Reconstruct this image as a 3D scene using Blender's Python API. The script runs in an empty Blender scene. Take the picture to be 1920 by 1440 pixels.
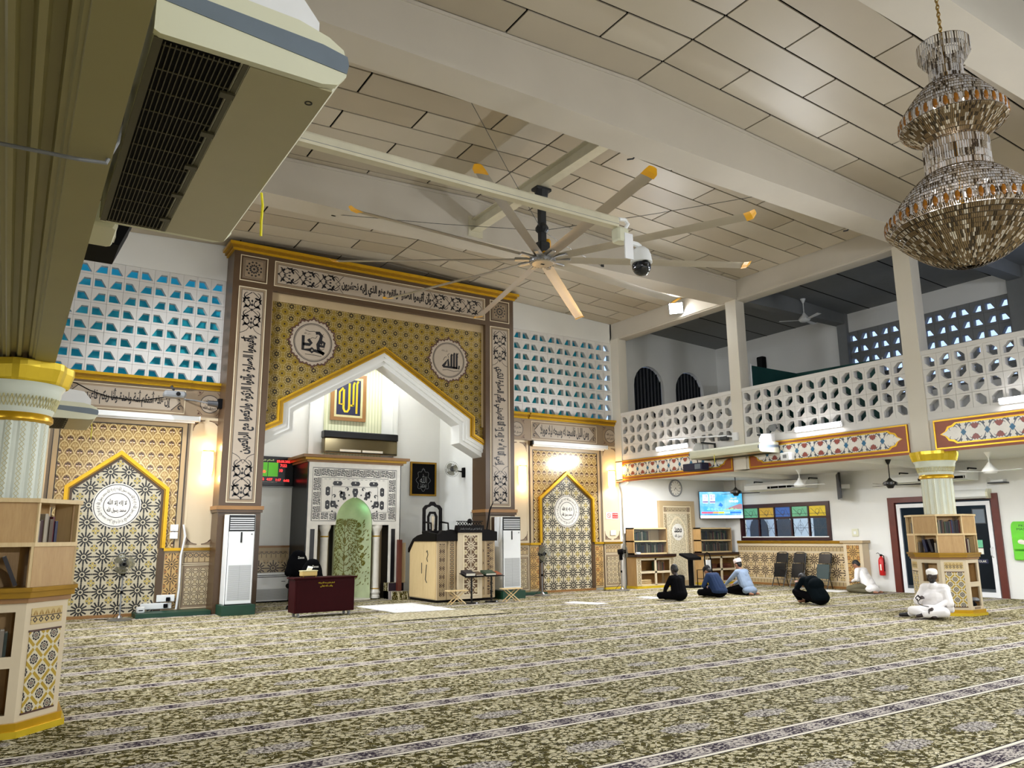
import bpy, bmesh, math, random
import numpy as np
from math import sin, cos, pi, sqrt, radians, atan2, hypot
from mathutils import Vector, Matrix
random.seed(7)
SC = bpy.context.scene
COL = SC.collection

# ------------------------------------------------------------------ camera
F_PX, YAW, PITCH, ROLL = 1446.4, 0.5728, 0.19454, -0.008385
CAM = Vector((0.0, 0.0, 1.55))
def _cam_axes():
    cy, sy, cp, sp = cos(YAW), sin(YAW), cos(PITCH), sin(PITCH)
    fwd = Vector((sy*cp, cy*cp, sp)); right = Vector((cy, -sy, 0)); up = right.cross(fwd)
    return cos(ROLL)*right + sin(ROLL)*up, -sin(ROLL)*right + cos(ROLL)*up, fwd
_r, _u, _f = _cam_axes()
cam = bpy.data.cameras.new('camera'); cam.sensor_fit = 'HORIZONTAL'; cam.sensor_width = 36
cam.lens = F_PX/1920*36; cam.clip_end = 200
camo = bpy.data.objects.new('camera', cam); COL.objects.link(camo)
camo.matrix_world = Matrix(((_r.x, _u.x, -_f.x, CAM.x), (_r.y, _u.y, -_f.y, CAM.y), (_r.z, _u.z, -_f.z, CAM.z), (0, 0, 0, 1)))
SC.camera = camo

# ------------------------------------------------------------------ view, world
SC.view_settings.view_transform = 'Standard'; SC.view_settings.look = 'None'
SC.view_settings.exposure = EXPOSURE = 0.48; SC.view_settings.gamma = 1.0
SC.view_settings.use_curve_mapping = False
W = bpy.data.worlds.new('dusk_sky'); SC.world = W; W.use_nodes = True
W.node_tree.nodes['Background'].inputs[0].default_value = (0.42, 0.58, 1.0, 1)
W.node_tree.nodes['Background'].inputs[1].default_value = 1.25
SC.cycles.use_denoising = True
SC.cycles.sample_clamp_indirect = 6.0
SC.cycles.max_bounces = 7; SC.cycles.diffuse_bounces = 4; SC.cycles.glossy_bounces = 3
SC.cycles.transmission_bounces = 5; SC.cycles.transparent_max_bounces = 8
SC.cycles.caustics_reflective = False; SC.cycles.caustics_refractive = False

# ------------------------------------------------------------------ objects, tags
def tag(o, label=None, cat=None, group=None, kind=None):
    if label: o['label'] = label
    if cat: o['category'] = cat
    if group: o['group'] = group
    if kind: o['kind'] = kind
    return o
def T(name, label, cat, loc=(0, 0, 0), rz=0.0, group=None, kind=None):
    o = bpy.data.objects.new(name, None); COL.objects.link(o)
    o.location = loc; o.rotation_euler = (0, 0, rz); o.empty_display_size = 0.1
    return tag(o, label, cat, group, kind)
def copy_tree(o, parent=None):
    c = o.copy(); COL.objects.link(c); c.parent = parent
    for ch in list(o.children): copy_tree(ch, c)
    return c

# ------------------------------------------------------------------ mesh builder
class MB:
    def __init__(s): s.v = []; s.f = []; s.m = []; s.mi = 0; s.sm = []; s.smooth = False
    def _add(s, vs, fs):
        b = len(s.v); s.v += [tuple(p) for p in vs]
        for f in fs: s.f.append(tuple(i+b for i in f)); s.m.append(s.mi); s.sm.append(s.smooth)
        return s
    def box(s, a, b):
        x0, y0, z0 = [min(a[i], b[i]) for i in range(3)]; x1, y1, z1 = [max(a[i], b[i]) for i in range(3)]
        return s._add([(x0,y0,z0),(x1,y0,z0),(x1,y1,z0),(x0,y1,z0),(x0,y0,z1),(x1,y0,z1),(x1,y1,z1),(x0,y1,z1)],
                      [(0,3,2,1),(4,5,6,7),(0,1,5,4),(1,2,6,5),(2,3,7,6),(3,0,4,7)])
    def cbox(s, c, d): return s.box([c[i]-d[i]/2 for i in range(3)], [c[i]+d[i]/2 for i in range(3)])
    def bbox(s, a, b, r=.02):   # box with all vertical and top/bottom edges chamfered
        x0, y0, z0 = [min(a[i], b[i]) for i in range(3)]; x1, y1, z1 = [max(a[i], b[i]) for i in range(3)]
        r = min(r, (x1-x0)*.49, (y1-y0)*.49, (z1-z0)*.49)
        def ring(z, e): return [(x0+e+r,y0+e,z),(x1-e-r,y0+e,z),(x1-e,y0+e+r,z),(x1-e,y1-e-r,z),(x1-e-r,y1-e,z),(x0+e+r,y1-e,z),(x0+e,y1-e-r,z),(x0+e,y0+e+r,z)]
        rs = [ring(z0, r*.5), ring(z0+r, 0), ring(z1-r, 0), ring(z1, r*.5)]
        vs = [p for q in rs for p in q]; fs = [tuple(range(7,-1,-1)), tuple(range(24,32))]
        for k in range(3):
            for i in range(8): fs.append((k*8+i, k*8+(i+1)%8, (k+1)*8+(i+1)%8, (k+1)*8+i))
        return s._add(vs, fs)
    def hexa(s, q, p):  # two quads -> solid
        return s._add(list(q)+list(p), [(0,3,2,1),(4,5,6,7),(0,1,5,4),(1,2,6,5),(2,3,7,6),(3,0,4,7)])
    def prism(s, poly, d0, d1, ax='XZ', off=(0, 0)):
        n = len(poly)
        def P(u, v, d):
            u += off[0]; v += off[1]
            return {'XZ': (u, d, v), 'YZ': (d, u, v), 'XY': (u, v, d)}[ax]
        vs = [P(u, v, d0) for u, v in poly]+[P(u, v, d1) for u, v in poly]
        return s._add(vs, [tuple(range(n)), tuple(range(2*n-1, n-1, -1))]+[(i, i+n, (i+1)%n+n, (i+1)%n) for i in range(n)])
    def flat(s, poly, d, ax='XZ'):
        vs = [{'XZ': (u, d, v), 'YZ': (d, u, v), 'XY': (u, v, d)}[ax] for u, v in poly]
        return s._add(vs, [tuple(range(len(poly)))])
    def ring(s, outer, inner, d0, d1, ax='XZ'):   # frame between two loops with equal counts
        n = len(outer)
        def P(q, d): return {'XZ': (q[0], d, q[1]), 'YZ': (d, q[0], q[1]), 'XY': (q[0], q[1], d)}[ax]
        vs = [P(q, d) for d in (d0, d1) for L in (outer, inner) for q in L]; fs = []
        for i in range(n):
            j = (i+1) % n
            fs += [(i, j, n+j, n+i), (2*n+i, 3*n+i, 3*n+j, 2*n+j), (i, 2*n+i, 2*n+j, j), (n+i, n+j, 3*n+j, 3*n+i)]
        return s._add(vs, fs)
    def cyl(s, a, b, r, r2=None, n=16, cap=True):
        a = Vector(a); b = Vector(b); r2 = r if r2 is None else r2; d = (b-a).normalized()
        t = Vector((1, 0, 0)) if abs(d.x) < .9 else Vector((0, 1, 0)); u = d.cross(t).normalized(); w = d.cross(u)
        vs = [a+(u*cos(2*pi*i/n)+w*sin(2*pi*i/n))*r for i in range(n)]+[b+(u*cos(2*pi*i/n)+w*sin(2*pi*i/n))*r2 for i in range(n)]
        fs = [(i, (i+1)%n, (i+1)%n+n, i+n) for i in range(n)]
        if cap: fs += [tuple(range(n-1, -1, -1)), tuple(range(n, 2*n))]
        return s._add(vs, fs)
    def lathe(s, prof, c=(0, 0, 0), n=24, mod=None, a0=0.0, a1=2*pi):
        full = abs(a1-a0-2*pi) < 1e-6; cols = n if full else n+1; vs = []
        for r, z in prof:
            for i in range(cols):
                a = a0+(a1-a0)*i/n; rr = r*(mod(a, z) if mod else 1)
                vs.append((c[0]+rr*cos(a), c[1]+rr*sin(a), c[2]+z))
        fs = []
        for k in range(len(prof)-1):
            for i in range(n):
                j = (i+1) % cols; fs.append((k*cols+i, k*cols+j, (k+1)*cols+j, (k+1)*cols+i))
        if full: 
            if prof[0][0] > 1e-5: fs.append(tuple(range(cols-1, -1, -1)))
            if prof[-1][0] > 1e-5: fs.append(tuple(range((len(prof)-1)*cols, len(prof)*cols)))
        return s._add(vs, fs)
    def tube(s, pts, r, n=8, closed=False):
        P = [Vector(p) for p in pts]; m = len(P); vs = []; prev = None
        rr = r if isinstance(r, (list, tuple)) else [r]*m
        for k in range(m):
            d = (P[(k+1) % m if closed else min(k+1, m-1)]-P[(k-1) % m if closed else max(k-1, 0)]).normalized()
            if prev is None:
                t = Vector((0, 0, 1)) if abs(d.z) < .9 else Vector((1, 0, 0)); u = d.cross(t).normalized()
            else: u = (prev-d*prev.dot(d)).normalized()
            prev = u; w = d.cross(u)
            vs += [P[k]+(u*cos(2*pi*i/n)+w*sin(2*pi*i/n))*rr[k] for i in range(n)]
        fs = [(k*n+i, k*n+(i+1)%n, ((k+1)%m)*n+(i+1)%n, ((k+1)%m)*n+i) for k in range(m if closed else m-1) for i in range(n)]
        if not closed: fs += [tuple(range(n-1, -1, -1)), tuple(range((m-1)*n, m*n))]
        return s._add(vs, fs)
    def sphere(s, c, r, n=12, m=8):
        r = r if isinstance(r, (tuple, list)) else (r, r, r)
        vs = [(c[0], c[1], c[2]-r[2])]
        for k in range(1, m):
            a = -pi/2+pi*k/m
            vs += [(c[0]+r[0]*cos(a)*cos(2*pi*i/n), c[1]+r[1]*cos(a)*sin(2*pi*i/n), c[2]+r[2]*sin(a)) for i in range(n)]
        vs.append((c[0], c[1], c[2]+r[2])); fs = [(0, 1+(i+1)%n, 1+i) for i in range(n)]
        for k in range(m-2):
            fs += [(1+k*n+i, 1+k*n+(i+1)%n, 1+(k+1)*n+(i+1)%n, 1+(k+1)*n+i) for i in range(n)]
        L = len(vs)-1; fs += [(L, 1+(m-2)*n+i, 1+(m-2)*n+(i+1)%n) for i in range(n)]
        return s._add(vs, fs)
    def strip(s, pts, w, d, ax='XZ', taper=True):   # flat ribbon along a 2-D path (lettering, scrolls)
        n = len(pts); vs = []
        for k in range(n):
            a = pts[max(k-1, 0)]; b = pts[min(k+1, n-1)]; dx, dy = b[0]-a[0], b[1]-a[1]; L = hypot(dx, dy) or 1
            ww = (w[k] if isinstance(w, (list, tuple)) else w)*.5
            for sgn in (-1, 1):
                u, v = pts[k][0]-dy/L*ww*sgn, pts[k][1]+dx/L*ww*sgn
                vs.append({'XZ': (u, d, v), 'YZ': (d, u, v), 'XY': (u, v, d)}[ax])
        return s._add(vs, [(2*k, 2*k+2, 2*k+3, 2*k+1) for k in range(n-1)])
    def build(s, name, mats, parent=None, loc=None, rot=None, smooth=None):
        me = bpy.data.meshes.new(name); me.from_pydata(s.v, [], s.f)
        ms = mats if isinstance(mats, (list, tuple)) else [mats]
        for m in ms: me.materials.append(M[m] if isinstance(m, str) else m)
        if any(s.m): me.polygons.foreach_set('material_index', s.m)
        if smooth or any(s.sm): me.polygons.foreach_set('use_smooth', [True]*len(s.f) if smooth else s.sm)
        bm = bmesh.new(); bm.from_mesh(me); bmesh.ops.recalc_face_normals(bm, faces=bm.faces); bm.to_mesh(me); bm.free()
        o = bpy.data.objects.new(name, me); COL.objects.link(o); o.parent = parent
        if loc is not None: o.location = loc
        if rot is not None: o.rotation_euler = rot
        return o
def autosmooth(o, deg=40):
    me = o.data; bm = bmesh.new(); bm.from_mesh(me)
    for f in bm.faces: f.smooth = True
    for e in bm.edges:
        if len(e.link_faces) == 2 and e.calc_face_angle(0) > radians(deg): e.smooth = False
    bm.to_mesh(me); bm.free(); return o
def inst(src, parent, loc=None, rot=None, name=None):
    c = src.copy(); COL.objects.link(c); c.parent = parent
    if loc is not None: c.location = loc
    if rot is not None: c.rotation_euler = rot
    return c
def struct(o): o['kind'] = 'structure'; return o

# ------------------------------------------------------------------ shader expression helper
class S:
    def __init__(s, nt, k): s.nt = nt; s.k = k
    def _m(s, op, *a):
        n = s.nt.nodes.new('ShaderNodeMath'); n.operation = op
        for i, x in enumerate((s,)+a):
            if isinstance(x, S): s.nt.links.new(x.k, n.inputs[i])
            else: n.inputs[i].default_value = float(x)
        return S(s.nt, n.outputs[0])
    def __add__(s, o): return s._m('ADD', o)
    __radd__ = __add__
    def __sub__(s, o): return s._m('SUBTRACT', o)
    def __rsub__(s, o): return (s*-1)+o
    def __mul__(s, o): return s._m('MULTIPLY', o)
    __rmul__ = __mul__
    def __truediv__(s, o): return s._m('DIVIDE', o)
    def __lt__(s, o): return s._m('LESS_THAN', o)
    def __gt__(s, o): return s._m('GREATER_THAN', o)
    def __and__(s, o): return s._m('MULTIPLY', o)
    def __or__(s, o): return s._m('MAXIMUM', o)
    def abs(s): return s._m('ABSOLUTE')
    def floor(s): return s._m('FLOOR')
    def sin(s): return s._m('SINE')
    def cos(s): return s._m('COSINE')
    def sqrt(s): return s._m('SQRT')
    def mod2(s): return s._m('FLOORED_MODULO', 2.0)
    def cell(s, c): a = s/c; return a-(a+.5).floor()
    def sel(s, a, b): return a*s+b*(1-s)     # s ? a : b
def vatan2(a, b): return a._m('ARCTAN2', b)
class Mat:
    def __init__(s, name, rough=.6, metal=0.0, spec=.5):
        s.m = bpy.data.materials.new(name); s.m.use_nodes = True; s.nt = s.m.node_tree
        s.b = s.nt.nodes['Principled BSDF']; s.b.inputs['Roughness'].default_value = rough
        s.b.inputs['Metallic'].default_value = metal; s.b.inputs['Specular IOR Level'].default_value = spec
        tc = s.nt.nodes.new('ShaderNodeTexCoord'); s.obj = tc.outputs['Object']
        sx = s.nt.nodes.new('ShaderNodeSeparateXYZ'); s.nt.links.new(s.obj, sx.inputs[0])
        s.x, s.y, s.z = [S(s.nt, sx.outputs[i]) for i in range(3)]
    def rgb(s, c):
        if isinstance(c, S): return c
        n = s.nt.nodes.new('ShaderNodeRGB'); n.outputs[0].default_value = (*c, 1); return S(s.nt, n.outputs[0])
    def mix(s, f, a, b):      # f ? b : a
        n = s.nt.nodes.new('ShaderNodeMix'); n.data_type = 'RGBA'
        if isinstance(f, S): s.nt.links.new(f.k, n.inputs[0])
        else: n.inputs[0].default_value = f
        for i, c in ((6, a), (7, b)):
            if isinstance(c, S): s.nt.links.new(c.k, n.inputs[i])
            else: n.inputs[i].default_value = (*c, 1)
        return S(s.nt, n.outputs[2])
    def layers(s, base, *L):
        for f, c in L: base = s.mix(f, base, c)
        return base
    def noise(s, scale=5, detail=3, rough=.55, vec=None, dist=0.0):
        n = s.nt.nodes.new('ShaderNodeTexNoise'); n.inputs['Scale'].default_value = scale
        n.inputs['Detail'].default_value = detail; n.inputs['Roughness'].default_value = rough; n.inputs['Distortion'].default_value = dist
        s.nt.links.new((vec.k if vec else s.obj), n.inputs['Vector']); return S(s.nt, n.outputs[0])
    def voro(s, scale, vec=None, feat='F1', out=0, rnd=1.0):
        n = s.nt.nodes.new('ShaderNodeTexVoronoi'); n.feature = feat; n.inputs['Scale'].default_value = scale
        n.inputs['Randomness'].default_value = rnd
        s.nt.links.new((vec.k if vec else s.obj), n.inputs['Vector']); return S(s.nt, n.outputs[out])
    def comb(s, x, y, z=0.0):
        n = s.nt.nodes.new('ShaderNodeCombineXYZ')
        for i, a in enumerate((x, y, z)):
            if isinstance(a, S): s.nt.links.new(a.k, n.inputs[i])
            else: n.inputs[i].default_value = a
        return S(s.nt, n.outputs[0])
    def color(s, c): 
        if isinstance(c, S): s.nt.links.new(c.k, s.b.inputs['Base Color'])
        else: s.b.inputs['Base Color'].default_value = (*c, 1)
        return s
    def bump(s, h, st=.3, d=.01):
        n = s.nt.nodes.new('ShaderNodeBump'); n.inputs['Strength'].default_value = st; n.inputs['Distance'].default_value = d
        s.nt.links.new(h.k, n.inputs['Height']); s.nt.links.new(n.outputs[0], s.b.inputs['Normal']); return s
    def rough(s, r): s.nt.links.new(r.k, s.b.inputs['Roughness']); return s
    def emit(s, c, st):
        if isinstance(c, S): s.nt.links.new(c.k, s.b.inputs['Emission Color'])
        else: s.b.inputs['Emission Color'].default_value = (*c, 1)
        s.b.inputs['Emission Strength'].default_value = st; return s
M = {}
def lin(r, g, b): return tuple((x/255/12.92 if x/255 <= .04045 else ((x/255+.055)/1.055)**2.4) for x in (r, g, b))
def plain(name, c, rough=.6, metal=0.0, var=.08, sc=6.0, spec=.5, bump=0.0):
    m = Mat(name, rough, metal, spec); n = m.noise(sc, 3)
    m.color(m.mix((n-.5)*1.6+.5, tuple(x*(1-var) for x in c), tuple(min(1, x*(1+var)) for x in c)))
    if bump: m.bump(m.noise(sc*12, 2), bump, .004)
    M[name] = m.m; return m
def emissive(name, c, st):
    m = Mat(name, .4); m.color(c); m.emit(c, st); M[name] = m.m; return m

# ------------------------------------------------------------------ Arabic shaping and text
_AR = {}
for base, code, dual in (('ا',0xFE8D,0),('أ',0xFE83,0),('إ',0xFE87,0),('آ',0xFE81,0),('ب',0xFE8F,1),('ت',0xFE95,1),('ة',0xFE93,0),('ث',0xFE99,1),('ج',0xFE9D,1),
    ('ح',0xFEA1,1),('خ',0xFEA5,1),('د',0xFEA9,0),('ذ',0xFEAB,0),('ر',0xFEAD,0),('ز',0xFEAF,0),('س',0xFEB1,1),('ش',0xFEB5,1),('ص',0xFEB9,1),
    ('ط',0xFEC1,1),('ع',0xFEC9,1),('غ',0xFECD,1),('ف',0xFED1,1),('ق',0xFED5,1),('ك',0xFED9,1),('ل',0xFEDD,1),('م',0xFEE1,1),('ن',0xFEE5,1),
    ('ه',0xFEE9,1),('و',0xFEED,0),('ى',0xFEEF,0),('ي',0xFEF1,1)):
    _AR[base] = (code, dual)
_LA = {'ا': 0xFEFB, 'أ': 0xFEF7, 'إ': 0xFEF9, 'آ': 0xFEF5}
def shape(t):
    out = []; i = 0; t = t.replace('الله', '\uFDF2'); prevjoin = False
    while i < len(t):
        c = t[i]
        if c not in _AR: out.append(c); prevjoin = False; i += 1; continue
        nxt = t[i+1] if i+1 < len(t) else ''
        if c == 'ل' and nxt in _LA:
            out.append(chr(_LA[nxt]+(1 if prevjoin else 0))); prevjoin = False; i += 2; continue
        code, dual = _AR[c]; jn = bool(dual) and nxt in _AR
        k = (3 if prevjoin else 2) if jn else (1 if prevjoin else 0)
        out.append(chr(code+k)); prevjoin = jn; i += 1
    return ''.join(reversed(out))
def text_mesh(body, ext=0.0, bold=0.0):
    cu = bpy.data.curves.new('tmp', 'FONT'); cu.body = body; cu.size = 1; cu.align_x = 'CENTER'; cu.resolution_u = 2
    cu.extrude = ext; cu.offset = bold
    o = bpy.data.objects.new('tmp', cu)
    me = bpy.data.meshes.new_from_object(o); bpy.data.objects.remove(o); bpy.data.curves.remove(cu)
    return me
def lettering(body, mat, parent, c, w, h, ax='XZ', d=0.0, rot=0, name='lettering', bold=0.0, keep=False, flip=1):
    """text scaled to fill w x h around c (in-plane), on plane coordinate d; rot in quarter turns"""
    me = text_mesh(body, 0, bold); n = len(me.vertices)
    co = np.empty(n*3, np.float32); me.vertices.foreach_get('co', co); co = co.reshape(-1, 3)
    if n == 0: return None
    mn, mx = co.min(0), co.max(0); sx = w/(mx[0]-mn[0]); sy = h/(mx[1]-mn[1])
    if keep: sx = sy = min(sx, sy)
    u = (co[:, 0]-(mn[0]+mx[0])/2)*sx; v = (co[:, 1]-(mn[1]+mx[1])/2)*sy
    for _ in range(rot % 4): u, v = -v, u
    u = u*flip+c[0]; v = v+c[1]; dd = np.full(n, d)
    P = {'XZ': (u, dd, v), 'YZ': (dd, u, v), 'XY': (u, v, dd)}[ax]
    me.vertices.foreach_set('co', np.stack(P, 1).astype(np.float32).ravel()); me.name = name
    me.materials.clear(); me.materials.append(M[mat]); me.update()
    o = bpy.data.objects.new(name, me); COL.objects.link(o); o.parent = parent
    return o

# ------------------------------------------------------------------ organic surfaces (people, cloth): joined solids, remeshed into one skin
def capsule_mb(mb, a, b, r0, r1, n=12):
    a = Vector(a); b = Vector(b); d = b-a; L = d.length or 1e-6; d = d/L
    t = Vector((1, 0, 0)) if abs(d.x) < .8 else Vector((0, 1, 0)); u = d.cross(t).normalized(); w = d.cross(u)
    rows = []; 
    for k in range(5): an = -pi/2+pi/2*k/4*.999+.0005; rows.append((a+d*(r0*sin(an)), r0*cos(an)))
    for k in range(5): an = pi/2*k/4*.999; rows.append((b+d*(r1*sin(an)), r1*cos(an)))
    vs = [p+(u*cos(2*pi*i/n)+w*sin(2*pi*i/n))*r for p, r in rows for i in range(n)]
    fs = [(k*n+i, k*n+(i+1)%n, (k+1)*n+(i+1)%n, (k+1)*n+i) for k in range(len(rows)-1) for i in range(n)]
    fs += [tuple(range(n-1, -1, -1)), tuple(range((len(rows)-1)*n, len(rows)*n))]
    mb._add(vs, fs)
def blob(name, prims, mats, voxel=.014, smooth=4, parent=None):
    """prims: ('c', a, b, r0, r1, mat) capsule or ('e', center, radii, mat[, rotation]) ellipsoid"""
    mb = MB()
    for p in prims:
        if p[0] == 'c': capsule_mb(mb, *p[1:5])
        else:
            q = MB(); q.sphere((0, 0, 0), p[2], 16, 10); R = p[4] if len(p) > 4 else Matrix.Identity(3)
            mb._add([R @ Vector(v)+Vector(p[1]) for v in q.v], q.f)
    o = mb.build(name, mats)
    rm = o.modifiers.new('r', 'REMESH'); rm.mode = 'VOXEL'; rm.voxel_size = voxel
    if smooth: sm = o.modifiers.new('s', 'SMOOTH'); sm.factor = .5; sm.iterations = smooth
    dg = bpy.context.evaluated_depsgraph_get(); me = bpy.data.meshes.new_from_object(o.evaluated_get(dg))
    o.modifiers.clear(); old = o.data; o.data = me; bpy.data.meshes.remove(old); me.name = name
    me.materials.clear()
    for m in mats: me.materials.append(M[m])
    nf = len(me.polygons); c = np.empty(nf*3, np.float32); me.polygons.foreach_get('center', c); c = c.reshape(-1, 3)
    best = np.full(nf, 1e9); idx = np.zeros(nf, np.int32)
    for p in prims:
        if p[0] == 'c':
            a, b = np.array(p[1]), np.array(p[2]); ab = b-a; t = np.clip(((c-a)@ab)/max(ab@ab, 1e-9), 0, 1)
            d = np.linalg.norm(c-a-t[:, None]*ab, axis=1)-(p[3]+(p[4]-p[3])*t); mi = p[5]
        else:
            q = c-np.array(p[1])
            if len(p) > 4: q = q@np.array(p[4])
            r = np.array(p[2] if isinstance(p[2], (tuple, list)) else (p[2],)*3); d = (np.linalg.norm(q/r, axis=1)-1)*r.min(); mi = p[3]
        k = d < best; best[k] = d[k]; idx[k] = mi
    me.polygons.foreach_set('material_index', idx); me.polygons.foreach_set('use_smooth', [True]*nf); me.update()
    o.parent = parent
    return o
# ================================================================== materials
plain('white_wall', lin(226,226,222), .7, var=.03, sc=1.2, bump=.05)
plain('cream_paint', lin(214,208,194), .6, var=.03, sc=1.5, bump=.04)
plain('beam_paint', lin(196,189,176), .65, var=.04, sc=1.3, bump=.05)
plain('panel_white', lin(186,176,158), .38, var=.05, sc=.9)
plain('panel_white_b', lin(178,167,147), .38, var=.05, sc=.9)
plain('panel_white_c', lin(193,184,167), .38, var=.05, sc=.9)
plain('joint_dark', lin(9,8,8), .9, spec=.1)
plain('block_white', lin(216,214,210), .7, var=.03, sc=3)
plain('turquoise', lin(40,196,206), .5, var=.06)
plain('olive_paint', lin(150,142,96), .45, var=.04, sc=2)
plain('pale_green', lin(212,218,204), .4, var=.04)
plain('pale_gold', lin(196,188,140), .5)
plain('gold', lin(206,160,28), .28, .55, var=.1, sc=8)
plain('gold_dark', lin(150,112,22), .32, .5, var=.1, sc=8)
plain('gold_bright', lin(226,196,50), .25, .45, var=.06)
plain('brown_frame', lin(78,58,38), .35, var=.05, sc=3)
plain('taupe', lin(136,117,93), .4, var=.04)
plain('cream_line', lin(222,208,176), .4, var=.02)
plain('print_cream', lin(166,152,134), .32, var=.03)
plain('print_black', lin(16,14,20), .35, var=.0)
plain('print_brown', lin(74,44,32), .4, var=.0)
plain('sand', lin(206,190,160), .38, var=.03, sc=2)
plain('sand_dark', lin(176,154,118), .4, var=.04, sc=2)
plain('wood_brown', lin(140,100,54), .4, var=.12, sc=4)
plain('black_gloss', lin(9,9,11), .28, spec=.35)
plain('black_matte', lin(7,7,9), .75, spec=.12)
plain('dark_grey', lin(52,54,58), .5)
plain('mid_grey', lin(128,130,132), .5)
plain('blue_grey', lin(104,116,128), .45)
plain('white_plastic', lin(232,234,234), .35, var=.02)
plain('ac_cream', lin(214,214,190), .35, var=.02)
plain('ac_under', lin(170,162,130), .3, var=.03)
plain('ac_bronze', lin(112,100,70), .12, .6, var=.05)
plain('gold_pale', lin(206,178,110), .3, .4)
plain('white_metal', lin(230,231,233), .35, var=.02)
plain('dark_green', lin(10,58,40), .5)
plain('navy', lin(16,22,58), .5)
plain('maroon', lin(44,5,8), .5, var=.1, spec=.08)
plain('maroon_wood', lin(92,40,30), .35, var=.12)
plain('dark_wood', lin(44,26,20), .35, var=.15)
plain('ebony', lin(12,8,8), .5, var=.1, spec=.12)
plain('red_paint', lin(196,28,30), .3)
plain('green_plastic', lin(104,204,48), .4)
plain('terracotta', lin(150,76,40), .4)
plain('tile_white', lin(232,228,218), .25)
plain('tile_blue', lin(40,104,140), .3)
plain('tile_red', lin(146,72,60), .3)
plain('tile_grey', lin(78,84,96), .3)
plain('olive_leaf', lin(112,104,26), .5, var=.15, sc=20)
plain('leaf_pale', lin(196,206,166), .6)
plain('paper', lin(232,228,214), .8)
plain('aluminium', lin(172,166,156), .28, .85, var=.05, sc=3)
plain('steel', lin(150,150,150), .3, .9)
plain('chrome', lin(200,200,205), .15, 1.0)
plain('yellow_plastic', lin(232,170,20), .4)
plain('yellow_ribbon', lin(226,214,30), .5)
plain('iron', lin(52,54,56), .55, .5)
plain('pipe_cream', lin(206,200,176), .35)
plain('skin_brown', lin(150,104,78), .55, var=.03)
plain('skin_dark', lin(40,26,21), .5, var=.03)
plain('hair_black', lin(14,12,12), .6)
plain('cloth_black', lin(7,7,9), .95, var=.15, sc=14, spec=.08)
plain('cloth_blue', lin(12,38,74), .9, var=.12, sc=10)
plain('cloth_greyblue', lin(128,144,166), .85, var=.12, sc=10)
plain('cloth_teal', lin(8,16,20), .95, var=.12, sc=10, spec=.08)
plain('cloth_white', lin(232,228,226), .85, var=.04, sc=8)
plain('cloth_olive', lin(92,86,64), .9, var=.1)
plain('cap_white', lin(236,232,226), .9)
plain('cap_pink', lin(224,208,204), .9)
plain('cap_black', lin(18,16,18), .9)
plain('seat_teal', lin(34,54,54), .5)
plain('stained_green', lin(110,190,150), .3); plain('stained_amber', lin(214,176,70), .3)
plain('stained_blue', lin(58,106,190), .3); plain('stained_yellow', lin(232,206,50), .3)
plain('concrete', lin(150,148,144), .85, var=.08, sc=2)
plain('gallery_grey', lin(122,124,124), .85, var=.05)  # pale gallery surfaces; the dimness of the unlit gallery is put into this grey
plain('board_green', lin(4,70,64), .6)
for i, c in enumerate(((34,30,34),(60,26,26),(28,44,38),(30,36,70),(80,60,40),(120,110,96),(160,150,130),(52,70,50),(96,30,34),(44,44,48))):
    plain('book_%d' % i, lin(*c), .55)
# glass and crystals
g = Mat('glass', .02); g.color((.85, .92, .92)); g.b.inputs['Transmission Weight'].default_value = 1; g.b.inputs['IOR'].default_value = 1.05; M['glass'] = g.m
g = Mat('smoked_glass', .05, spec=.8); g.color(lin(14, 18, 22)); g.b.inputs['Alpha'].default_value = .96; M['smoked_glass'] = g.m
g = Mat('case_glass', .03); g.color(lin(60, 70, 70)); g.b.inputs['Alpha'].default_value = .22; M['case_glass'] = g.m
for nm, cols in (('crystal', ((246,242,240), (170,156,138), (70,56,42))), ('crystal_dark', ((226,216,200), (120,98,66), (58,44,26)))):
    for k, c in zip('abc', cols):
        g = Mat(nm+'_'+k, .10, metal=.55 if k == 'a' else .3, spec=.9); g.color(g.mix(g.noise(25, 2)*.4, lin(*c), tuple(x*.6 for x in lin(*c)))); M[nm+'_'+k] = g.m
g = Mat('amber', .08, spec=.9); g.color(lin(150, 92, 16)); g.b.inputs['Transmission Weight'].default_value = .25; M['amber'] = g.m
g = Mat('dome_black', .06, spec=.8); g.color(lin(16, 20, 28)); M['dome_black'] = g.m
g = Mat('gauze', .5); g.color(lin(120, 118, 100)); g.b.inputs['Alpha'].default_value = .28; M['gauze'] = g.m
g = Mat('fan_cage', .3, .7); g.color(lin(120, 122, 118)); M['fan_cage'] = g.m
g = Mat('fan_blade_clear', .25); g.color(lin(120, 116, 92)); g.b.inputs['Alpha'].default_value = .75; M['fan_blade_clear'] = g.m
emissive('tube_glow', (1.0, .98, 1.0), 26.0)
emissive('flood_glow', (.95, .97, 1.0), 60.0)
emissive('sconce_glow', (1.0, .74, .36), 4.2)
plain('ac_grille', lin(70, 66, 44), .5)
emissive('bulb_glow', (1, .93, .85), 20)
emissive('led_red', (1.0, .03, .03), 2.5)
emissive('led_green', (.10, .48, .02), .22)
emissive('led_text', (.55, .6, .25), .8)
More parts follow.
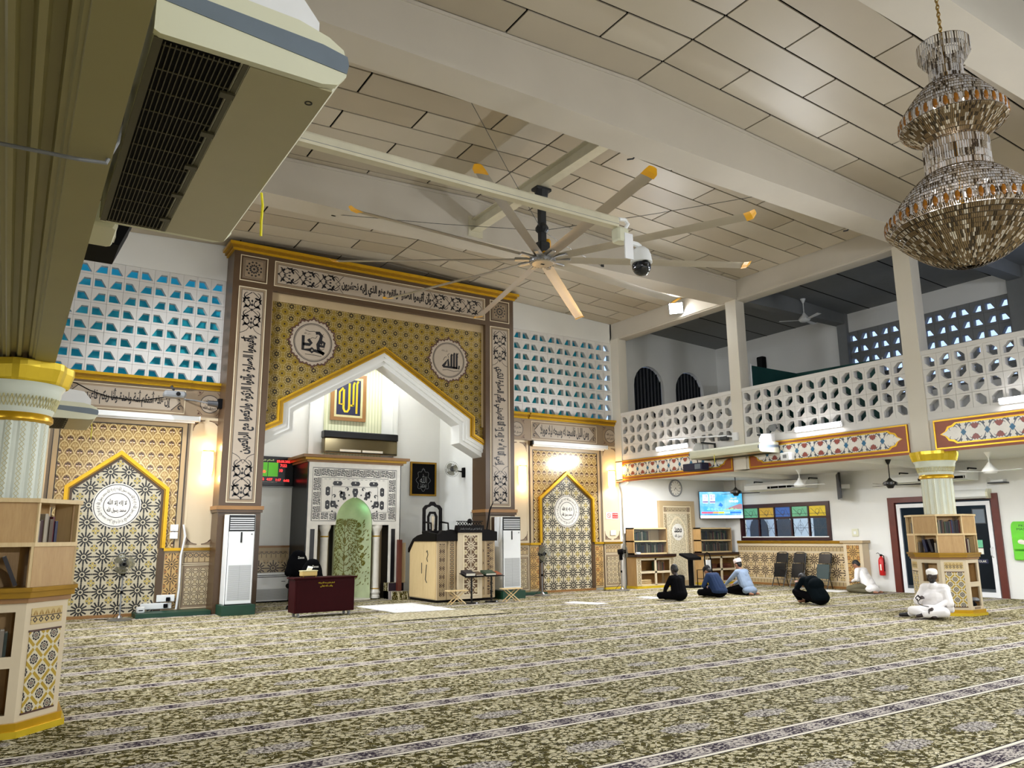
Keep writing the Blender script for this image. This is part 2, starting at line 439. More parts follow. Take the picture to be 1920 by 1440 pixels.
# oak wood with grain
m = Mat('oak', .45); w = m.noise(3, 4, .6, m.comb(m.x*6, m.y*6, m.z*.8)); w2 = m.noise(30, 2, .5, m.comb(m.x*4, m.y*4, m.z*.4))
m.color(m.mix(w*.6+w2*.4, lin(152, 112, 62), lin(206, 172, 118))); M['oak'] = m.m
m = Mat('oak_light', .45); w = m.noise(3, 4, .6, m.comb(m.x*6, m.y*6, m.z*.8)); w2 = m.noise(30, 2, .5, m.comb(m.x*4, m.y*4, m.z*.4))
m.color(m.mix(w*.6+w2*.4, lin(196, 164, 112), lin(230, 208, 160))); M['oak_light'] = m.m
# carpet: olive field of cream leaves, striped rows and medallions
def carpet():
    m = Mat('carpet', .95, spec=.1); x, y = m.x, m.y
    wv = m.noise(2.2, 2); wx = x+(wv-.5)*.25; wy = y+(m.noise(2.6, 2)-.5)*.25
    vec = m.comb(wx*.66+wy*.12, wy*1.0)
    d1 = m.voro(24, vec, 'F1'); e1 = m.voro(24, vec, 'DISTANCE_TO_EDGE'); nn = m.noise(60, 2, .5)
    leaf = ((d1+(nn-.5)*.45) < .455)
    tend = ((m.noise(11, 1, .5, None, 1.2)-.5).abs()) < .016
    dark = (m.noise(30, 2)) > .63
    cream, cream2, olive, dk = lin(196,186,152), lin(158,147,110), lin(72,65,16), lin(30,26,9)
    col = m.layers(olive, ((m.noise(17, 2) > .56), lin(92,82,32)), (leaf, cream), (leaf & (m.noise(40, 2) > .56), cream2), (tend, lin(222,214,186)), (dark & (1-leaf), dk), ((e1 < .03), lin(52,45,16)))
    # medallions between the rows
    ph = ((y-4.90)/1.30); row = (ph+.5).floor(); my = (ph-row)*1.30; mx = (x-5.79+row*.02).cell(.97)*.97
    rr = ((mx/.30)*(mx/.30)+(my/.13)*(my/.13)).sqrt(); wob = (m.noise(14, 2)-.5)*.7
    med = (rr+wob) < .85; mk = (m.noise(40, 2) > .5)
    col = m.mix((med & mk)*.75, col, lin(206,198,192)); col = m.mix((med & (1-mk))*.75, col, lin(70,62,66))
    # prayer-row stripes
    s = ((y-4.32-(x*.006))/1.30); s = (s-(s+.5).floor())*1.30; sa = s.abs()
    inb = sa < .125; line = (sa < .125) & (sa > .098); line2 = (sa < .085) & (sa > .076)
    sn = (m.noise(24, 3, .6, m.comb(x*1.1, y*1.9))+((x*14).sin()*.05)) > .50
    col = m.mix((sa < .138), col, lin(40,32,28)); col = m.mix(inb, col, lin(190,180,170)); col = m.mix(inb & sn & (sa < .08), col, lin(52,42,54)); col = m.mix(line2, col, lin(50,40,46)); col = m.mix(line, col, lin(234,226,208))
    m.color(col); m.bump(m.noise(160, 2), .25, .006); M['carpet'] = m.m
carpet()
# twelve-ray star lattice
def star12(name, cs, base, ink, accent, ax='XZ', ox=0.0, oz=0.0, n=12, ray=.036, rough=.3, edge=True):
    m = Mat(name, rough); u = (m.x if ax[0] == 'X' else m.y)-ox; v = m.z-oz
    p, q = u.cell(cs), v.cell(cs); r = (p*p+q*q).sqrt(); th = vatan2(q, p)
    k = th*(n/(2*pi)); da = (k-(k+.5).floor()).abs()*(2*pi/n); d = da*r
    rays = (d < ray) & (r > .14) & (r < .45); dot = r < .075
    pc, qc = .5-p.abs(), .5-q.abs()
    mid = ((pc+q.abs()) < .06) | ((qc+p.abs()) < .06)
    cross = ((pc < .055) | (qc < .055)) & (pc < .20) & (qc < .20)
    tri = (pc > .075) & (qc > .075) & ((pc+qc) < .27)
    L = [(rays, ink), (dot, ink)]
    if edge: L += [(mid, ink), (tri, ink), (cross, accent), (((pc+qc) < .06), base)]
    m.color(m.layers(base, *L)); M[name] = m.m
CREAM, INK, YEL = lin(190,180,154), lin(12,10,14), lin(172,152,74)
for nm, ox in (('star_left', 1.86), ('star_right', 13.48)):
    star12(nm, .345, CREAM, INK, YEL, 'XZ', ox-.1725, .17, ray=.045)
star12('star_brown', .30, lin(186,150,92), lin(46,30,22), lin(150,96,48), 'XZ', 0, .12, ray=.03)
star12('star_fret', .36, lin(206,184,144), lin(52,36,28), lin(186,160,112), 'YZ', 0, .08, ray=.040)
star12('star_fret_x', .36, lin(186,166,130), lin(52,36,28), lin(166,140,100), 'XZ', 0, .08, ray=.040)
star12('star_minbar', .30, lin(96,72,48), lin(226,214,186), lin(206,190,150), 'XZ', 9.60, .12, ray=.035)
star12('star_small', .155, lin(186,170,138), lin(82,66,48), lin(150,130,92), 'XZ', 0, .1, n=8, ray=.05)
star12('star_small_y', .155, lin(186,170,138), lin(82,66,48), lin(150,130,92), 'YZ', 0, .1, n=8, ray=.05)
star12('rosette_panel', .20, lin(74,54,36), lin(196,174,132), lin(130,100,64), 'XZ', 8.87, .1, n=10, ray=.04)
# gold gable field with eight-petal flowers
def gable():
    m = Mat('gable_gold', .22, .25); u = m.x-7.53; v = m.z-.1; cs = .297
    p, q = u.cell(cs), v.cell(cs); r = (p*p+q*q).sqrt(); th = vatan2(q, p)
    def rad(n, off=0.0): k = th*(n/(2*pi))+off; return (k-(k+.5).floor()).abs()*(2*pi/n)
    pet = ((rad(8)*r) < .042) & (r > .08) & (r < .23)
    dots = ((rad(16, .5)*r) < .028) & (r > .29) & (r < .355)
    line = ((r-.26-(th*8).cos()*.02).abs() < .008) | (((rad(8, .5)*r) < .008) & (r > .26)) | ((r-.40).abs() < .008)
    pc, qc = .5-p.abs(), .5-q.abs(); sq = (pc+qc) < .085; hexa = ((pc+qc) > .13) & ((pc+qc) < .28) & (r > .42)
    gold, deep, cr = lin(158,136,76), lin(142,119,54), lin(186,170,128)
    m.color(m.layers(gold, (r > .25, deep), (hexa, lin(136,112,36)), (line, cr), (dots, lin(58,44,34)), (pet, lin(18,16,24)), (sq, lin(24,18,20)))); M['gable_gold'] = m.m
gable()
# scallop field
def scallop(name, ox):
    m = Mat(name, .18, .1); w, h, R = .192, .134, .100; u = m.x-ox; v = m.z/h; j = v.floor(); fv = (v-j)*h
    def dx(row): a = u/w+row.mod2()*.5; return (a-(a+.5).floor())*w
    xa, ya = dx(j-1), (fv+h)*.52; xb, yb = dx(j), fv*.52
    d1 = (xa*xa+ya*ya).sqrt(); d0 = (xb*xb+yb*yb).sqrt(); inn = d1 < R
    d = inn.sel(d1, d0); lx = inn.sel(xa, xb); ly = inn.sel(ya, yb); rowp = inn.sel((j-1).mod2(), j.mod2())
    line = (d > R-.014) & (d < R+.002)
    ax_ = lx.abs(); petal = ((((ax_-.030)/.018)*((ax_-.030)/.018)+((ly-.050)/.017)*((ly-.050)/.017)).sqrt() < 1) | ((((ax_)/.013)*((ax_)/.013)+((ly-.066)/.013)*((ly-.066)/.013)).sqrt() < 1)
    stem = (ax_ < .006) & (ly < .05)
    bg = m.mix(rowp, lin(132,104,60), lin(150,120,66)); ink = m.mix(rowp, lin(58,34,28), lin(186,158,104))
    col = m.layers(bg, (petal, ink), ((petal & (ly < .048)), m.mix(rowp, lin(226,200,170), lin(206,180,120))), (stem, lin(200,172,116)), (line, lin(206,182,128)))
    m.color(col); M[name] = m.m
scallop('scallop_left', 1.86); scallop('scallop_right', 13.48)
# diagonal lattice of the octagonal bookcases
def lattice():
    m = Mat('bookcase_lattice', .35); cs = .19; u = m.x+m.y; 
    n = m.nt.nodes.new('ShaderNodeAttribute'); n.attribute_name = 'puv'; sx = m.nt.nodes.new('ShaderNodeSeparateXYZ'); m.nt.links.new(n.outputs['Vector'], sx.inputs[0])
    u, v = S(m.nt, sx.outputs[0]), S(m.nt, sx.outputs[1]); a, b = (u+v)/1.0, (u-v)/1.0
    p, q = a.cell(cs), b.cell(cs); r = (p*p+q*q).sqrt(); th = vatan2(q, p)
    k = th*(8/(2*pi)); da = (k-(k+.5).floor()).abs()*(2*pi/8); pc, qc = .5-p.abs(), .5-q.abs()
    band = (pc < .10) | (qc < .10); pet = ((da*r) < .085) & (r > .09) & (r < .31); node = (pc < .12) & (qc < .12)
    m.color(m.layers(lin(206,196,168), (band, lin(170,140,36)), (node, lin(206,196,168)), (pet, lin(26,20,34)), ((r > .15) & (r < .20), lin(206,196,168)), ((r < .06), lin(90,40,40)))); M['bookcase_lattice'] = m.m
lattice()
# chain border
def chainb(name, ax):
    m = Mat(name, .35); u = m.x if ax == 'X' else m.y; p = u.cell(.12); v = m.z.cell(.30)
    q = v*2.5; r = (p*p+q*q).sqrt(); m.color(m.layers(lin(178,156,116), (((r-.33).abs() < .07), lin(52,36,28)), (r < .12, lin(120,84,48)), (((p.abs() > .44)), lin(86,64,42)))); M[name] = m.m
m = Mat('chain_minbar', .35); p = m.z.cell(.09); u = (m.x-9.12).abs()/.09; r = (p*p+(u*.5)*(u*.5)).sqrt(); m.color(m.layers(lin(178,156,116), (((r-.33).abs() < .09), lin(52,36,28)), (r < .14, lin(120,84,48)))); M['chain_minbar'] = m.m
chainb('chain_x', 'X'); chainb('chain_y', 'Y')
# marble-ish corrugated strips
m = Mat('corrugated', .6); c = (m.x*70).sin(); m.color(m.mix(c*.5+.5, lin(196,200,160), lin(226,226,196))); M['corrugated'] = m.m
m = Mat('grille_dark', .5); k = m.y.cell(.028); k2 = m.x.cell(.16); m.color(m.mix((k.abs() > .36) | (k2.abs() > .465), lin(12,12,10), lin(60,60,44))); M['grille_dark'] = m.m
m = Mat('grille_white', .5); k = m.z.cell(.02); m.color(m.mix(k.abs() > .28, lin(150,152,152), lin(206,208,208))); M['grille_white'] = m.m
m = Mat('prayer_mat', .95, spec=.1); k = m.noise(14, 3); m.color(m.mix((k > .52), lin(150,140,110), lin(196,186,158))); M['prayer_mat'] = m.m
m = Mat('white_mat', .9, spec=.1); k = m.noise(9, 3); m.color(m.mix((k > .6), lin(236,234,232), lin(206,204,206))); M['white_mat'] = m.m
plain('dark_maroon', lin(46, 16, 22), .35)
star12('star_fret_brown', .30, lin(186,150,92), lin(46,30,22), lin(150,96,48), 'YZ', 13.31, .12, ray=.03)
plain('porch_blue', lin(176, 186, 196), .7)
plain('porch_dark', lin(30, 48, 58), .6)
m = Mat('panel_carve', .5); k = m.noise(26, 3, .6); m.color(m.mix(k > .5, lin(176,164,136), lin(214,204,176))); m.bump(k, .4, .01); M['panel_carve'] = m.m
m = Mat('tv_sky', .3); gn = m.noise(2.2, 3); sk = m.mix((gn-.4)*2.5, lin(70,170,226), lin(196,232,246)); m.color((0, 0, 0)); m.emit(sk, 1.1); M['tv_sky'] = m.m
for nm, c in (('white', (236,238,250)), ('purple', (84,72,140)), ('mountain', (150,110,120)), ('blue', (40,110,200)), ('yellow', (250,214,60)), ('green', (140,226,150)), ('pink', (236,80,110)), ('orange', (246,150,90)), ('pale', (150,210,236))): emissive('tv_'+nm, lin(*c), .9)
plain('bowl_dark', lin(92, 78, 58), .4, .5)

m = Mat('bookcase_chain', .35); n = m.nt.nodes.new('ShaderNodeAttribute'); n.attribute_name = 'puv'; sx = m.nt.nodes.new('ShaderNodeSeparateXYZ'); m.nt.links.new(n.outputs['Vector'], sx.inputs[0])
u, v = S(m.nt, sx.outputs[0]), S(m.nt, sx.outputs[1]); p = u.cell(.062); r = p.abs()+((v+.028)/.062).abs(); tri = (v > .008) & ((p.abs()*.055) < (.058-v)*.5) & (u.cell(.031).abs() > .12)
m.color(m.layers(lin(196,172,116), ((r < .42) & (r > .2), lin(40,30,26)), (tri, lin(150,116,48)), ((v.abs() < .004), lin(70,50,36)))); M['bookcase_chain'] = m.m
# ================================================================== lamps (each with its own light)
def area(name, loc, aim, sx, sy, power, col=(1, 1, 1), parent=None, spread=180):
    l = bpy.data.lights.new(name, 'AREA'); l.shape = 'RECTANGLE'; l.size = sx; l.size_y = sy; l.energy = power; l.color = col; l.spread = radians(spread)
    o = bpy.data.objects.new(name, l); COL.objects.link(o); o.location = loc
    o.rotation_euler = Vector(aim).to_track_quat('-Z', 'Y').to_euler(); 
    if parent: 
        o.parent = parent
    return o
def batten(label, c, axis, n_t, aim, power, col=(1, .98, .96), length=1.22, group=None, spread=180):
    """fluorescent batten: housing, end caps, tubes and the light they give; axis 'X' or 'Y'"""
    t = T('tube_light', label, 'light', c, 0 if axis == 'X' else pi/2, group)
    a = Vector(aim).normalized(); 
    if axis == 'Y': a = Vector((a.y, -a.x, a.z))          # local frame
    s = Vector((0, 1, 0)) if abs(a.z) > .7 else Vector((0, 0, 1))
    s = (s-a*s.dot(a)).normalized(); w = .06*n_t
    q = [Vector((x, 0, 0))+s*w*.5*e for x in (-length/2, length/2) for e in (-1, 1)]
    mb = MB(); h0 = [q[0], q[2], q[3], q[1]]; mb.hexa([p-a*.05 for p in h0], [p-a*.005 for p in h0]); mb.build('housing', 'white_metal', t)
    for k in range(n_t):
        off = s*(k-(n_t-1)/2)*.055+a*.025
        MB().cyl(Vector((-length/2+.03, 0, 0))+off, Vector((length/2-.03, 0, 0))+off, .014, n=10).build('fluorescent_tube', 'tube_glow', t)
        for sx_ in (-1, 1): MB().cyl(Vector((sx_*(length/2-.03), 0, 0))+off, Vector((sx_*(length/2-.005), 0, 0))+off, .017, n=10).build('tube_cap', 'white_plastic', t)
    if power:
        dims = (length, .05*n_t) if not (abs(Vector(aim).normalized().z) > .95 and axis == 'Y') else (.05*n_t, length)
        area('tube_light_emission', Vector(c)+Vector(aim).normalized()*.05, aim, *dims, power, col, None, spread)
    return t

COOL = (.93, .96, 1.0)
# right gallery front (in view) and added neighbours behind the camera
for i, y in enumerate((15.58, 10.9, 6.4)):
    batten('glowing tube light fixed to the balcony front %s' % ('beside the warm wall lamp', 'over the middle floral panel', 'beyond the gold column capital')[i], (15.31, y, 3.93), 'Y', 2, (-1, 0, -.25), 105, COOL, spread=160)
for y in (2.0, -2.5): batten('added tube light on the balcony front behind the camera', (15.31, y, 3.93), 'Y', 2, (-1, 0, -.25), 105, COOL, spread=160, group='added tube lights behind the camera')
for y in (-1.0, -3.6): batten('added tube light on the near balcony front behind the camera', (.29, y, 4.3), 'Y', 2, (1, 0, -.65), 150, COOL, spread=135, group='added tube lights behind the camera')  # added out of view to light the hall from behind the camera
for y in (10.4, 15.2): batten('added unseen tube light on the near balcony front %s' % ('past the air conditioner' if y < 12 else 'by the qibla wall'), (.29, y, 4.3), 'Y', 2, (1, 0, -.65), 120, COOL, spread=135)  # added where the cooler hides them, to light the qibla side
for x in (4.5, 11): batten('added tube light on the back wall of the hall', (x, -5.9, 4.2), 'X', 2, (0, 1, -.5), 160, COOL, spread=140, group='added tube lights on the back wall')  # added behind the camera as extra light for the hall
# aisle battens tucked behind the edge beam
for y in (16.4, 13.2, 8.6, 5.0): batten('tube light under the gallery behind the edge beam', (16.0, y, 3.275), 'Y', 2, (0, 0, -1), 105, COOL, group='tube lights under the gallery')
for y in (12, 5): batten('tube light under the near gallery', (-2.5, y, 3.24), 'Y', 2, (0, 0, -1), 60, COOL, group='tube lights under the near gallery')
# recess battens hidden behind the gable
for x in (5.55, 9.5): batten('tube light behind the gable over the prayer niche', (x, 17.98, 5.75), 'X', 1, (0, .8, -.6), 165, (.93, 1.0, .95), group='tube lights behind the gable')
for x in (6.2, 7.5, 8.8): batten('added tube light on the recess ceiling above the niche', (x, 19.3, 6.40), 'X', 2, (0, 0, -1), 18, (.95, 1.0, .97), group='added tube lights on the recess ceiling')  # extra battens added out of sight to brighten the recess
# flood lamps under the roof beams
def flood(label, c, aim, power, group=None):
    t = T('flood_lamp', label, 'light', c, 0, group); a = Vector(aim).normalized(); u = a.cross(Vector((0, 0, 1))).normalized(); v = u.cross(a)
    mb = MB(); q = [u*.2*i+v*.16*j for i, j in ((-1, -1), (1, -1), (1, 1), (-1, 1))]; mb.hexa([p*.7-a*.09 for p in q], q); mb.build('housing', 'dark_grey', t)
    g_ = MB(); g_.hexa([p*.9+a*.001 for p in q], [p*.9+a*.008 for p in q]); g_.build('lamp_glass', 'flood_glow', t)
    b = MB(); b.tube([u*.2, u*.21-a*.10, u*.21-a*.10+Vector((0, 0, .12))], .012); b.build('bracket', 'steel', t)
    area('flood_lamp_emission', Vector(c)+a*.02, aim, .36, .28, power, (.9, .95, 1.0), None, 110)
flood('dazzling flood lamp under the roof beam beside the giant fan', (15.22, 15.05, 7.80), (-.75, -.6, -.5), 150)
flood('added unseen flood lamp under the near roof beam', (.30, 14.6, 7.7), (.8, .2, -.9), 130)  # added flood lamp, hidden from view, for more light on this side
flood('added flood lamp under the roof beam behind the camera', (15.1, -3.5, 7.5), (-.8, .5, -.9), 120)  # added out of view for more light in the hall
# ================================================================== the room shell
RIDGE_X, RIDGE_Z, SL_R, SL_L = 7.53, 8.45, .050, .040
def ceil_z(x): return RIDGE_Z-(SL_R*(x-RIDGE_X) if x > RIDGE_X else SL_L*(RIDGE_X-x))
YW, XG, XR = 18.1, 15.4, 20.1       # front wall plane, gallery front plane, right wall plane

fl = struct(MB().box((-6, -6, -.12), (21, 20.5, 0)).build('floor', 'carpet'))
tag(fl, 'olive and cream patterned carpet with striped prayer rows', 'floor')

# --- front (qibla) wall
wf = MB()
for a, b in (((-6, 0), (3.85, 4.95)), ((11.2, 0), (XR+.3, 4.95)), ((-6, 7.454), (3.85, 8.9)), ((11.2, 7.454), (XG+.1, 8.9)), ((3.85, 6.3), (11.2, 8.9)), ((-6, 4.95), (-.15, 7.454)), ((15.35, 4.95), (15.8, 8.9))):
    wf.box((a[0], YW, a[1]), (b[0], YW+.22, b[1]))
# gallery end wall with two arched openings
def arch_pts(c, hw, z0, zs, n=10): return [(c-hw, z0)]+[(c-hw*cos(pi*i/n), zs+hw*1.05*sin(pi*i/n)) for i in range(n+1)]+[(c+hw, z0)]
for c0, c1 in ((15.8, 16.28), (17.58, 18.10), (19.40, XR+.3)): wf.box((c0, YW, 4.95), (c1, YW+.22, 8.9))
for c, hw in ((16.93, .65), (18.75, .65)):
    ar = arch_pts(c, hw, 4.95, 6.22); poly = [(c+hw, 8.9), (c-hw, 8.9)]+ar[1:-1]
    wf.prism(poly, YW, YW+.22, 'XZ')
wall_front = struct(wf.build('wall_front', 'white_wall'))
tag(wall_front, 'white plastered qibla wall with breeze block screens', 'wall')
# arched window grilles upstairs
for i, c in enumerate((16.93, 18.75)):
    w = MB(); w.prism(arch_pts(c, .64, 4.95, 6.22), YW+.14, YW+.16, 'XZ')
    wo = struct(w.build('window_%d' % (i+1), 'smoked_glass'))
    b = MB()
    for k in range(9): b.box((c-.60+k*.15-.008, YW+.11, 4.95), (c-.60+k*.15+.008, YW+.13, 6.22+.66*sqrt(max(0, 1-((k-4)*.15/.66)**2))))
    b.build('window_bars', 'black_matte', wo)
    tag(wo, 'dark arched window with bars at the gallery end, %s' % ('near the balcony' if i == 0 else 'beside the far corner'), 'window')

# --- breeze blocks (one mesh per kind, every block its own object)
def block_mesh(name, poly, cw, ch, t, ax):
    mb = MB(); n = len(poly); ring = []
    per = [(0, 0), (cw, 0), (cw, ch), (0, ch)]
    g = .0022; per = [(g, g), (cw-g, g), (cw-g, ch-g), (g, ch-g)]
    def P(q, d): return (q[0], d, q[1]) if ax == 'XZ' else (d, q[0], q[1])
    vs = []; fs = []
    bm = bmesh.new()
    for d in (0.0, t):
        o = [bm.verts.new(P(q, d)) for q in per]; h = [bm.verts.new(P(q, d)) for q in poly]
        es = [bm.edges.new((o[i], o[(i+1) % 4])) for i in range(4)]+[bm.edges.new((h[i], h[(i+1) % n])) for i in range(n)]
        bmesh.ops.triangle_fill(bm, use_beauty=True, use_dissolve=False, edges=es)
        ring.append((o, h))
    for i in range(4): bm.faces.new((ring[0][0][i], ring[0][0][(i+1) % 4], ring[1][0][(i+1) % 4], ring[1][0][i]))
    for i in range(n): bm.faces.new((ring[0][1][i], ring[1][1][i], ring[1][1][(i+1) % n], ring[0][1][(i+1) % n]))
    bmesh.ops.recalc_face_normals(bm, faces=bm.faces)
    me = bpy.data.meshes.new(name); bm.to_mesh(me); bm.free(); return me
def block_field(parent, x0, z0, nx, nz, cw, ch, polyA, d, t, ax, mat, par=0):
    mir = [(cw-x, z) for x, z in reversed(polyA)]
    mes = [block_mesh('breeze_block', p, cw, ch, t, ax) for p in (polyA, mir)]
    for me in mes: me.materials.append(M[mat])
    for r in range(nz):
        for c in range(nx):
            o = bpy.data.objects.new('breeze_block', mes[(r+c+par) % 2]); COL.objects.link(o); o.parent = parent
            o.location = (x0+c*cw, d, z0+r*ch) if ax == 'XZ' else (d, x0+c*cw, z0+r*ch)
trap = [(.030, .050), (.262, .050), (.262, .225), (.135, .225)]
block_field(wall_front, 3.72-.3*13, 4.95, 14, 8, .3, .313, trap, YW+.02, .13, 'XZ', 'block_white', 1)
block_field(wall_front, 11.73, 4.95, 12, 8, .302, .313, trap, YW+.02, .13, 'XZ', 'block_white', 1)
b = MB().box((-.9, YW+.62, 4.6), (4.3, YW+.66, 7.75)); ob = b.build('backing_board', 'turquoise', wall_front); tag(ob, 'turquoise painted board behind the blocks')
b = MB().box((11.1, YW+.42, 4.6), (15.4, YW+.46, 7.9)); ob = b.build('backing_board', 'turquoise', wall_front)

# --- right wall: lower part with window and door openings, upper part with breeze blocks
wr = MB()
WY0, WY1, WZ0, WZ1 = 14.2, 17.42, 1.42, 2.44
DY0, DY1, DZ1 = 9.62, 12.26, 2.42
for a, b in (((-6, 0), (DY0, 3.8)), ((DY0, DZ1), (DY1, 3.8)), ((DY1, 0), (WY0, 3.8)), ((WY0, 0), (WY1, WZ0)), ((WY0, WZ1), (WY1, 3.8)), ((WY1, 0), (YW+.2, 3.8)),
             ((-6, 3.8), (YW+.2, 5.23)), ((13.05, 5.23), (YW+.2, 8.2)), ((-6, 7.3), (13.05, 8.2)), ((8.2, 5.23), (8.67, 7.3)), ((-6, 5.23), (3.9, 7.3))):
    wr.box((XR, a[0], a[1]), (XR+.2, b[0], b[1]))
wall_right = struct(wr.build('wall_right', 'white_wall')); tag(wall_right, 'white side wall with window, glass door and upper breeze blocks', 'wall')
big = [(.04, .06), (.255, .06), (.255, .22), (.14, .22)]
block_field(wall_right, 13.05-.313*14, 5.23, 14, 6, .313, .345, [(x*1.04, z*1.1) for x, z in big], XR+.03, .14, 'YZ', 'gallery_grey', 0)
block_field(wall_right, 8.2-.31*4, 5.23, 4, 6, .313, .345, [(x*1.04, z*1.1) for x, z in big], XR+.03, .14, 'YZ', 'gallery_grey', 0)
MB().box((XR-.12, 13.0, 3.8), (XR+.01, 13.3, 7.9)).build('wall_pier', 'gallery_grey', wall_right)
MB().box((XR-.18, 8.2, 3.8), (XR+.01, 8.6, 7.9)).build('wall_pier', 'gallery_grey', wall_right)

# --- left and back walls, not seen directly
wl = struct(MB().box((-6.2, -6, 0), (-6, YW+.2, 8.6)).build('wall_left', 'white_wall')); tag(wl, 'white wall beyond the left aisle', 'wall')
wb = struct(MB().box((-6.2, -6.2, 0), (XR+.2, -6, 8.9)).build('wall_back', 'white_wall')); tag(wb, 'white back wall of the hall', 'wall')

# --- ceiling: dark backing with joints and separate panels
cm = MB()
for s in (-1, 1):
    xe = -6.2 if s < 0 else XR+.3
    q = [(RIDGE_X, -6.2, RIDGE_Z+.05), (xe, -6.2, ceil_z(xe)+.05), (xe, YW+.3, ceil_z(xe)+.05), (RIDGE_X, YW+.3, RIDGE_Z+.05)]
    cm.hexa(q, [(x, y, z+.08) for x, y, z in q])
ceiling = struct(cm.build('ceiling', 'joint_dark')); tag(ceiling, 'low gabled ceiling of pale staggered panels with dark joints', 'ceiling')
BEAMS = ((-1.05, -.45), (3.85, 4.42), (8.03, 8.62), (13.03, 13.62))
rnd = random.Random(3)
def panel(parent, x0, x1, y0, y1, mat):
    g = .017; mb = MB(); z = lambda x: ceil_z(x)+.012
    q = [(x0+g, y0+g, z(x0)), (x1-g, y0+g, z(x1)), (x1-g, y1-g, z(x1)), (x0+g, y1-g, z(x0))]
    mb.hexa(q, [(a, b, c+.02) for a, b, c in q]); mb.build('ceiling_panel', mat, parent)
def bay(y0, y1, ystart, xl, xr):
    k = math.floor((y0-ystart)/.61)
    y = ystart+k*.61; row = k
    while y < y1-.02:
        a, b = max(y, y0), min(y+.61, y1)
        if b-a > .06:
            for s in (-1, 1):
                x = RIDGE_X; st = 1.21 if row % 2 == 0 else 2.42
                lim = xl if s < 0 else xr
                while (lim-x)*s > .05:
                    e = x+s*st; e = max(e, lim) if s < 0 else min(e, lim)
                    panel(ceiling, min(x, e), max(x, e), a, b, rnd.choice(('panel_white', 'panel_white_b', 'panel_white_c')))
                    x = e; st = 2.42
        y += .61; row += 1
bay(4.42, 8.03, 7.46+.61, .3, XG)
bay(8.62, 13.03, 9.8, .3, XG)
bay(13.62, YW, 13.9, .3, XG)
# plain boarding over the galleries and behind the camera
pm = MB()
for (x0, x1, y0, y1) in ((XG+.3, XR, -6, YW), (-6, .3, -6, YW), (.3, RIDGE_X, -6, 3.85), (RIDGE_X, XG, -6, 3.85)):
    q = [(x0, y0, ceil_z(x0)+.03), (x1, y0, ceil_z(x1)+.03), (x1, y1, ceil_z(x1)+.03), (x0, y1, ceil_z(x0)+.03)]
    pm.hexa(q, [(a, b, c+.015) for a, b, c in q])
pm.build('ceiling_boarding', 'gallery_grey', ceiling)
for k, y in enumerate((17.0, 15.9, 14.8, 12.3, 11.2, 10.1, 9.0)):    # joints of the gallery boarding
    MB().hexa([(XG+.35, y-.012, ceil_z(XG+.35)+.022), (XR, y-.012, ceil_z(XR)+.022), (XR, y+.012, ceil_z(XR)+.022), (XG+.35, y+.012, ceil_z(XG+.35)+.022)],
              [(XG+.35, y-.012, ceil_z(XG+.35)+.035), (XR, y-.012, ceil_z(XR)+.035), (XR, y+.012, ceil_z(XR)+.035), (XG+.35, y+.012, ceil_z(XG+.35)+.035)]).build('joint_strip', 'joint_dark', ceiling)
# cross beams
for i, (a, b) in enumerate(BEAMS):
    mb = MB()
    for x0, x1 in ((.1, RIDGE_X), (RIDGE_X, XG+.1)):
        q = [(x0, a, 7.55), (x1, a, 7.55), (x1, b, 7.55), (x0, b, 7.55)]
        mb.hexa(q, [(x, y, ceil_z(x)+.05) for x, y, z in q])
    o = struct(mb.build('ceiling_beam', 'beam_paint')); tag(o, ('white painted cross beam behind the camera', 'white cross beam carrying the crystal chandelier', 'broad white cross beam over the front of the giant fan', 'white cross beam behind the giant fan')[i], 'beam')
    if i in (2, 3):
        t = MB()
        for x0, x1 in ((.3, RIDGE_X), (RIDGE_X, XG)):
            t.hexa([(x0, a-.02, ceil_z(x0)-.05), (x1, a-.02, ceil_z(x1)-.05), (x1, a, ceil_z(x1)-.05), (x0, a, ceil_z(x0)-.05)], [(x0, a-.02, ceil_z(x0)), (x1, a-.02, ceil_z(x1)), (x1, a, ceil_z(x1)), (x0, a, ceil_z(x0))])
        t.build('cover_strip', 'beam_paint', o)
# gallery cross beam in the dark gallery roof
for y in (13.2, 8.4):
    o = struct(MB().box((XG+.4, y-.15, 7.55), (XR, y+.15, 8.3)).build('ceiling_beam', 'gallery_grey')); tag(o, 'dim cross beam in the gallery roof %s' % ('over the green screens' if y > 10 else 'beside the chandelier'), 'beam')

# --- right gallery
gal = T('gallery_balcony', 'white gallery balcony with pierced block parapet on floral beam', 'gallery', (0, 0, 0), kind='structure')
MB().box((XG, -6, 3.14), (XG+.34, YW, 3.76)).build('edge_beam', 'cream_paint', gal)
MB().box((XG+.3, -6, 3.28), (XR, YW, 3.76)).build('gallery_slab', 'white_wall', gal)
MB().box((XG-.02, -6, 3.76), (XG+.14, YW, 3.90)).build('parapet_kerb', 'block_white', gal)
MB().box((XG-.03, -6, 5.10), (XG+.17, YW-.3, 5.19)).build('hand_rail', 'block_white', gal)
hexA = [(.05, .035), (.16, .035), (.25, .125), (.25, .265), (.14, .265), (.05, .175)]
hexA = [(.05, .04), (.15, .04), (.25, .13), (.25, .26), (.15, .26), (.05, .17)]
POSTS = ((17.74, YW), (13.06, 13.40), (8.40, 8.76), (3.85, 4.2))
for (a, b) in ((13.40, 17.74), (8.76, 13.06), (4.2, 8.40)):
    n = round((b-a)/.302); cw = (b-a)/n
    block_field(gal, a, 3.90, n, 4, cw, .30, [(x*cw/.3, z) for x, z in hexA], XG-.01, .13, 'YZ', 'block_white', 0)
for i, (a, b) in enumerate(POSTS):
    MB().box((XG-.045, a, 3.14), (XG+.28, b, 7.55)).build('gallery_post', 'cream_paint', gal)
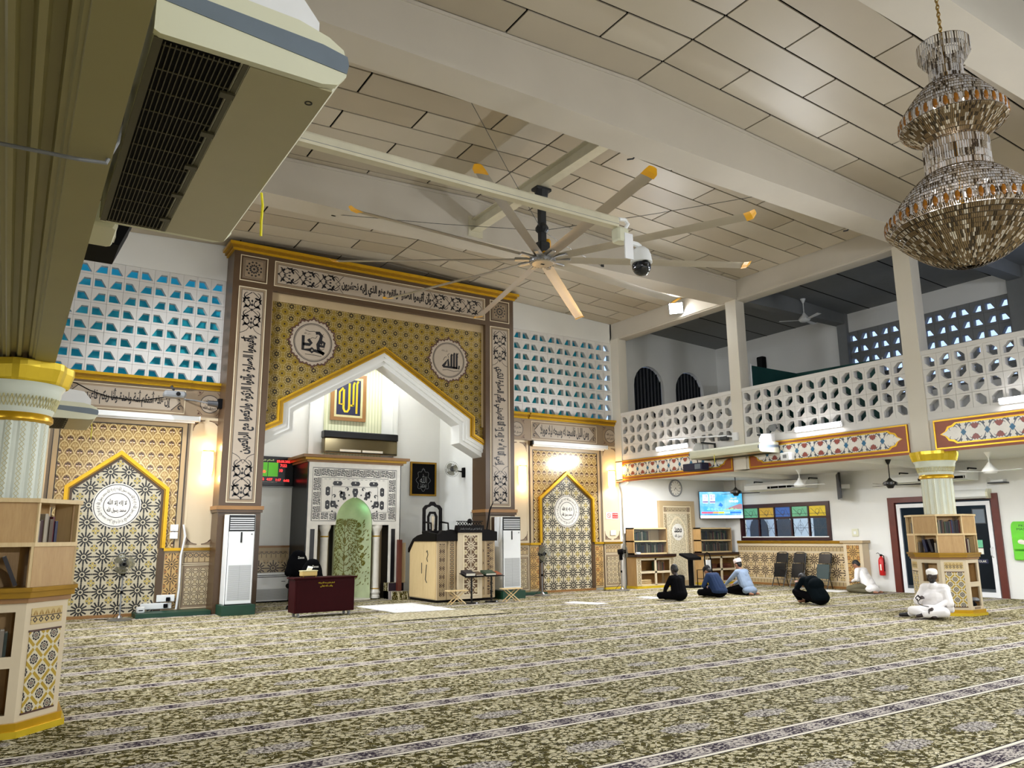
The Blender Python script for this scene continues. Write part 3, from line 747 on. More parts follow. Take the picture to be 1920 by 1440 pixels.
MB().box((XG, -6, 7.52), (XG+.36, YW, 8.3)).build('roof_beam', 'beam_paint', gal)
MB().box((XG-.025, -6, 7.56), (XG, YW, 7.60)).build('drip_line', 'beam_paint', gal)
# aisle ceiling beams
for y in (15.2, 10.9, 6.2):
    MB().box((XG+.34, y-.15, 3.16), (XR, y+.15, 3.3)).build('aisle_beam', 'white_wall', gal)
# --- left gallery: moulded underside seen overhead
lg = T('gallery_balcony', 'moulded olive underside of the gallery edge overhead beside the grey air conditioner', 'gallery', kind='structure')
prof = [(-6, 3.30), (-.9, 3.30), (-.85, 3.22), (-.55, 3.22), (-.52, 3.17), (-.38, 3.17), (-.36, 3.20), (-.20, 3.20), (-.185, 3.165), (-.165, 3.165), (-.155, 3.15), (-.135, 3.15), (-.125, 3.19), (-.09, 3.19), (-.075, 3.155), (-.05, 3.155),
        (-.04, 3.20), (.0, 3.20), (.01, 3.165), (.03, 3.165), (.04, 3.15), (.055, 3.15), (.06, 3.14), (.22, 3.14), (.225, 3.75), (-6, 3.75)]
MB().prism(prof, -6, YW, 'XZ').build('edge_beam', 'olive_paint', lg)
MB().box((.05, -6, 3.75), (.2, YW, 5.17)).build('parapet_wall', 'block_white', lg)
MB().box((-.2, -6, 7.52), (.15, YW, 8.2)).build('roof_beam', 'beam_paint', lg)
MB().box((-.2, 3.6, 5.1), (.2, 4.04, 7.6)).build('gallery_post', 'cream_paint', lg)
MB().tube([(-.9, 3.42, 3.21), (-.5, 3.5, 3.13), (-.2, 3.52, 3.12), (.1, 3.48, 3.11), (.2, 3.48, 3.12), (.235, 3.47, 3.22), (.25, 3.46, 3.5)], .009).build('surface_cable', 'mid_grey', lg)

# --- floral tile panels on the gallery beam
def beam_panel(y0, y1):
    t = MB(); t.box((XG-.035, y0, 3.16), (XG-.001, y1, 3.74)); o = t.build('floral_panel', 'terracotta', gal); d = XG-.037
    fr = MB(); fr.ring([(y0, 3.16), (y1, 3.16), (y1, 3.74), (y0, 3.74)], [(y0+.03, 3.19), (y1-.03, 3.19), (y1-.03, 3.71), (y0+.03, 3.71)], d-.008, d, 'YZ'); fr.build('gold_border', 'gold', o)
    def cart(g):
        a, b = y0+.12+g, y1-.12-g; z0, z1 = 3.24+g, 3.66-g; zm = 3.45
        L = [(a+.30, z0), (b-.30, z0), (b-.24, z0+.05), (b-.15, z0+.07), (b-.10, zm-.05), (b, zm), (b-.10, zm+.05), (b-.15, z1-.07), (b-.24, z1-.05), (b-.30, z1)]
        return L+[(a+.30, z1), (a+.24, z1-.05), (a+.15, z1-.07), (a+.10, zm+.05), (a, zm), (a+.10, zm-.05), (a+.15, z0+.07), (a+.24, z0+.05)]
    MB().ring(cart(0), cart(.03), d-.006, d, 'YZ').build('cartouche_border', 'gold', o)
    MB().prism(cart(.03), d-.003, d, 'YZ').build('cartouche', 'tile_white', o)
    f = MB(); dd = d-.005; n = max(1, int((y1-y0-.7)/.42)); st = (y1-y0-.7)/n
    for k in range(n):
        c = y0+.35+st*(k+.5); zm = 3.45
        f.mi = 0
        for s in (-1, 1):
            for e in (-1, 1):
                sp = [(c+s*(.02+.16*t_), zm+e*(.02+.15*sin(t_*pi*.8))) for t_ in [i/8 for i in range(9)]]
                f.strip(sp, [.006+.018*sin(pi*i/8) for i in range(9)], dd, 'YZ')
                sp = [(c+s*(.19-.08*cos(t_*4)), zm+e*(.09+.05*sin(t_*4))) for t_ in [i/8 for i in range(9)]]
                f.strip(sp, [.004+.016*sin(pi*i/8) for i in range(9)], dd, 'YZ')
                f.flat([(c+s*.03, zm+e*.13), (c+s*.06, zm+e*.185), (c+s*.09, zm+e*.13), (c+s*.06, zm+e*.11)], dd-.0005, 'YZ')
        f.mi = 1; f.flat([(c-.055, zm), (c, zm-.07), (c+.055, zm), (c, zm+.07)], dd-.001, 'YZ')
        f.mi = 2
        for e in (-1, 1):
            cc = c+st*.5 if k < n-1 else None
            if cc:
                f.flat([(cc, zm+e*.04), (cc+.05, zm+e*.08), (cc+.085, zm+e*.13), (cc+.05, zm+e*.135), (cc+.03, zm+e*.17), (cc, zm+e*.145), (cc-.03, zm+e*.17), (cc-.05, zm+e*.135), (cc-.085, zm+e*.13), (cc-.05, zm+e*.08)], dd-.001, 'YZ')
    q = f.build('floral_scrolls', ['tile_grey', 'tile_blue', 'tile_red'], o); q['kind'] = 'stuff'
    MB().box((XG-.03, y0, 3.115), (XG+.0, y1, 3.16)).build('lower_moulding', 'terracotta', o)
for a, b in ((13.50, 18.06), (8.84, 12.96), (4.08, 8.30)): beam_panel(a, b)

# --- columns with fluted shafts and gold capitals
def column(name, label, cx, cy, z0, shaft, trimm):
    t = T(name, label, 'column', (cx, cy, 0), kind='structure')
    mb = MB(); fl_ = lambda a, z: 1-.045*(1 if (a*16/(2*pi)) % 1 < .45 else 0)
    mb.lathe([(.285, z0), (.285, 2.62)], n=96, mod=fl_); mb.build('shaft', shaft, t)
    for k in range(16):                       # lattice strips between the flutes
        a = (k+.725)/16*2*pi; r = .288; s = MB(); L = 2.60-z0; m_ = int(L/.042)
        for i in range(m_):
            z = z0+.01+i*L/m_; w = .020
            for sg in (-1, 1):
                s.strip([(-w*sg, z), (0, z+L/m_*.5), (-w*sg, z+L/m_)], .006, 0, 'XZ')
        o = s.build('lattice_strip', trimm, t, (r*cos(a), r*sin(a), 0), (0, 0, a+pi/2))
    n = MB(); n.lathe([(.29, 2.60), (.315, 2.62), (.315, 2.66), (.30, 2.68)], n=40); autosmooth(n.build('neck_ring', 'gold', t))
    c = MB(); c.lathe([(.30, 2.68), (.315, 2.72), (.345, 2.84), (.36, 2.86), (.36, 2.90), (.39, 2.95)], n=40); autosmooth(c.build('bell', shaft, t))
    s = MB()
    for i in range(34):
        a0, a1 = 2*pi*i/34, 2*pi*(i+1)/34; pts = [((.318+.03*v)*cos(a0+(a1-a0)*u), (.318+.03*v)*sin(a0+(a1-a0)*u), 2.73+.10*v) for u, v in ((0, 0), (.5, 1), (1, 0))]
        s.tube(pts, .006, 4); pts = [((.318+.03*v)*cos(a0+(a1-a0)*u), (.318+.03*v)*sin(a0+(a1-a0)*u), 2.73+.10*v) for u, v in ((0, 1), (.5, 0), (1, 1))]; s.tube(pts, .006, 4)
    s.build('bell_lattice', trimm, t)
    g_ = MB(); R_ = [(.39, 2.95), (.40, 2.97), (.43, 3.08), (.43, 3.14)]
    g_.lathe(R_, n=48, mod=lambda a, z: 1+.05*cos(8*a)); g_.build('gold_abacus', 'gold_bright', t)
    return t
column('column', 'fluted pale green column with gold capital beside the ceiling air conditioners', -.05, 8.40, 1.9, 'pale_green', 'pale_gold')
column('column', 'fluted column with gold capital above the bookcase by the glass door', 15.62, 8.50, 1.9, 'pale_green', 'pale_gold')
# ================================================================== prayer-wall portal and ornament
def offset_path(P, t):
    """offset an open polyline by t to its right-hand side (downwards for a left-to-right arch)"""
    out = []; n = len(P)
    def nrm(a, b): dx, dy = b[0]-a[0], b[1]-a[1]; L = hypot(dx, dy); return (dy/L, -dx/L)
    for i in range(n):
        if i == 0: nx, ny = nrm(P[0], P[1]); out.append((P[0][0], P[0][1]+(t/ny if abs(ny) > .2 else 0)))
        elif i == n-1: nx, ny = nrm(P[-2], P[-1]); out.append((P[-1][0], P[-1][1]+(t/ny if abs(ny) > .2 else 0)))
        else:
            a, b = nrm(P[i-1], P[i]), nrm(P[i], P[i+1]); m = (a[0]+b[0], a[1]+b[1]); L = hypot(*m); m = (m[0]/L, m[1]/L)
            k = t/(m[0]*a[0]+m[1]*a[1]); out.append((P[i][0]+m[0]*k, P[i][1]+m[1]*k))
    return out
def band(mb, A, B, d0, d1, ax='XZ'):
    for i in range(len(A)-1):
        q = [A[i], A[i+1], B[i+1], B[i]]
        P = (lambda p, d: (p[0], d, p[1])) if ax == 'XZ' else (lambda p, d: (d, p[0], p[1]))
        mb.hexa([P(p, d0) for p in q], [P(p, d1) for p in q])
def rect(x0, z0, x1, z1): return [(x0, z0), (x1, z0), (x1, z1), (x0, z1)]
def frame(mb, x0, z0, x1, z1, w, d0, d1, ax='XZ'): return mb.ring(rect(x0, z0, x1, z1), rect(x0+w, z0+w, x1-w, z1-w), d0, d1, ax)
def circ(c, r, n=40, wob=0.0, k=0): return [(c[0]+r*(1+wob*cos(k*2*pi*i/n))*cos(2*pi*i/n), c[1]+r*(1+wob*cos(k*2*pi*i/n))*sin(2*pi*i/n)) for i in range(n)]
def arabesque(mb, u0, v0, w, h, n, d, vert=True, ax='XZ'):
    """mirrored scrolls with leaves: n units along the length"""
    def pt(s, t): return (u0+w*(.5+s), v0+t) if vert else (u0+t, v0+h*(.5+s))
    W_, L = (w, h) if vert else (h, w); st = L/n
    for k in range(n):
        b = st*k
        for e in (-1, 1):
            for fl, c in ((1, .30), (-1, .74)):
                sp = []; 
                for i in range(15):
                    a = i/14*4.3*fl; r = .21*(1-i/22)
                    sp.append(pt(e*(.25+r*cos(a+pi*.5)*.95)*1.0, b+st*c+r*sin(a+pi*.5)*W_))
                mb.strip(sp, [W_*(.025+.11*(i/14)**1.4) for i in range(15)], d, ax)
            sp = [pt(e*(.02+.40*sin(pi*i/8)), b+st*(i/8)) for i in range(9)]; mb.strip(sp, W_*.036, d, ax)
            for c2 in (.06, .52):
                sp = [pt(e*(.30+.10*cos(2.6*i/6)), b+st*(c2)+W_*.10*sin(2.6*i/6)) for i in range(7)]; mb.strip(sp, [W_*(.02+.07*sin(pi*i/6)) for i in range(7)], d, ax)
            mb.flat([pt(e*x, b+st*.5+y*W_) for x, y in ((.12, .0), (.17, .07), (.24, .03), (.17, -.05))], d, ax)
            sp = [pt(e*(.48-.10*sin(pi*i/6)), b+st*(.36+.28*i/6)) for i in range(7)]; mb.strip(sp, [W_*(.02+.09*sin(pi*i/6)) for i in range(7)], d, ax)
        for c, s in ((.0, 1), (.5, 1)):
            q = [(0, .09), (.055, 0), (0, -.09), (-.055, 0)]; mb.flat([pt(x, b+st*c+y*W_) for x, y in q], d, ax)
        mb.flat([pt(x, b+st*.26+y*W_) for x, y in ((0, .12), (.07, .02), (.03, -.05), (0, -.02), (-.03, -.05), (-.07, .02))], d, ax)
def rosette(mb, c, r, d, n=12, ax='XZ'):
    for k in range(n):
        a = 2*pi*k/n
        for r0, r1, wd in ((.22, .52, .10), (.58, .80, .13)):
            aa = a+(pi/n if r0 > .5 else 0); u, v = cos(aa), sin(aa)
            mb.flat([(c[0]+r*(r0*u), c[1]+r*(r0*v)), (c[0]+r*((r0+r1)/2*u-wd*v), c[1]+r*((r0+r1)/2*v+wd*u)), (c[0]+r*r1*u, c[1]+r*r1*v), (c[0]+r*((r0+r1)/2*u+wd*v), c[1]+r*((r0+r1)/2*v-wd*u))], d, ax)
    mb.flat(circ(c, r*.12, 12), d, ax)

PX0, PX1, PIL, YP = 3.75, 11.31, .90, 17.45
portal = T('mihrab_portal', 'tall brown portal with gold cornice and black calligraphy bands around the white niche', 'portal', (0, 0, 0), kind='structure')
for x0, x1 in ((PX0, PX0+PIL), (PX1-PIL, PX1)):
    pl = MB(); pl.box((x0, YP, 0), (x1, YW+.05, 8.02)); p = pl.build('pillar', 'brown_frame', portal)
    MB().box((x0-.05, YP-.06, 2.16), (x1+.05, YW, 2.24)).build('ledge', 'wood_brown', p)
    MB().box((x0-.03, YP-.04, 2.10), (x1+.03, YW, 2.16)).build('ledge_moulding', 'brown_frame', p)
    xc = (x0+x1)/2; d = YP-.004
    # long inscription panel
    f = MB(); frame(f, xc-.31, 2.31, xc+.31, 7.19, .016, d-.006, d); f.build('panel_border', 'cream_line', p)
    f = MB(); frame(f, xc-.292, 2.33, xc+.292, 7.17, .05, d-.003, d); f.build('panel_margin', 'taupe', p)
    f = MB(); f.box((xc-.243, d-.004, 2.38), (xc+.243, d, 7.12)); bp = f.build('inscription_field', 'print_cream', p)
    a = MB(); dd = d-.0055
    frame(a, xc-.243, 2.38, xc+.243, 7.12, .008, dd-.001, dd)
    arabesque(a, xc-.225, 2.41, .45, .84, 2, dd-.001); arabesque(a, xc-.225, 6.24, .45, .84, 2, dd-.001)
    for zz, s in ((3.28, 1), (6.20, -1)): a.strip([(xc-.235, zz+.10*s), (xc-.16, zz+.07*s), (xc-.09, zz+.02*s), (xc, zz-.12*s*-1*-1), (xc+.09, zz+.02*s), (xc+.16, zz+.07*s), (xc+.235, zz+.10*s)], .012, dd-.001)
    q = a.build('arabesque', 'print_black', bp); q['kind'] = 'stuff'
    body = 'وأقيموا الصلوة وآتوا الزكوة واركعوا مع الراكعين' if x0 == PX0 else 'إنني أنا الله لا إله إلا أنا فاعبدني وأقم الصلوة لذكري'
    lettering(shape(body), 'print_black', bp, (xc, 4.72), 2.70, .40, 'XZ', dd-.001, 1 if x0 == PX0 else 3, bold=.045)
    # square rosette panels at the corners, and the low panel above the cooler
    f = MB(); frame(f, xc-.31, 7.33, xc+.31, 7.94, .016, d-.006, d); f.build('panel_border', 'cream_line', p)
    f = MB(); f.box((xc-.25, d-.004, 7.39), (xc+.25, d, 7.88)); r_ = f.build('rosette_field', 'taupe', p)
    f = MB(); rosette(f, (xc, 7.635), .235, dd); 
    for g_ in (.21, .235): frame(f, xc-g_, 7.635-g_, xc+g_, 7.635+g_, .006, dd-.001, dd)
    o = f.build('rosette', 'print_black', r_); o['kind'] = 'stuff'
    f = MB(); frame(f, xc-.31, .15, xc+.31, 2.06, .016, d-.006, d); f.build('panel_border', 'cream_line', p)
# lintel with inscription
l = MB(); l.box((PX0+PIL, YP, 7.20), (PX1-PIL, YW, 8.02)); lin_ = l.build('lintel', 'brown_frame', portal); d = YP-.004; xa, xb = PX0+PIL+.02, PX1-PIL-.02
f = MB(); frame(f, xa, 7.32, xb, 7.93, .016, d-.006, d); f.build('panel_border', 'cream_line', lin_)
f = MB(); frame(f, xa+.02, 7.34, xb-.02, 7.91, .05, d-.003, d); f.build('panel_margin', 'taupe', lin_)
f = MB(); f.box((xa+.08, d-.004, 7.40), (xb-.08, d, 7.85)); fld = f.build('inscription_field', 'print_cream', lin_)
a = MB(); dd = d-.006; arabesque(a, xa+.10, 7.41, 1.50, .43, 3, dd, False); arabesque(a, xb-1.60, 7.41, 1.50, .43, 3, dd, False)
for x_, s in ((xa+1.66, -1), (xb-1.66, 1)): a.strip([(x_+.02*s*-1, 7.41), (x_+.03*s, 7.46), (x_+.10*s, 7.56), (x_+.18*s, 7.625), (x_+.10*s, 7.69), (x_+.03*s, 7.79), (x_-.02*s, 7.84)], .012, dd)
o = a.build('arabesque', 'print_black', fld); o['kind'] = 'stuff'
lettering(shape('وأن أقيموا الصلوة واتقوه وهو الذي إليه تحشرون'), 'print_black', fld, (7.53, 7.625), 2.45, .38, 'XZ', dd, bold=.045)
# stepped gold cornice
for z0, z1, e in ((8.02, 8.07, .04), (8.07, 8.13, .08), (8.13, 8.20, .13)):
    MB().box((PX0-e, YP-e, z0), (PX1+e, YW, z1)).build('cornice_step', 'gold' if z1 < 8.1 or z1 > 8.15 else 'gold_dark', portal)
# gable field with arch
AP = [(4.65, 4.06), (4.93, 4.20), (4.93, 4.66), (7.53, 6.24), (10.13, 4.66), (10.13, 4.20), (10.41, 4.06)]
YG = 17.60
g_ = MB(); g_.prism([(4.65, 7.0)]+AP+[(10.41, 7.0)], YG, YW+.02, 'XZ'); gf = g_.build('gable_field', 'gable_gold', portal)
MB().box((4.65, YG-.03, 7.0), (10.41, YW, 7.2)).build('gable_top_band', 'sand_dark', portal)
for x0, x1 in ((4.65, 4.70), (10.36, 10.41)): MB().box((x0, YG-.03, 4.4), (x1, YG+.05, 7.0)).build('gable_side_band', 'sand_dark', portal)
for t0, t1, d0, mt in ((0, .045, .07, 'gold'), (.045, .10, .10, 'gold_dark'), (.10, .13, .06, 'gold'), (.13, .22, .03, 'white_wall'), (.22, .30, .0, 'white_wall'), (.30, .40, -.06, 'white_wall')):
    m_ = MB(); band(m_, offset_path(AP, t0), offset_path(AP, t1), YG-d0, YW+.02); m_.build('arch_moulding', mt, portal)
# round medallions on the gable
def medal(c, body):
    t = MB(); d = YG-.006; t.prism(circ(c, .56, 96, .03, 12), d-.004, d+.006); o = t.build('medallion', 'print_cream', gf)
    r_ = MB(); dd = d-.006
    L = 12
    for k in range(L):
        a0 = 2*pi*k/L; s = [(c[0]+R_*cos(a0+tt), c[1]+R_*sin(a0+tt)) for R_, tt in ((.60, 0), (.545, .10), (.565, .18), (.52, 2*pi/L/2), (.565, 2*pi/L-.18), (.545, 2*pi/L-.10), (.60, 2*pi/L))]
        r_.strip(s, .036, dd); r_.flat([(c[0]+R_*cos(a0+tt), c[1]+R_*sin(a0+tt)) for R_, tt in ((.66 if k % 3 == 0 else .62, 0), (.58, .055), (.56, 0), (.58, -.055))], dd-.0005)
    r_.build('scalloped_edge', 'print_brown', o)
    e = MB(); e.ring(circ(c, .47, 48), circ(c, .455, 48), dd-.001, dd); e.build('medallion_ring', 'print_black', o); e = MB(); e.ring(circ(c, .44, 48), circ(c, .432, 48), dd-.001, dd); e.build('medallion_ring', 'print_black', o)
    return o, dd
o, dd = medal((5.70, 6.12), '')
k_ = MB()      # square kufic name, left medallion
for pth, w in (([(5.46, 6.27), (5.46, 5.93), (5.62, 5.93)], .05), ([(5.46, 6.06), (5.62, 6.06), (5.66, 6.10), (5.58, 6.19)], .05), ([(5.62, 5.93), (5.68, 5.88), (5.74, 5.93), (5.68, 5.98), (5.62, 5.93)], .04), ([(5.74, 5.93), (5.98, 5.88)], .05),
               ([(5.98, 5.86), (5.84, 5.95), (5.82, 6.08), (5.88, 6.20), (5.90, 6.31), (5.84, 6.37), (5.76, 6.36)], .055), ([(5.84, 6.06), (5.97, 6.05), (5.98, 6.14), (5.93, 6.17), (5.89, 6.10)], .045)):
    k_.strip(pth, w*1.45, dd)
for pth in ([(5.50, 6.41), (5.60, 6.38), (5.72, 6.40), (5.80, 6.36)], [(5.60, 6.18), (5.68, 6.24), (5.76, 6.23), (5.80, 6.30)], [(5.86, 5.99), (5.92, 5.96), (5.98, 6.0)], [(5.52, 5.82), (5.72, 5.82), (5.92, 5.80)], [(5.95, 6.36), (5.92, 6.31), (5.97, 6.28)]): k_.strip(pth, .012, dd)
k_.build('calligraphy', 'print_black', o)
lettering(shape('صلى الله'), 'print_black', o, (5.56, 6.33), .17, .06, 'XZ', dd)
o, dd = medal((9.36, 6.12), '')
k_ = MB()
for pth, w in (([(9.60, 5.90), (9.60, 6.28), (9.62, 6.33)], .042), ([(9.52, 5.90), (9.52, 6.28), (9.54, 6.33)], .042), ([(9.44, 5.94), (9.44, 6.24), (9.46, 6.29)], .042), ([(9.62, 5.93), (9.20, 5.93)], .04), ([(9.18, 5.93), (9.26, 6.02), (9.34, 6.14), (9.36, 5.96)], .045), ([(9.66, 5.90), (9.68, 6.0)], .03)): k_.strip(pth, w*1.4, dd)
for pth in ([(9.20, 6.10), (9.24, 6.18), (9.30, 6.20)], [(9.64, 6.22), (9.60, 6.30), (9.66, 6.34)], [(9.18, 5.84), (9.34, 5.86), (9.52, 5.83), (9.68, 5.86)], [(9.36, 6.18), (9.33, 6.26), (9.38, 6.30)]): k_.strip(pth, .013, dd)
k_.build('calligraphy', 'print_black', o)
lettering(shape('جل جلاله'), 'print_black', o, (9.24, 6.36), .18, .06, 'XZ', dd)

# ---------------------------------------------------------------- recess behind the arch
rc = T('niche_recess', 'white lit recess behind the gable arch', 'recess', kind='structure')
RB, RX0, RX1, RZ = 20.25, 4.55, 10.50, 6.45
MB().box((RX0-.2, YW+.0, -.02), (RX0, RB+.2, RZ)).build('recess_side', 'white_wall', rc)
MB().box((RX1, YW+.0, -.02), (RX1+.2, RB+.2, RZ)).build('recess_side', 'white_wall', rc)
MB().box((RX0-.2, RB, -.02), (RX1+.2, RB+.2, RZ)).build('recess_back', 'white_wall', rc)
MB().box((RX0-.2, YW, RZ), (RX1+.2, RB+.2, RZ+.1)).build('recess_ceiling', 'white_wall', rc)
MB().box((6.95, RB-.04, 3.4), (8.62, RB-.001, RZ)).build('corrugated_strip', 'corrugated', rc)
for x in (6.55, 9.0): MB().box((x-.02, RB-.10, 3.4), (x+.10, RB-.001, RZ)).build('recess_pier', 'white_wall', rc)
def wainscot_x(parent, x0, x1, y, h=1.36):
    w = MB().box((x0, y-.05, 0), (x1, y-.001, h)).build('wainscot', 'sand_dark', parent)
    MB().box((x0+.03, y-.056, .18), (x1-.03, y-.05, h-.36)).build('star_panel', 'star_fret_x', w)
    MB().box((x0+.03, y-.056, h-.30), (x1-.03, y-.05, h-.14)).build('chain_border', 'chain_x', w)
    MB().box((x0, y-.075, h-.05), (x1, y-.001, h)).build('wainscot_cap', 'wood_brown', w)
    return w
wainscot_x(rc, RX0, 6.15, RB-.001)

# ---------------------------------------------------------------- the two arched wall panels
def bay_panel(cx, star, scal, side):
    t = T('arched_wall_panel', 'patterned wall panel with gold pointed arch %s' % ('beside the column bookcase across from the door' if side < 0 else 'beside the corner with the no smoking sign'), 'wall panel', kind='structure')
    y = YW
    # frieze
    MB().box((cx-1.99, y-.05, 4.20), (cx+2.0, y, 4.82)).build('frieze', 'taupe', t)
    fr = MB().box((cx-1.20, y-.055, 4.25), (cx+1.17, y-.05, 4.77)).build('frieze_panel', 'taupe', t)
    d = y-.056; f = MB(); frame(f, cx-1.20, 4.25, cx+1.17, 4.77, .012, d-.004, d); f.build('frieze_border', 'cream_line', fr)
    e = MB(); e.prism([(cx-1.09, 4.51), (cx-.90, 4.31), (cx+.90, 4.31), (cx+1.07, 4.51), (cx+.90, 4.71), (cx-.90, 4.71)], d-.003, d); cr = e.build('frieze_field', 'print_cream', fr)
    a = MB(); dd = d-.004
    for s in (-1, 1):
        for e_ in (-1, 1):
            c0 = (cx-.01+s*1.06, 4.51+e_*.14); a.strip([(c0[0]+s*.02+.07*cos(k*.7)*(1-k/10), c0[1]+.07*sin(k*.7)*(1-k/10)) for k in range(8)], [.008+.004*k for k in range(8)], dd)
            a.strip([(cx-.01+s*1.08, 4.51+e_*.02), (cx-.01+s*.96, 4.51+e_*.14), (cx-.01+s*.90, 4.51+e_*.20)], .014, dd)
    a.build('corner_scrolls', 'print_black', cr)['kind'] = 'stuff'
    lettering(shape('إن هذه أمتكم أمة واحدة وأنا ربكم فاعبدون' if side < 0 else 'ومن الليل فاسجد له وسبحه ليلا طويلا'), 'print_black', cr, (cx-.01, 4.51), 1.76, .36, 'XZ', dd-.001, bold=.03)
    # roundels
    for s in (-1, 1):
        rx = cx+s*1.69; q = MB().box((rx-.27, y-.058, 4.25), (rx+.27, y-.05, 4.80)).build('roundel_panel', 'taupe', t)
        e = MB(); e.prism(circ((rx, 4.51), .20, 36), d-.006, d); k_ = e.build('roundel', 'print_cream', q)
        e = MB(); e.ring(circ((rx, 4.51), .205, 36), circ((rx, 4.51), .192, 36), d-.008, d-.004); e.build('roundel_ring', 'print_black', k_)
        lettering(shape('بسم الله' if s*side > 0 else 'سبحان ربي العظيم'), 'print_black', k_, (rx, 4.56), .28, .12, 'XZ', d-.007, bold=.02)
        lettering(shape('الرحمن الرحيم' if s*side > 0 else 'صدق الله'), 'print_black', k_, (rx, 4.43), .28, .10, 'XZ', d-.007, bold=.02)
        e = MB()
        for i_ in (-1, 1):
            for j_ in (-1, 1):
                e.strip([(rx+i_*.26, 4.52+j_*.16), (rx+i_*.20, 4.52+j_*.20), (rx+i_*.15, 4.52+j_*.265)], .012, d-.0035); e.flat([(rx+i_*.255, 4.52+j_*.26), (rx+i_*.19, 4.52+j_*.25), (rx+i_*.225, 4.52+j_*.20)], d-.0035)
        e.build('corner_leaves', 'print_brown', q)['kind'] = 'stuff'
    for z0, z1, e in ((4.82, 4.87, .08), (4.87, 4.93, .12), (4.93, 4.99, .17)):
        for x0, x1 in ((cx-2.0-e*.2, cx-1.30), (cx-1.30, cx+1.26), (cx+1.26, cx+2.0+e*.2)):
            ex = e+(.03 if x0 == cx-1.30 else 0); MB().box((x0, y-ex, z0), (x1, y, z1)).build('cornice_step', 'gold' if z0 != 4.87 else 'gold_dark', t)
    # pilasters with arched niches
    for s in (-1, 1):
        x0, x1 = (cx+1.33, cx+1.99) if s > 0 else (cx-1.99, cx-1.33); xc = (x0+x1)/2
        p = MB().box((x0, y-.06, 1.36), (x1, y, 4.20)).build('pilaster', 'sand', t); d2 = y-.062
        g_ = MB(); frame(g_, x0+.03, 1.40, x1-.03, 4.16, .012, d2-.004, d2); g_.build('pilaster_border', 'cream_line', p)
        for zc, sg in ((4.145, 1), (1.415, -1)):
            for e in (-1, 1):
                k_ = MB(); x_ = xc+e*.285
                k_.flat([(x_, zc), (x_, zc-sg*.26)]+[(x_-e*.24*(1-cos(pi/2*i/6)), zc-sg*.26+sg*.24*sin(pi/2*i/6)) for i in range(1, 7)]+[(x_-e*.24, zc)], d2-.001)
                k_.build('spandrel', 'taupe', p); k_ = MB(); k_.strip([(x_-e*.005, zc-sg*.25)]+[(x_-e*.24*(1-cos(pi/2*i/6)), zc-sg*.26+sg*.24*sin(pi/2*i/6)) for i in range(0, 7)], .012, d2-.002); k_.strip([(x_-e*.03, zc-sg*.03), (x_-e*.05, zc-sg*.12), (x_-e*.10, zc-sg*.07)], .02, d2-.002)
                k_.build('spandrel_scroll', 'print_brown', p)['kind'] = 'stuff'
        MB().box((x0-.03, y-.10, 1.30), (x1+.03, y, 1.36)).build('dado_ledge', 'gold_dark', t)
        dp = MB().box((x0, y-.07, .06), (x1, y, 1.30)).build('dado_panel', 'taupe', t)
        g_ = MB(); frame(g_, x0+.02, .10, x1-.02, 1.0, .014, y-.078, y-.07); frame(g_, x0+.02, 1.02, x1-.02, 1.29, .014, y-.078, y-.07); g_.build('dado_border', 'cream_line', dp)
        MB().box((x0+.09, y-.076, .17), (x1-.09, y-.07, .93)).build('dado_star_field', 'star_small', dp)
        MB().box((x0+.06, y-.076, 1.06), (x1-.06, y-.07, 1.25)).build('dado_chain_field', 'chain_x', dp)
        MB().box((x0-.01, y-.10, 0), (x1+.01, y, .06)).build('gold_plinth', 'gold_bright', t)
    # scallop field with frame
    MB().box((cx-1.33, y-.035, .06), (cx+1.33, y, 4.20)).build('panel_back', 'taupe', t)
    f = MB(); frame(f, cx-1.27, 1.22, cx+1.27, 4.06, .10, y-.05, y-.035); f.build('panel_frame', 'sand_dark', t)
    for g0 in (1.275, 1.165):
        f = MB(); frame(f, cx-g0, 1.24, cx+g0, 4.06-(1.275-g0), .014, y-.053, y-.035); f.build('frame_line', 'print_black', t)
    MB().box((cx-1.15, y-.042, 1.30), (cx+1.15, y-.03, 3.94)).build('scallop_field', scal, t)
    # gold pointed arch
    A = [(cx-.98, 1.36), (cx-.98, 2.62), (cx, 3.38), (cx+.98, 2.62), (cx+.98, 1.36)]
    def off(t_): q = offset_path(A, t_); q[0] = (cx-.98+t_, 1.36); q[-1] = (cx+.98-t_, 1.36); return q
    for t0, t1, dd_, mt in ((0, .07, .11, 'gold'), (.07, .10, .08, 'gold_dark'), (.10, .15, .06, 'brown_frame')):
        m_ = MB(); band(m_, off(t0), off(t1), y-dd_, y-.03); m_.build('arch_moulding', mt, t)
    for s in (-1, 1):
        a, b = (cx+.98, cx+1.30) if s > 0 else (cx-1.30, cx-.98)
        MB().box((a-.02, y-.10, 1.30), (b+.03, y, 1.36)).build('dado_ledge', 'gold', t)
        q = MB().box((a-.12 if s > 0 else a, y-.055, .06), (b if s > 0 else b+.12, y, 1.30)).build('dado_strip', 'sand_dark', t)
        MB().box((a+.02, y-.062, .12), (b-.03, y-.055, 1.25)).build('rosette_strip', 'star_brown', q)
        MB().box((a-.12 if s > 0 else b-.02, y-.07, .06), (a-.0 if s > 0 else b+.12, y-.05, 1.36)).build('jamb', 'brown_frame', q)
    st = MB(); st.prism([(cx-.84, .06), (cx+.84, .06)]+[(cx+.84, 2.56), (cx, 3.20), (cx-.84, 2.56)], y-.056, y-.03); so = st.build('star_field', star, t)
    m_ = MB(); c = (cx, 2.24); m_.prism(circ(c, .455, 56), y-.062, y-.05); md = m_.build('calligraphy_disc', 'tile_white', so); d3 = y-.063
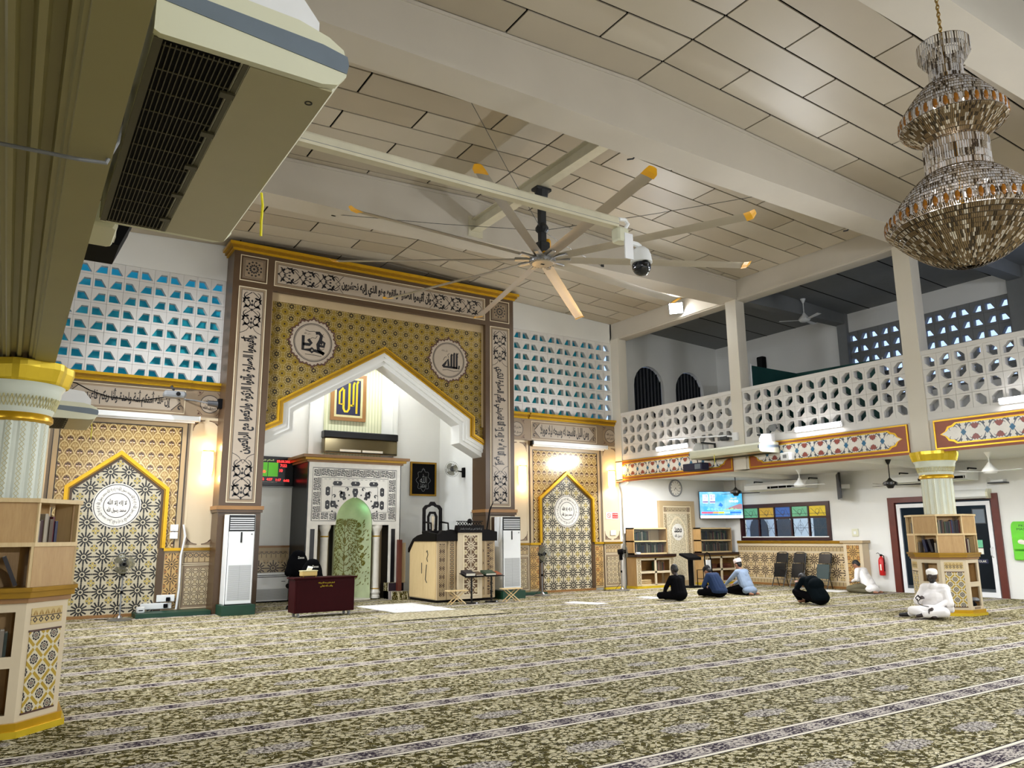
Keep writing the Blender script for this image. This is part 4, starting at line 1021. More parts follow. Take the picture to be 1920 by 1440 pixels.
    for r0, w in ((.435, .014), (.255, .012)):
        e = MB(); e.ring(circ(c, r0, 56), circ(c, r0-w, 56), d3-.003, d3); e.build('disc_ring', 'print_black', md)
    # ring of script: short words set around the band
    words = shape('لا إله إلا الله محمد رسول الله'); me = text_mesh(words); n = len(me.vertices); co = np.empty(n*3, np.float32); me.vertices.foreach_get('co', co); co = co.reshape(-1, 3)
    mn, mx = co.min(0), co.max(0); rep = 4; objs = []
    V = []; Fc = [tuple(p.vertices) for p in me.polygons]; fs = []
    for k in range(rep):
        ang = pi/2-((co[:, 0]-mn[0])/(mx[0]-mn[0])*.97+k)*2*pi/rep; rr = .285+(co[:, 1]-mn[1])/(mx[1]-mn[1])*.115; b0 = len(V)
        V += [(c[0]+r_*cos(a_), d3-.003, c[1]+r_*sin(a_)) for a_, r_ in zip(ang, rr)]; fs += [tuple(i+b0 for i in f_) for f_ in Fc]
    w = MB(); w._add(V, fs); w.build('script_ring', 'print_black', md)['kind'] = 'stuff'
    lettering(shape('لا إله إلا الله'), 'print_black', md, (cx, 2.30), .36, .15, 'XZ', d3-.003, bold=.02)
    lettering(shape('محمد رسول الله'), 'print_black', md, (cx, 2.15), .36, .13, 'XZ', d3-.003, bold=.02)
    MB().box((cx-.99, y-.07, 0), (cx+.99, y, .06)).build('panel_plinth', 'wood_brown', t)
    return t
bay_panel(1.86, 'star_left', 'scallop_left', -1)
bay_panel(13.48, 'star_right', 'scallop_right', 1)

# wall lamps
def sconce(label, x, z):
    t = T('wall_lamp', label, 'lamp', (x, YW-.06, z))
    mb = MB(); n = 10; pf = [(.105, -.27), (.125, -.12), (.13, 0), (.125, .14), (.115, .27)]
    vs = []; 
    for r, zz in pf:
        for i in range(n+1): a = pi+pi*i/n; vs.append((r*cos(a), r*.75*sin(a), zz))
    fs = [(k*(n+1)+i, k*(n+1)+i+1, (k+1)*(n+1)+i+1, (k+1)*(n+1)+i) for k in range(4) for i in range(n)]
    fs += [tuple(range(n+1)), tuple(range(4*(n+1), 5*(n+1)))]; mb._add(vs, fs); mb.build('lamp_shade', 'sconce_glow', t, smooth=False)
    MB().box((-.10, -.012, -.20), (.10, .0, .20)).build('back_plate', 'gold', t)
    MB().box((-.11, -.09, .262), (.11, 0, .285)).build('top_rim', 'gold_bright', t)
    for s in (-1, 1):
        l = bpy.data.lights.new('wall_lamp_emission', 'POINT'); l.energy = 9; l.color = (1, .62, .25); l.shadow_soft_size = .07
        o = bpy.data.objects.new('wall_lamp_emission', l); COL.objects.link(o); o.location = (x, YW-.2, z+s*.34)
sconce('glowing cream wall lamp beside the inscription pillar with the roundel spotlight', 3.58, 3.18)
sconce('glowing wall lamp hidden behind the pale fluted column', .17, 3.18)
sconce('glowing cream wall lamp between the pulpit cooler and the arched panel', 11.95, 3.20)
sconce('glowing cream wall lamp above the no smoking sign', 15.17, 3.18)
# ================================================================== prayer niche and what stands in and before the recess
def curve_arch(cx, hw, zs, za, n=12):   # pointed horseshoe-like arch from left spring to right spring
    e = ((za-zs)**2-hw**2)/(2*hw); am = math.acos(e/(hw+e))
    L = [(cx+e-(hw+e)*cos(am*i/n), zs+(hw+e)*sin(am*i/n)) for i in range(n+1)]
    return L+[(2*cx-x, z) for x, z in reversed(L[:-1])]
mh = T('prayer_niche', 'black and white marble prayer niche with kufic border and green floral alcove', 'niche', (0, 0, 0), kind='structure')
NX, NY = 7.43, 19.0
arch = curve_arch(NX, .49, 1.95, 2.57)
poly = [(6.20, .0), (6.48, .0), (6.48, 1.86), (6.94, 1.86)]+arch+[(7.92, 1.86), (8.38, 1.86), (8.38, .0), (8.68, .0), (8.68, 3.42), (6.20, 3.42)]
b = MB(); b.prism([(6.17, 0), (6.48, 0), (6.48, 1.86), (6.94, 1.86)]+arch+[(7.92, 1.86), (8.38, 1.86), (8.38, 0), (8.71, 0), (8.71, 3.42), (6.17, 3.42)], NY+.02, 20.24); b.build('niche_body', 'black_gloss', mh)
b = MB(); b.prism(poly, NY, NY+.02); b.build('marble_front', 'tile_white', mh)
for z0, z1, e, mt in ((3.42, 3.47, .04, 'wood_brown'), (3.47, 3.53, .10, 'gold_dark'), (3.53, 3.60, .17, 'wood_brown')): MB().box((6.17-e, NY-e, z0), (8.71+e, 20.24, z1)).build('cornice_step', mt, mh)
for x0, x1 in ((6.29, 6.40), (8.45, 8.56)): MB().box((x0, NY-.006, .30), (x1, NY, 1.76)).build('black_strip', 'print_black', mh)
for x in (6.20, 8.38): MB().box((x-.02, NY-.06, 0), (x+.32, NY+.05, .16)).build('gold_foot', 'gold_bright', mh)
MB().box((6.48, NY+.45, 0), (6.94, NY+.47, 1.86)).build('column_bay_back', 'sand_dark', mh); MB().box((7.92, NY+.45, 0), (8.38, NY+.47, 1.86)).build('column_bay_back', 'sand_dark', mh)
for x in (6.71, 8.10):
    c = MB(); c.lathe([(.13, .02), (.13, .08), (.11, .10), (.14, .16), (.12, .22), (.105, .26), (.10, .30), (.095, 1.50), (.10, 1.52)], n=20); col_ = autosmooth(c.build('marble_column', 'tile_white', mh, (x, NY+.16, 0)))
    c = MB(); c.lathe([(.095, 1.60), (.10, 1.68), (.14, 1.76), (.155, 1.80), (.155, 1.86)], n=20); c.lathe([(.1, 1.52), (.1, 1.60), (.095, 1.60)], n=20); autosmooth(c.build('column_capital', 'tile_white', col_))
    for z in (.24, 1.56):
        c = MB(); c.lathe([(.105, z), (.118, z+.012), (.105, z+.03)], n=20); c.build('gold_ring', 'gold', col_)
# alcove: curved back with pointed half dome
R_, DP = .49, .62
def alc(u, z): a = u/R_; return (NX+R_*sin(a), NY+.04+DP*cos(a), z)     # u in -.77.. .77
a = MB(); N = 24
rows = [(1.0, .02), (1.0, 1.0), (1.0, 1.95)]+[((NX-x)/.49, z) for x, z in arch[1:13]]
vs = []
for k, z in rows: vs += [(NX+R_*k*sin(-pi/2+pi*i/N), NY+.04+DP*k*cos(-pi/2+pi*i/N), z) for i in range(N+1)]
a._add(vs, [(k*(N+1)+i, k*(N+1)+i+1, (k+1)*(N+1)+i+1, (k+1)*(N+1)+i) for k in range(len(rows)-1) for i in range(N)])
a.build('alcove', 'leaf_pale', mh, smooth=True)
MB().box((6.94, NY, 0), (7.92, NY+.7, .03)).build('alcove_step', 'tile_white', mh)
fm = MB()
def alstrip(pts, w):
    n = len(pts); vs = []
    for k in range(n):
        p0, p1 = pts[max(k-1, 0)], pts[min(k+1, n-1)]; dx, dy = p1[0]-p0[0], p1[1]-p0[1]; L = hypot(dx, dy) or 1; ww = (w[k] if isinstance(w, list) else w)/2
        for s in (-1, 1):
            x, y, z = alc(pts[k][0]-dy/L*ww*s, pts[k][1]+dx/L*ww*s); vs.append((x-(x-NX)*.012, y-.007, z))
    fm._add(vs, [(2*k, 2*k+2, 2*k+3, 2*k+1) for k in range(n-1)])
def leaf(u, z, a, L, w): 
    n = 6; alstrip([(u+cos(a)*L*i/n, z+sin(a)*L*i/n) for i in range(n+1)], [w*sin(pi*(.06+.88*i/n)) for i in range(n+1)])
rf = random.Random(11)
alstrip([(0, .42), (0, 2.15)], .016)
for e in (-1, 1):
    for k in range(9):
        z0 = .50+k*.165; L = (.66 if k < 6 else .66-.13*(k-5)); a0 = radians(24+k*4); pts = []; x, z, a = 0, z0, a0
        for i in range(9): pts.append((e*x, z)); x += cos(a)*L/8; z += sin(a)*L/8; a += .07
        alstrip(pts, [.014-.001*i for i in range(9)])
        for i in range(2, 9):
            u, v = pts[i]; ang = a0+.07*i
            for s in (-1, 1): aa = ang+s*.9; leaf(u, v, aa if e > 0 else pi-aa, .055+.015*rf.random(), .022)
        u, v = pts[-1]; fl_ = [(u+.042*cos(t_), v+.05*sin(t_)) for t_ in [j*2*pi/9 for j in range(10)]]; alstrip(fl_, .018); leaf(u, v-.04, pi/2, .08, .035)
    for k in range(6):
        z0 = .30+.02*k; leaf(e*.06*k, z0+.08, pi/2-e*.5, .14, .045)
for z in (.55, 1.0, 1.45, 1.9, 2.15): leaf(0, z-.06, pi/2, .17, .09)
for j in range(4): leaf(0, .22, pi/2+(-.75+.5*j), .24, .05)
for i_ in range(420):
    u, v = rf.uniform(-.66, .66), rf.uniform(.22, 2.25)
    if abs(u) > .66-.42*max(0, (v-1.55)/.75)**1.5: continue
    leaf(u, v, pi/2+(-1 if u > 0 else 1)*rf.uniform(.2, 1.1), rf.uniform(.05, .085), rf.uniform(.018, .028))
fm.build('floral_tree', 'olive_leaf', mh)['kind'] = 'stuff'
l = bpy.data.lights.new('niche_lamp_emission', 'POINT'); l.energy = .6; l.color = (.35, 1.0, .62); l.shadow_soft_size = .05
o = bpy.data.objects.new('niche_lamp_emission', l); COL.objects.link(o); o.location = (NX+.25, NY+.18, 2.22)
# kufic border and black inlay
ALLAH = ["#.#.#......", "#.#.#.#####", "#.#.#.#...#", "#.#.#.#.###", "#.#.#.#.#..", "#.#.###.#.#", "#.#.....#.#", "#.#######.#"]
MUHAM = ["####.######", "#..#......#", "####.######", "...#.#.....", "####.#.####", "#....#.#..#", "#.####.####", "#.........."]
kb = MB(); dk = NY-.004
def tile(rows, x0, z0, w, h):
    nr, nc = len(rows), len(rows[0])
    for r, s in enumerate(rows):
        s = s[::-1]; c = 0
        while c < nc:
            if s[c] == '#':
                e = c
                while e < nc and s[e] == '#': e += 1
                kb.flat([(x0+w*c/nc, z0+h*(nr-r-1)/nr), (x0+w*e/nc, z0+h*(nr-r-1)/nr), (x0+w*e/nc, z0+h*(nr-r)/nr), (x0+w*c/nc, z0+h*(nr-r)/nr)], dk); c = e
            else: c += 1
KX0, KX1, KZ0, KZ1, KB = 6.30, 8.57, 1.96, 3.28, .225
nt_ = 11
for i in range(nt_): w = (KX1-KX0-.06)/nt_; tile((ALLAH, MUHAM)[i % 2], KX0+.035+i*w, KZ1-KB+.02, w*.93, KB*.80)
for i in range(6):
    h = (KZ1-KB-KZ0-.03)/6
    for x in (KX0+.03, KX1-KB+.02): tile((MUHAM, ALLAH)[i % 2], x, KZ0+.03+i*h, KB*.80, h*.90)
for i in range(2):
    for x in (KX0+KB+.02, KX1-KB*3): tile((MUHAM, ALLAH)[i % 2], x+i*KB*.98, KZ0+.03, KB*.8, .17)
kb.build('kufic_border', 'print_black', mh)['kind'] = 'stuff'
kl = MB()
kl.strip([(KX0+.62, KZ0), (KX0, KZ0), (KX0, KZ1), (KX1, KZ1), (KX1, KZ0), (KX1-.62, KZ0)], .016, dk)
kl.strip([(KX0+.62, KZ0), (KX0+.62, KZ0+.22), (KX0+.235, KZ0+.22), (KX0+.235, KZ1-.235), (KX1-.235, KZ1-.235), (KX1-.235, KZ0+.22), (KX1-.62, KZ0+.22), (KX1-.62, KZ0)], .012, dk)
o = kl.build('border_lines', 'print_black', mh); o['kind'] = 'stuff'
ki = MB()
def cartouche(c, w, h, d=dk):
    q = [(-.5, 0), (-.36, .5), (.36, .5), (.5, 0), (.36, -.5), (-.36, -.5)]
    if w < h: q = [(y, x) for x, y in q]; ki.flat([(c[0]+x*w, c[1]+y*h) for x, y in q], d)
    else: ki.flat([(c[0]+x*w, c[1]+y*h) for x, y in q], d)
for x in (6.95, 7.43, 7.93): cartouche((x, 2.90), .26, .115)
for x in (6.70, 8.17):
    for z in (2.70, 2.36): cartouche((x, z), .115, .24)
for k in range(5):
    a_ = radians(28+31*k); cartouche((NX+.66*cos(a_), 2.10+.60*sin(a_)), .16, .16)
    ki.flat(circ((NX+.56*cos(a_), 2.07+.53*sin(a_)), .05, 10), dk-.0004)
for k in range(6): a_ = radians(14+30.5*k); ki.flat(circ((NX+.62*cos(a_), 2.07+.56*sin(a_)), .022, 8), dk)
for e in (-1, 1):
    for j in range(3):
        c0 = (NX+e*(.56-.17*j), 2.76+.0*j-.10*(2-j)*.9); ki.strip([(c0[0]+e*.05*cos(t_)*(1-t_/7), c0[1]+.05*sin(t_)*(1-t_/7)) for t_ in [i*.7 for i in range(8)]], [.010+.006*i for i in range(8)], dk)
    ki.strip([(NX+e*.62, 2.30), (NX+e*.62, 2.82), (NX, 2.82)], .010, dk)
for i in range(14): ki.flat(rect(6.60+i*.121, 3.0, 6.66+i*.121, 3.008), dk)
ki.build('black_inlay', 'print_black', mh)['kind'] = 'stuff'
kd = MB()
for x in (6.95, 7.43, 7.93): kd.flat(circ((x, 2.92), .018, 8), dk-.001)
for x in (6.70, 8.17):
    for z in (2.70, 2.36): kd.flat(circ((x, z), .018, 8), dk-.001)
for k in range(5):
    a_ = radians(28+31*k)
    for r_ in (.50, .64): kd.flat(circ((NX+(r_+.03)*cos(a_), 2.08+(r_-.03)*sin(a_)), .018, 8), dk-.001)
kd.build('white_dots', 'tile_white', mh)['kind'] = 'stuff'

# --- wall-hung things in the recess
def picture(name, label, x0, z0, x1, z1, y, fw, fm_, im, cat='picture'):
    t = T(name, label, cat, ((x0+x1)/2, y, z0)); w, h = (x1-x0)/2, z1-z0
    f = MB(); frame(f, -w, 0, w, h, fw, -.05, 0); f.build('picture_frame', fm_, t)
    MB().box((-w+fw*.9, -.025, fw*.9), (w-fw*.9, -.002, h-fw*.9)).build('picture_sheet', im, t)
    return t, w, h
t, w, h = picture('framed_calligraphy', 'tall framed gold calligraphy on navy ground under the gable', 7.10, 4.70, 8.12, 6.02, RB-.05, .10, 'wood_brown', 'navy')
f = MB(); frame(f, -w+.09, .09, w-.09, h-.09, .07, -.045, -.026); f.build('inner_mount', 'pale_gold', t)
g_ = MB()
for pth, wd in (([(.24, .22), (.24, 1.06), (.28, 1.14)], .055), ([(.14, .42), (.14, 1.02), (.17, 1.10)], .055), ([(.02, 1.06), (.02, .34), (-.03, .26), (-.10, .26), (-.14, .34), (-.14, .88)], .06), ([(.16, .44), (.06, .44)], .055), ([(-.16, .92), (-.26, .80), (-.26, .46), (-.14, .46)], .05)): g_.strip([(x, z) for x, z in pth], wd, -.028)
g_.build('calligraphy', 'gold_bright', t)
t, w, h = picture('framed_calligraphy', 'small gold framed white line calligraphy on black beside the wall fan', 9.54, 2.70, 10.37, 3.67, RB-.02, .05, 'gold_dark', 'black_matte')
g_ = MB(); c0 = (0, h*.46)
g_.strip([(c0[0]+(.21+.035*cos(8*a_))*cos(a_)*.95, c0[1]+(.29+.03*cos(8*a_))*sin(a_)) for a_ in [i*2*pi/48 for i in range(49)]], .008, -.028)
g_.strip([(-.05, .74), (0, .80), (.05, .74)], .007, -.028); g_.build('line_ornament', 'mid_grey', t)
lettering(shape('الله'), 'mid_grey', t, (0, .50), .22, .26, 'XZ', -.029); lettering(shape('محمد'), 'mid_grey', t, (0, .30), .2, .13, 'XZ', -.029)
# prayer-time LED board
t = T('led_clock_board', 'black prayer time board with red digits and green picture', 'clock', (5.62, RB-.01, 2.87))
MB().bbox((-.56, -.06, 0), (.55, 0, .76), .012).build('board_case', 'black_gloss', t)
MB().box((-.50, -.063, .24), (.14, -.06, .60)).build('green_picture', 'led_green', t)
MB().box((-.13, -.065, .20), (-.115, -.062, .60)).build('picture_divider', 'black_gloss', t)
MB().box((-.56, -.05, -.035), (.55, -.01, .0)).build('lower_rim', 'mid_grey', t)
for s, c, w_, h_ in (('09.08.2023', (.29, .635), .38, .065), ('7:22', (.28, .53), .17, .075), ('10', (.22, .40), .08, .075), ('5:50', (-.26, .36), .17, .07), ('7:22', (-.28, .17), .15, .06), ('4:27', (-.07, .165), .15, .06), ('1:17', (.16, .155), .13, .06), ('6:02', (.37, .145), .15, .06)):
    lettering(s, 'led_red', t, c, w_, h_, 'XZ', -.066, name='red_digits', bold=.02)
lettering(shape('السلام عليكم'), 'led_text', t, (-.15, .655), .34, .06, 'XZ', -.066)
lettering('SEMBAHYANG FARDU DI MASJID RAYA', 'paper', t, (-.12, .095), .5, .022, 'XZ', -.066)
# wide black and bronze wall cooler over the niche
t = T('wall_air_conditioner', 'wide wall air conditioner with black top and bronze mirrored front above the niche', 'air conditioner', (7.93, RB-.11, 3.77))
MB().bbox((-1.06, -.24, .0), (1.06, 0, .41), .02).build('front_panel', 'ac_bronze' if 'ac_bronze' in M else 'ac_under', t); MB().bbox((-1.075, -.26, .41), (1.075, 0, .60), .02).build('top_housing', 'black_gloss', t)
MB().box((-1.03, -.245, .03), (1.03, -.238, .05)).build('air_slot', 'black_matte', t)
for x0, x1 in ((-.62, -.02), (.02, .62)): MB().box((x0, -.2415, .05), (x1, -.2385, .11)).build('label_strip', 'paper', t)
# wall fan on the right side wall of the recess
def fan_head(t, c, aim, r, blades=3, cage='fan_cage', bl='fan_blade_clear', hub='black_matte'):
    a = Vector(aim).normalized(); u = a.cross(Vector((0, 0, 1))).normalized(); v = u.cross(a); c = Vector(c)
    m_ = MB(); m_.cyl(c-a*.20, c-a*.05, .075, .085, 16); m_.build('motor', hub, t)
    m_ = MB()
    for k in range(3): R_ = r*(1, .7, .4)[k]; z = (.0, .05, .065)[k]; m_.tube([c+a*z+(u*cos(i*pi/12)+v*sin(i*pi/12))*R_ for i in range(24)], .004, 4, True)
    m_.tube([c-a*.06+(u*cos(i*pi/12)+v*sin(i*pi/12))*r*.6 for i in range(24)], .004, 4, True)
    for i in range(24):
        d_ = u*cos(i*pi/12)+v*sin(i*pi/12); m_.tube([c+a*.07+d_*.03, c+a*.065+d_*r*.4, c+a*.05+d_*r*.7, c+d_*r, c-a*.06+d_*r*.6, c-a*.08+d_*.07], .0022, 3)
    o = m_.build('fan_cage', cage, t); o['kind'] = 'stuff'
    for k in range(blades):
        vs = []
        for i in range(7):
            for s in (0, 1):
                rr = .05+(r*.86-.05)*s; an = k*2*pi/blades+(i/6)*(1.55 if s else 1.2)+(.15 if s else 0); rr *= (1-.10*(abs(i-3)/3)**2 if s else 1)
                vs.append(c+(u*cos(an)+v*sin(an))*rr+a*(.02*(i/3-1)))
        m_ = MB(); m_._add(vs, [(2*i, 2*i+2, 2*i+3, 2*i+1) for i in range(6)]); m_.build('fan_blade', bl, t, smooth=True)
    m_ = MB(); m_.cyl(c-a*.03, c+a*.035, .055, .045, 16); m_.build('hub_cap', hub, t)
t = T('wall_fan', 'dark wall fan on the recess side wall beside the small framed calligraphy', 'fan', (RX1-.001, 18.75, 3.3))
MB().bbox((-.06, -.06, -.15), (0, .06, .12), .01).build('wall_bracket', 'black_matte', t); MB().tube([(-.05, 0, 0), (-.2, 0, .02), (-.26, 0, .05)], .018).build('arm', 'black_matte', t)
fan_head(t, (-.40, -.02, .06), (-.75, -.55, -.22), .21, hub='dark_grey')

# --- floor-standing coolers on green plinths
def tower(label, x, y, plinth_label):
    t = T('floor_air_conditioner', label, 'air conditioner', (x, y, .2)); W_, D_, H_ = .56, .42, 1.84
    MB().bbox((0, .03, 0), (W_, D_, H_), .015).build('cabinet', 'white_plastic', t)
    MB().box((.012, .015, 0), (W_-.012, .035, H_-.01)).build('black_seam', 'black_gloss', t)
    MB().bbox((.02, 0, .02), (W_-.02, .018, H_-.35), .006).build('front_panel', 'white_plastic', t)
    MB().box((.05, -.004, .10), (W_-.05, 0, .80)).build('lower_grille', 'grille_white', t)
    MB().box((.03, .005, H_-.33), (W_-.03, .03, H_-.05)).build('louvre_recess', 'dark_grey', t)
    for k in range(6): MB().box((.035, -.002, H_-.31+k*.045), (W_-.035, .012, H_-.292+k*.045)).build('louvre_slat', 'white_plastic', t)
    MB().box((W_*.46, -.006, 1.26), (W_*.52, 0, 1.48)).build('display_window', 'black_gloss', t)
    MB().box((W_*.49, -.005, .10), (W_*.495, -.0035, .80)).build('grille_seam', 'mid_grey', t)
    MB().bbox((W_-.09, -.006, 1.42), (W_-.06, 0, 1.45), .004).build('maker_badge', 'mid_grey', t)
    p = MB().box((x-.06, y-.10, 0), (x+W_+.05, y+D_+.02, .2)).build('green_plinth', 'dark_green'); tag(p, plinth_label, 'plinth')
    return t
tower('white tower air conditioner before the inscription pillar by the maroon cabinet', 3.87, 16.95, 'dark green plinth under the tower air conditioner by the maroon cabinet')
tower('white tower air conditioner between the pulpit and the arched panel', 10.62, 16.96, 'dark green plinth under the tower air conditioner by the pulpit')
p = MB().box((2.30, 17.40, 0), (3.72, 17.97, .085)).build('green_platform', 'dark_green'); tag(p, 'low dark green platform under the wall socket strip', 'platform')
p = MB().box((11.35, 17.62, 0), (12.45, 17.97, .06)).build('green_platform', 'dark_green'); tag(p, 'low dark green platform behind the standing fan by the pulpit cooler', 'platform')
# low floor unit in the recess
t = T('floor_fan_coil', 'low white floor cooling unit in the recess behind the maroon cabinet', 'air conditioner', (5.35, 19.72, 0))
MB().bbox((-.55, 0, .0), (.70, .44, .70), .04).build('cabinet', 'white_plastic', t)
MB().box((-.50, -.004, .06), (.66, .0, .32)).build('lower_grille', 'grille_white', t)
for z in (.60, .64): MB().box((-.5, -.006, z), (.66, .002, z+.014)).build('air_slot', 'black_matte', t)
MB().bbox((.50, -.008, .48), (.60, 0, .50), .003).build('maker_badge', 'mid_grey', t)
MB().box((-.55, -.002, 0), (.70, .006, .03)).build('base_strip', 'black_matte', t)

# --- maroon cabinet on castors, tissue box, two black padded chairs behind it
t = T('maroon_cabinet', 'low maroon wooden cabinet on castors with gilt lettering', 'cabinet', (5.50, 15.55, 0), .03)
MB().bbox((-.62, -.02, .09), (.63, .36, .74), .008).build('body', 'maroon', t)
MB().bbox((-.66, -.05, .74), (.67, .40, .77), .008).build('cabinet_top', 'maroon', t)
MB().box((-.58, -.026, .13), (.59, -.02, .70)).build('front_panel', 'maroon', t)
lettering(shape('السلام عليكم ورحمة الله وبركاته'), 'gold_bright', t, (.02, .66), .34, .055, 'XZ', -.029); lettering(shape('وقف لله تعالى'), 'gold_bright', t, (.02, .595), .26, .045, 'XZ', -.029)
for x in (-.52, .54):
    for y in (.04, .30):
        c = MB(); c.cyl((x-.015, y, .04), (x+.015, y, .04), .04, n=14); w_ = c.build('castor_wheel', 'mid_grey', t); c = MB(); c.box((x-.025, y-.02, .05), (x+.025, y+.02, .09)); c.build('castor_fork', 'steel', w_)
t = T('tissue_box', 'gilt tissue box with a pulled tissue on the maroon cabinet', 'tissue box', (5.19, 15.68, .77), .1)
MB().bbox((-.16, -.08, .025), (.16, .08, .125), .012).build('box_body', 'gold_pale' if 'gold_pale' in M else 'pale_gold', t)
MB().bbox((-.17, -.09, .115), (.17, .09, .135), .008).build('box_lid', 'pale_gold', t)
for x in (-.13, .13):
    for y in (-.06, .06): MB().sphere((x, y, .014), .0145, 8, 6).build('box_foot', 'gold_dark', t)
m_ = MB(); m_._add([(-.05, -.02, .13), (.05, -.02, .13), (.06, .02, .13), (-.04, .02, .13), (-.03, -.04, .19), (.08, -.01, .17), (.11, .03, .20), (.0, .03, .22)], [(0, 1, 5, 4), (1, 2, 6, 5), (2, 3, 7, 6), (3, 0, 4, 7), (4, 5, 6, 7)]); m_.build('tissue', 'paper', t)
for k, (x, y, h_) in enumerate(((5.62, 17.6, 1.28), (5.72, 16.9, 1.10))):
    t = T('padded_chair', ('black padded high-back chair with white lettering behind the maroon cabinet, nearer the niche', 'black padded high-back chair with white lettering right behind the tissue box')[k], 'chair', (x, y, 0), .1)
    bk = blob('backrest', [('e', (0, .12, h_-.32), (.25, .09, .30), 0), ('c', (-.22, .12, h_-.50), (-.15, .14, h_-.2), .08, .06, 0), ('c', (.22, .12, h_-.50), (.15, .14, h_-.2), .08, .06, 0), ('e', (0, .10, h_-.10), (.16, .07, .10), 0)], ['cloth_black'], .02, 3, t)
    blob('seat', [('e', (0, -.12, .46), (.25, .26, .08), 0), ('c', (-.22, -.25, .5), (-.22, .08, .5), .06, .06, 0), ('c', (.22, -.25, .5), (.22, .08, .5), .06, .06, 0)], ['cloth_black'], .02, 3, t)
    lettering('Zenox', 'paper', bk, (.03, h_-.17), .15, .05, 'XZ', .012)
    MB().cyl((0, -.05, .06), (0, -.05, .42), .03, n=12).build('gas_column', 'black_matte', t); MB().cyl((0, .08, .42), (0, .14, h_-.55), .03, n=8).build('back_spine', 'black_matte', t)
    for i in range(5):
        a_ = i*2*pi/5+.3; o = MB(); o.tube([(0, -.05, .09), (.26*cos(a_), -.05+.26*sin(a_), .06)], [.028, .018], 8); q = o.build('base_leg', 'black_matte', t); o = MB(); o.sphere((.26*cos(a_), -.05+.26*sin(a_), .028), .028, 10, 6); o.build('castor', 'black_gloss', q)

# --- pulpit
mb_ = T('pulpit', 'stepped wooden pulpit with star panels, cream cupboard side and black crest', 'pulpit', (0, 0, 0))
X0, X1, YF, YB = 8.72, 10.36, 16.95, 18.42
MB().box((X0+.03, YF+.05, 0), (X1-.02, YB, .06)).build('base_plinth', 'ebony', mb_)
bd = MB(); bd.prism([(YF, .06), (YB, .06), (YB, 1.20), (YB-.25, 1.45), (YF, 1.45)], X0+.02, X1, 'YZ'); bd.build('body', 'sand', mb_)
sd = MB(); sd.prism([(YF+.02, .08), (YF+.66, .08), (YF+.66, 1.44), (YF+.02, 1.44)], X0-.005, X0+.02, 'YZ'); d1 = sd.build('cupboard_door', 'oak_light', mb_)
sd = MB(); sd.prism([(YF+.67, .08), (YB-.02, .08), (YB-.02, 1.18), (YB-.27, 1.44), (YF+.67, 1.44)], X0-.005, X0+.02, 'YZ'); d2 = sd.build('cupboard_door', 'oak_light', mb_)
k_ = MB(); k_.tube([(X0-.012, YF+.50, 1.18), (X0-.02, YF+.44, 1.22), (X0-.02, YF+.40, 1.12), (X0-.02, YF+.46, 1.02), (X0-.012, YF+.42, .95)], .008, 6); k_.build('scroll_handle', 'iron', d1)
k_ = MB(); k_.tube([(X0-.012, YF+.48, .88), (X0-.02, YF+.50, .70), (X0-.02, YF+.52, .52), (X0-.012, YF+.46, .45)], .008, 6); k_.build('scroll_handle', 'iron', d1)
MB().box((X0-.015, YF+.74, .66), (X0-.005, YF+.76, .92)).build('bar_handle', 'iron', d2)
def pul(x0, x1, z1, y, mat, border='sand_dark', top=None):
    p = MB().box((x0, y, .07), (x1, y+.05, z1)).build('front_panel', border, mb_); MB().box((x0+.05, y-.006, .14), (x1-.05, y, z1-.06)).build('star_inlay', mat, p); return p
pul(X0+.03, X0+.27, 1.44, YF-.02, 'rosette_panel'); pul(X0+.30, X0+.50, 1.50, YF-.06, 'chain_minbar' if 'chain_minbar' in M else 'chain_x')
wp = MB().box((X0+.54, YF-.14, .07), (X0+1.20, YF, 1.66)).build('front_panel', 'sand', mb_)
f = MB(); frame(f, X0+.67, .15, X0+1.09, 1.60, .025, YF-.15, YF-.14); f.build('panel_border', 'cream_line', wp); MB().box((X0+.70, YF-.147, .18), (X0+1.06, YF-.14, 1.57)).build('star_inlay', 'star_minbar', wp)
pul(X0+1.22, X0+1.36, 1.50, YF-.06, 'chain_x'); pul(X0+1.37, X1-.0, 1.46, YF-.02, 'rosette_panel')
# black carved coping with crest
cp = MB(); cp.prism([(X0-.03, 1.44), (X0-.03, 1.60), (X0+.05, 1.62), (X0+.12, 1.70), (X0+.22, 1.68), (X0+.34, 1.72), (X0+.50, 1.70), (X0+.52, 1.80), (X0+1.24, 1.80), (X0+1.26, 1.72), (X0+1.42, 1.72), (X1+.03, 1.66), (X1+.03, 1.44)], YF-.09, YF+.02); cp.build('carved_coping', 'ebony', mb_)
MB().box((X0+.50, YF-.17, 1.64), (X0+1.24, YF-.02, 1.82)).build('lectern_top', 'ebony', mb_)
cs = MB(); cs.prism([(YF-.05, 1.44), (YF-.05, 1.62), (YF+.4, 1.66), (YB-.5, 1.58), (YB-.25, 1.50), (YB+.02, 1.26), (YB+.02, 1.16), (YB-.27, 1.44)], X0-.04, X0+.03, 'YZ'); cs.build('side_coping', 'ebony', mb_)
for i in range(9):
    x = X0+.56+i*.076; cr = MB(); cr.tube([(x+.03*cos(t_), YF-.10, 1.86+.035*sin(t_)) for t_ in [j*2*pi/10 for j in range(10)]], .010, 5, True); cr.build('crest_scroll', 'ebony', mb_)
cr = MB(); cr.sphere((X0+.87, YF-.10, 1.92), (.07, .03, .06), 12, 8); cr.build('crest_shell', 'ebony', mb_)
MB().box((X0+.50, YF-.12, 1.905), (X0+1.24, YF-.08, 1.925)).build('crest_rail', 'ebony', mb_)
lettering(shape('إن الصلوة تنهى عن الفحشاء والمنكر'), 'mid_grey', mb_, (X0+.87, 1.73), .62, .06, 'XZ', YF-.175)
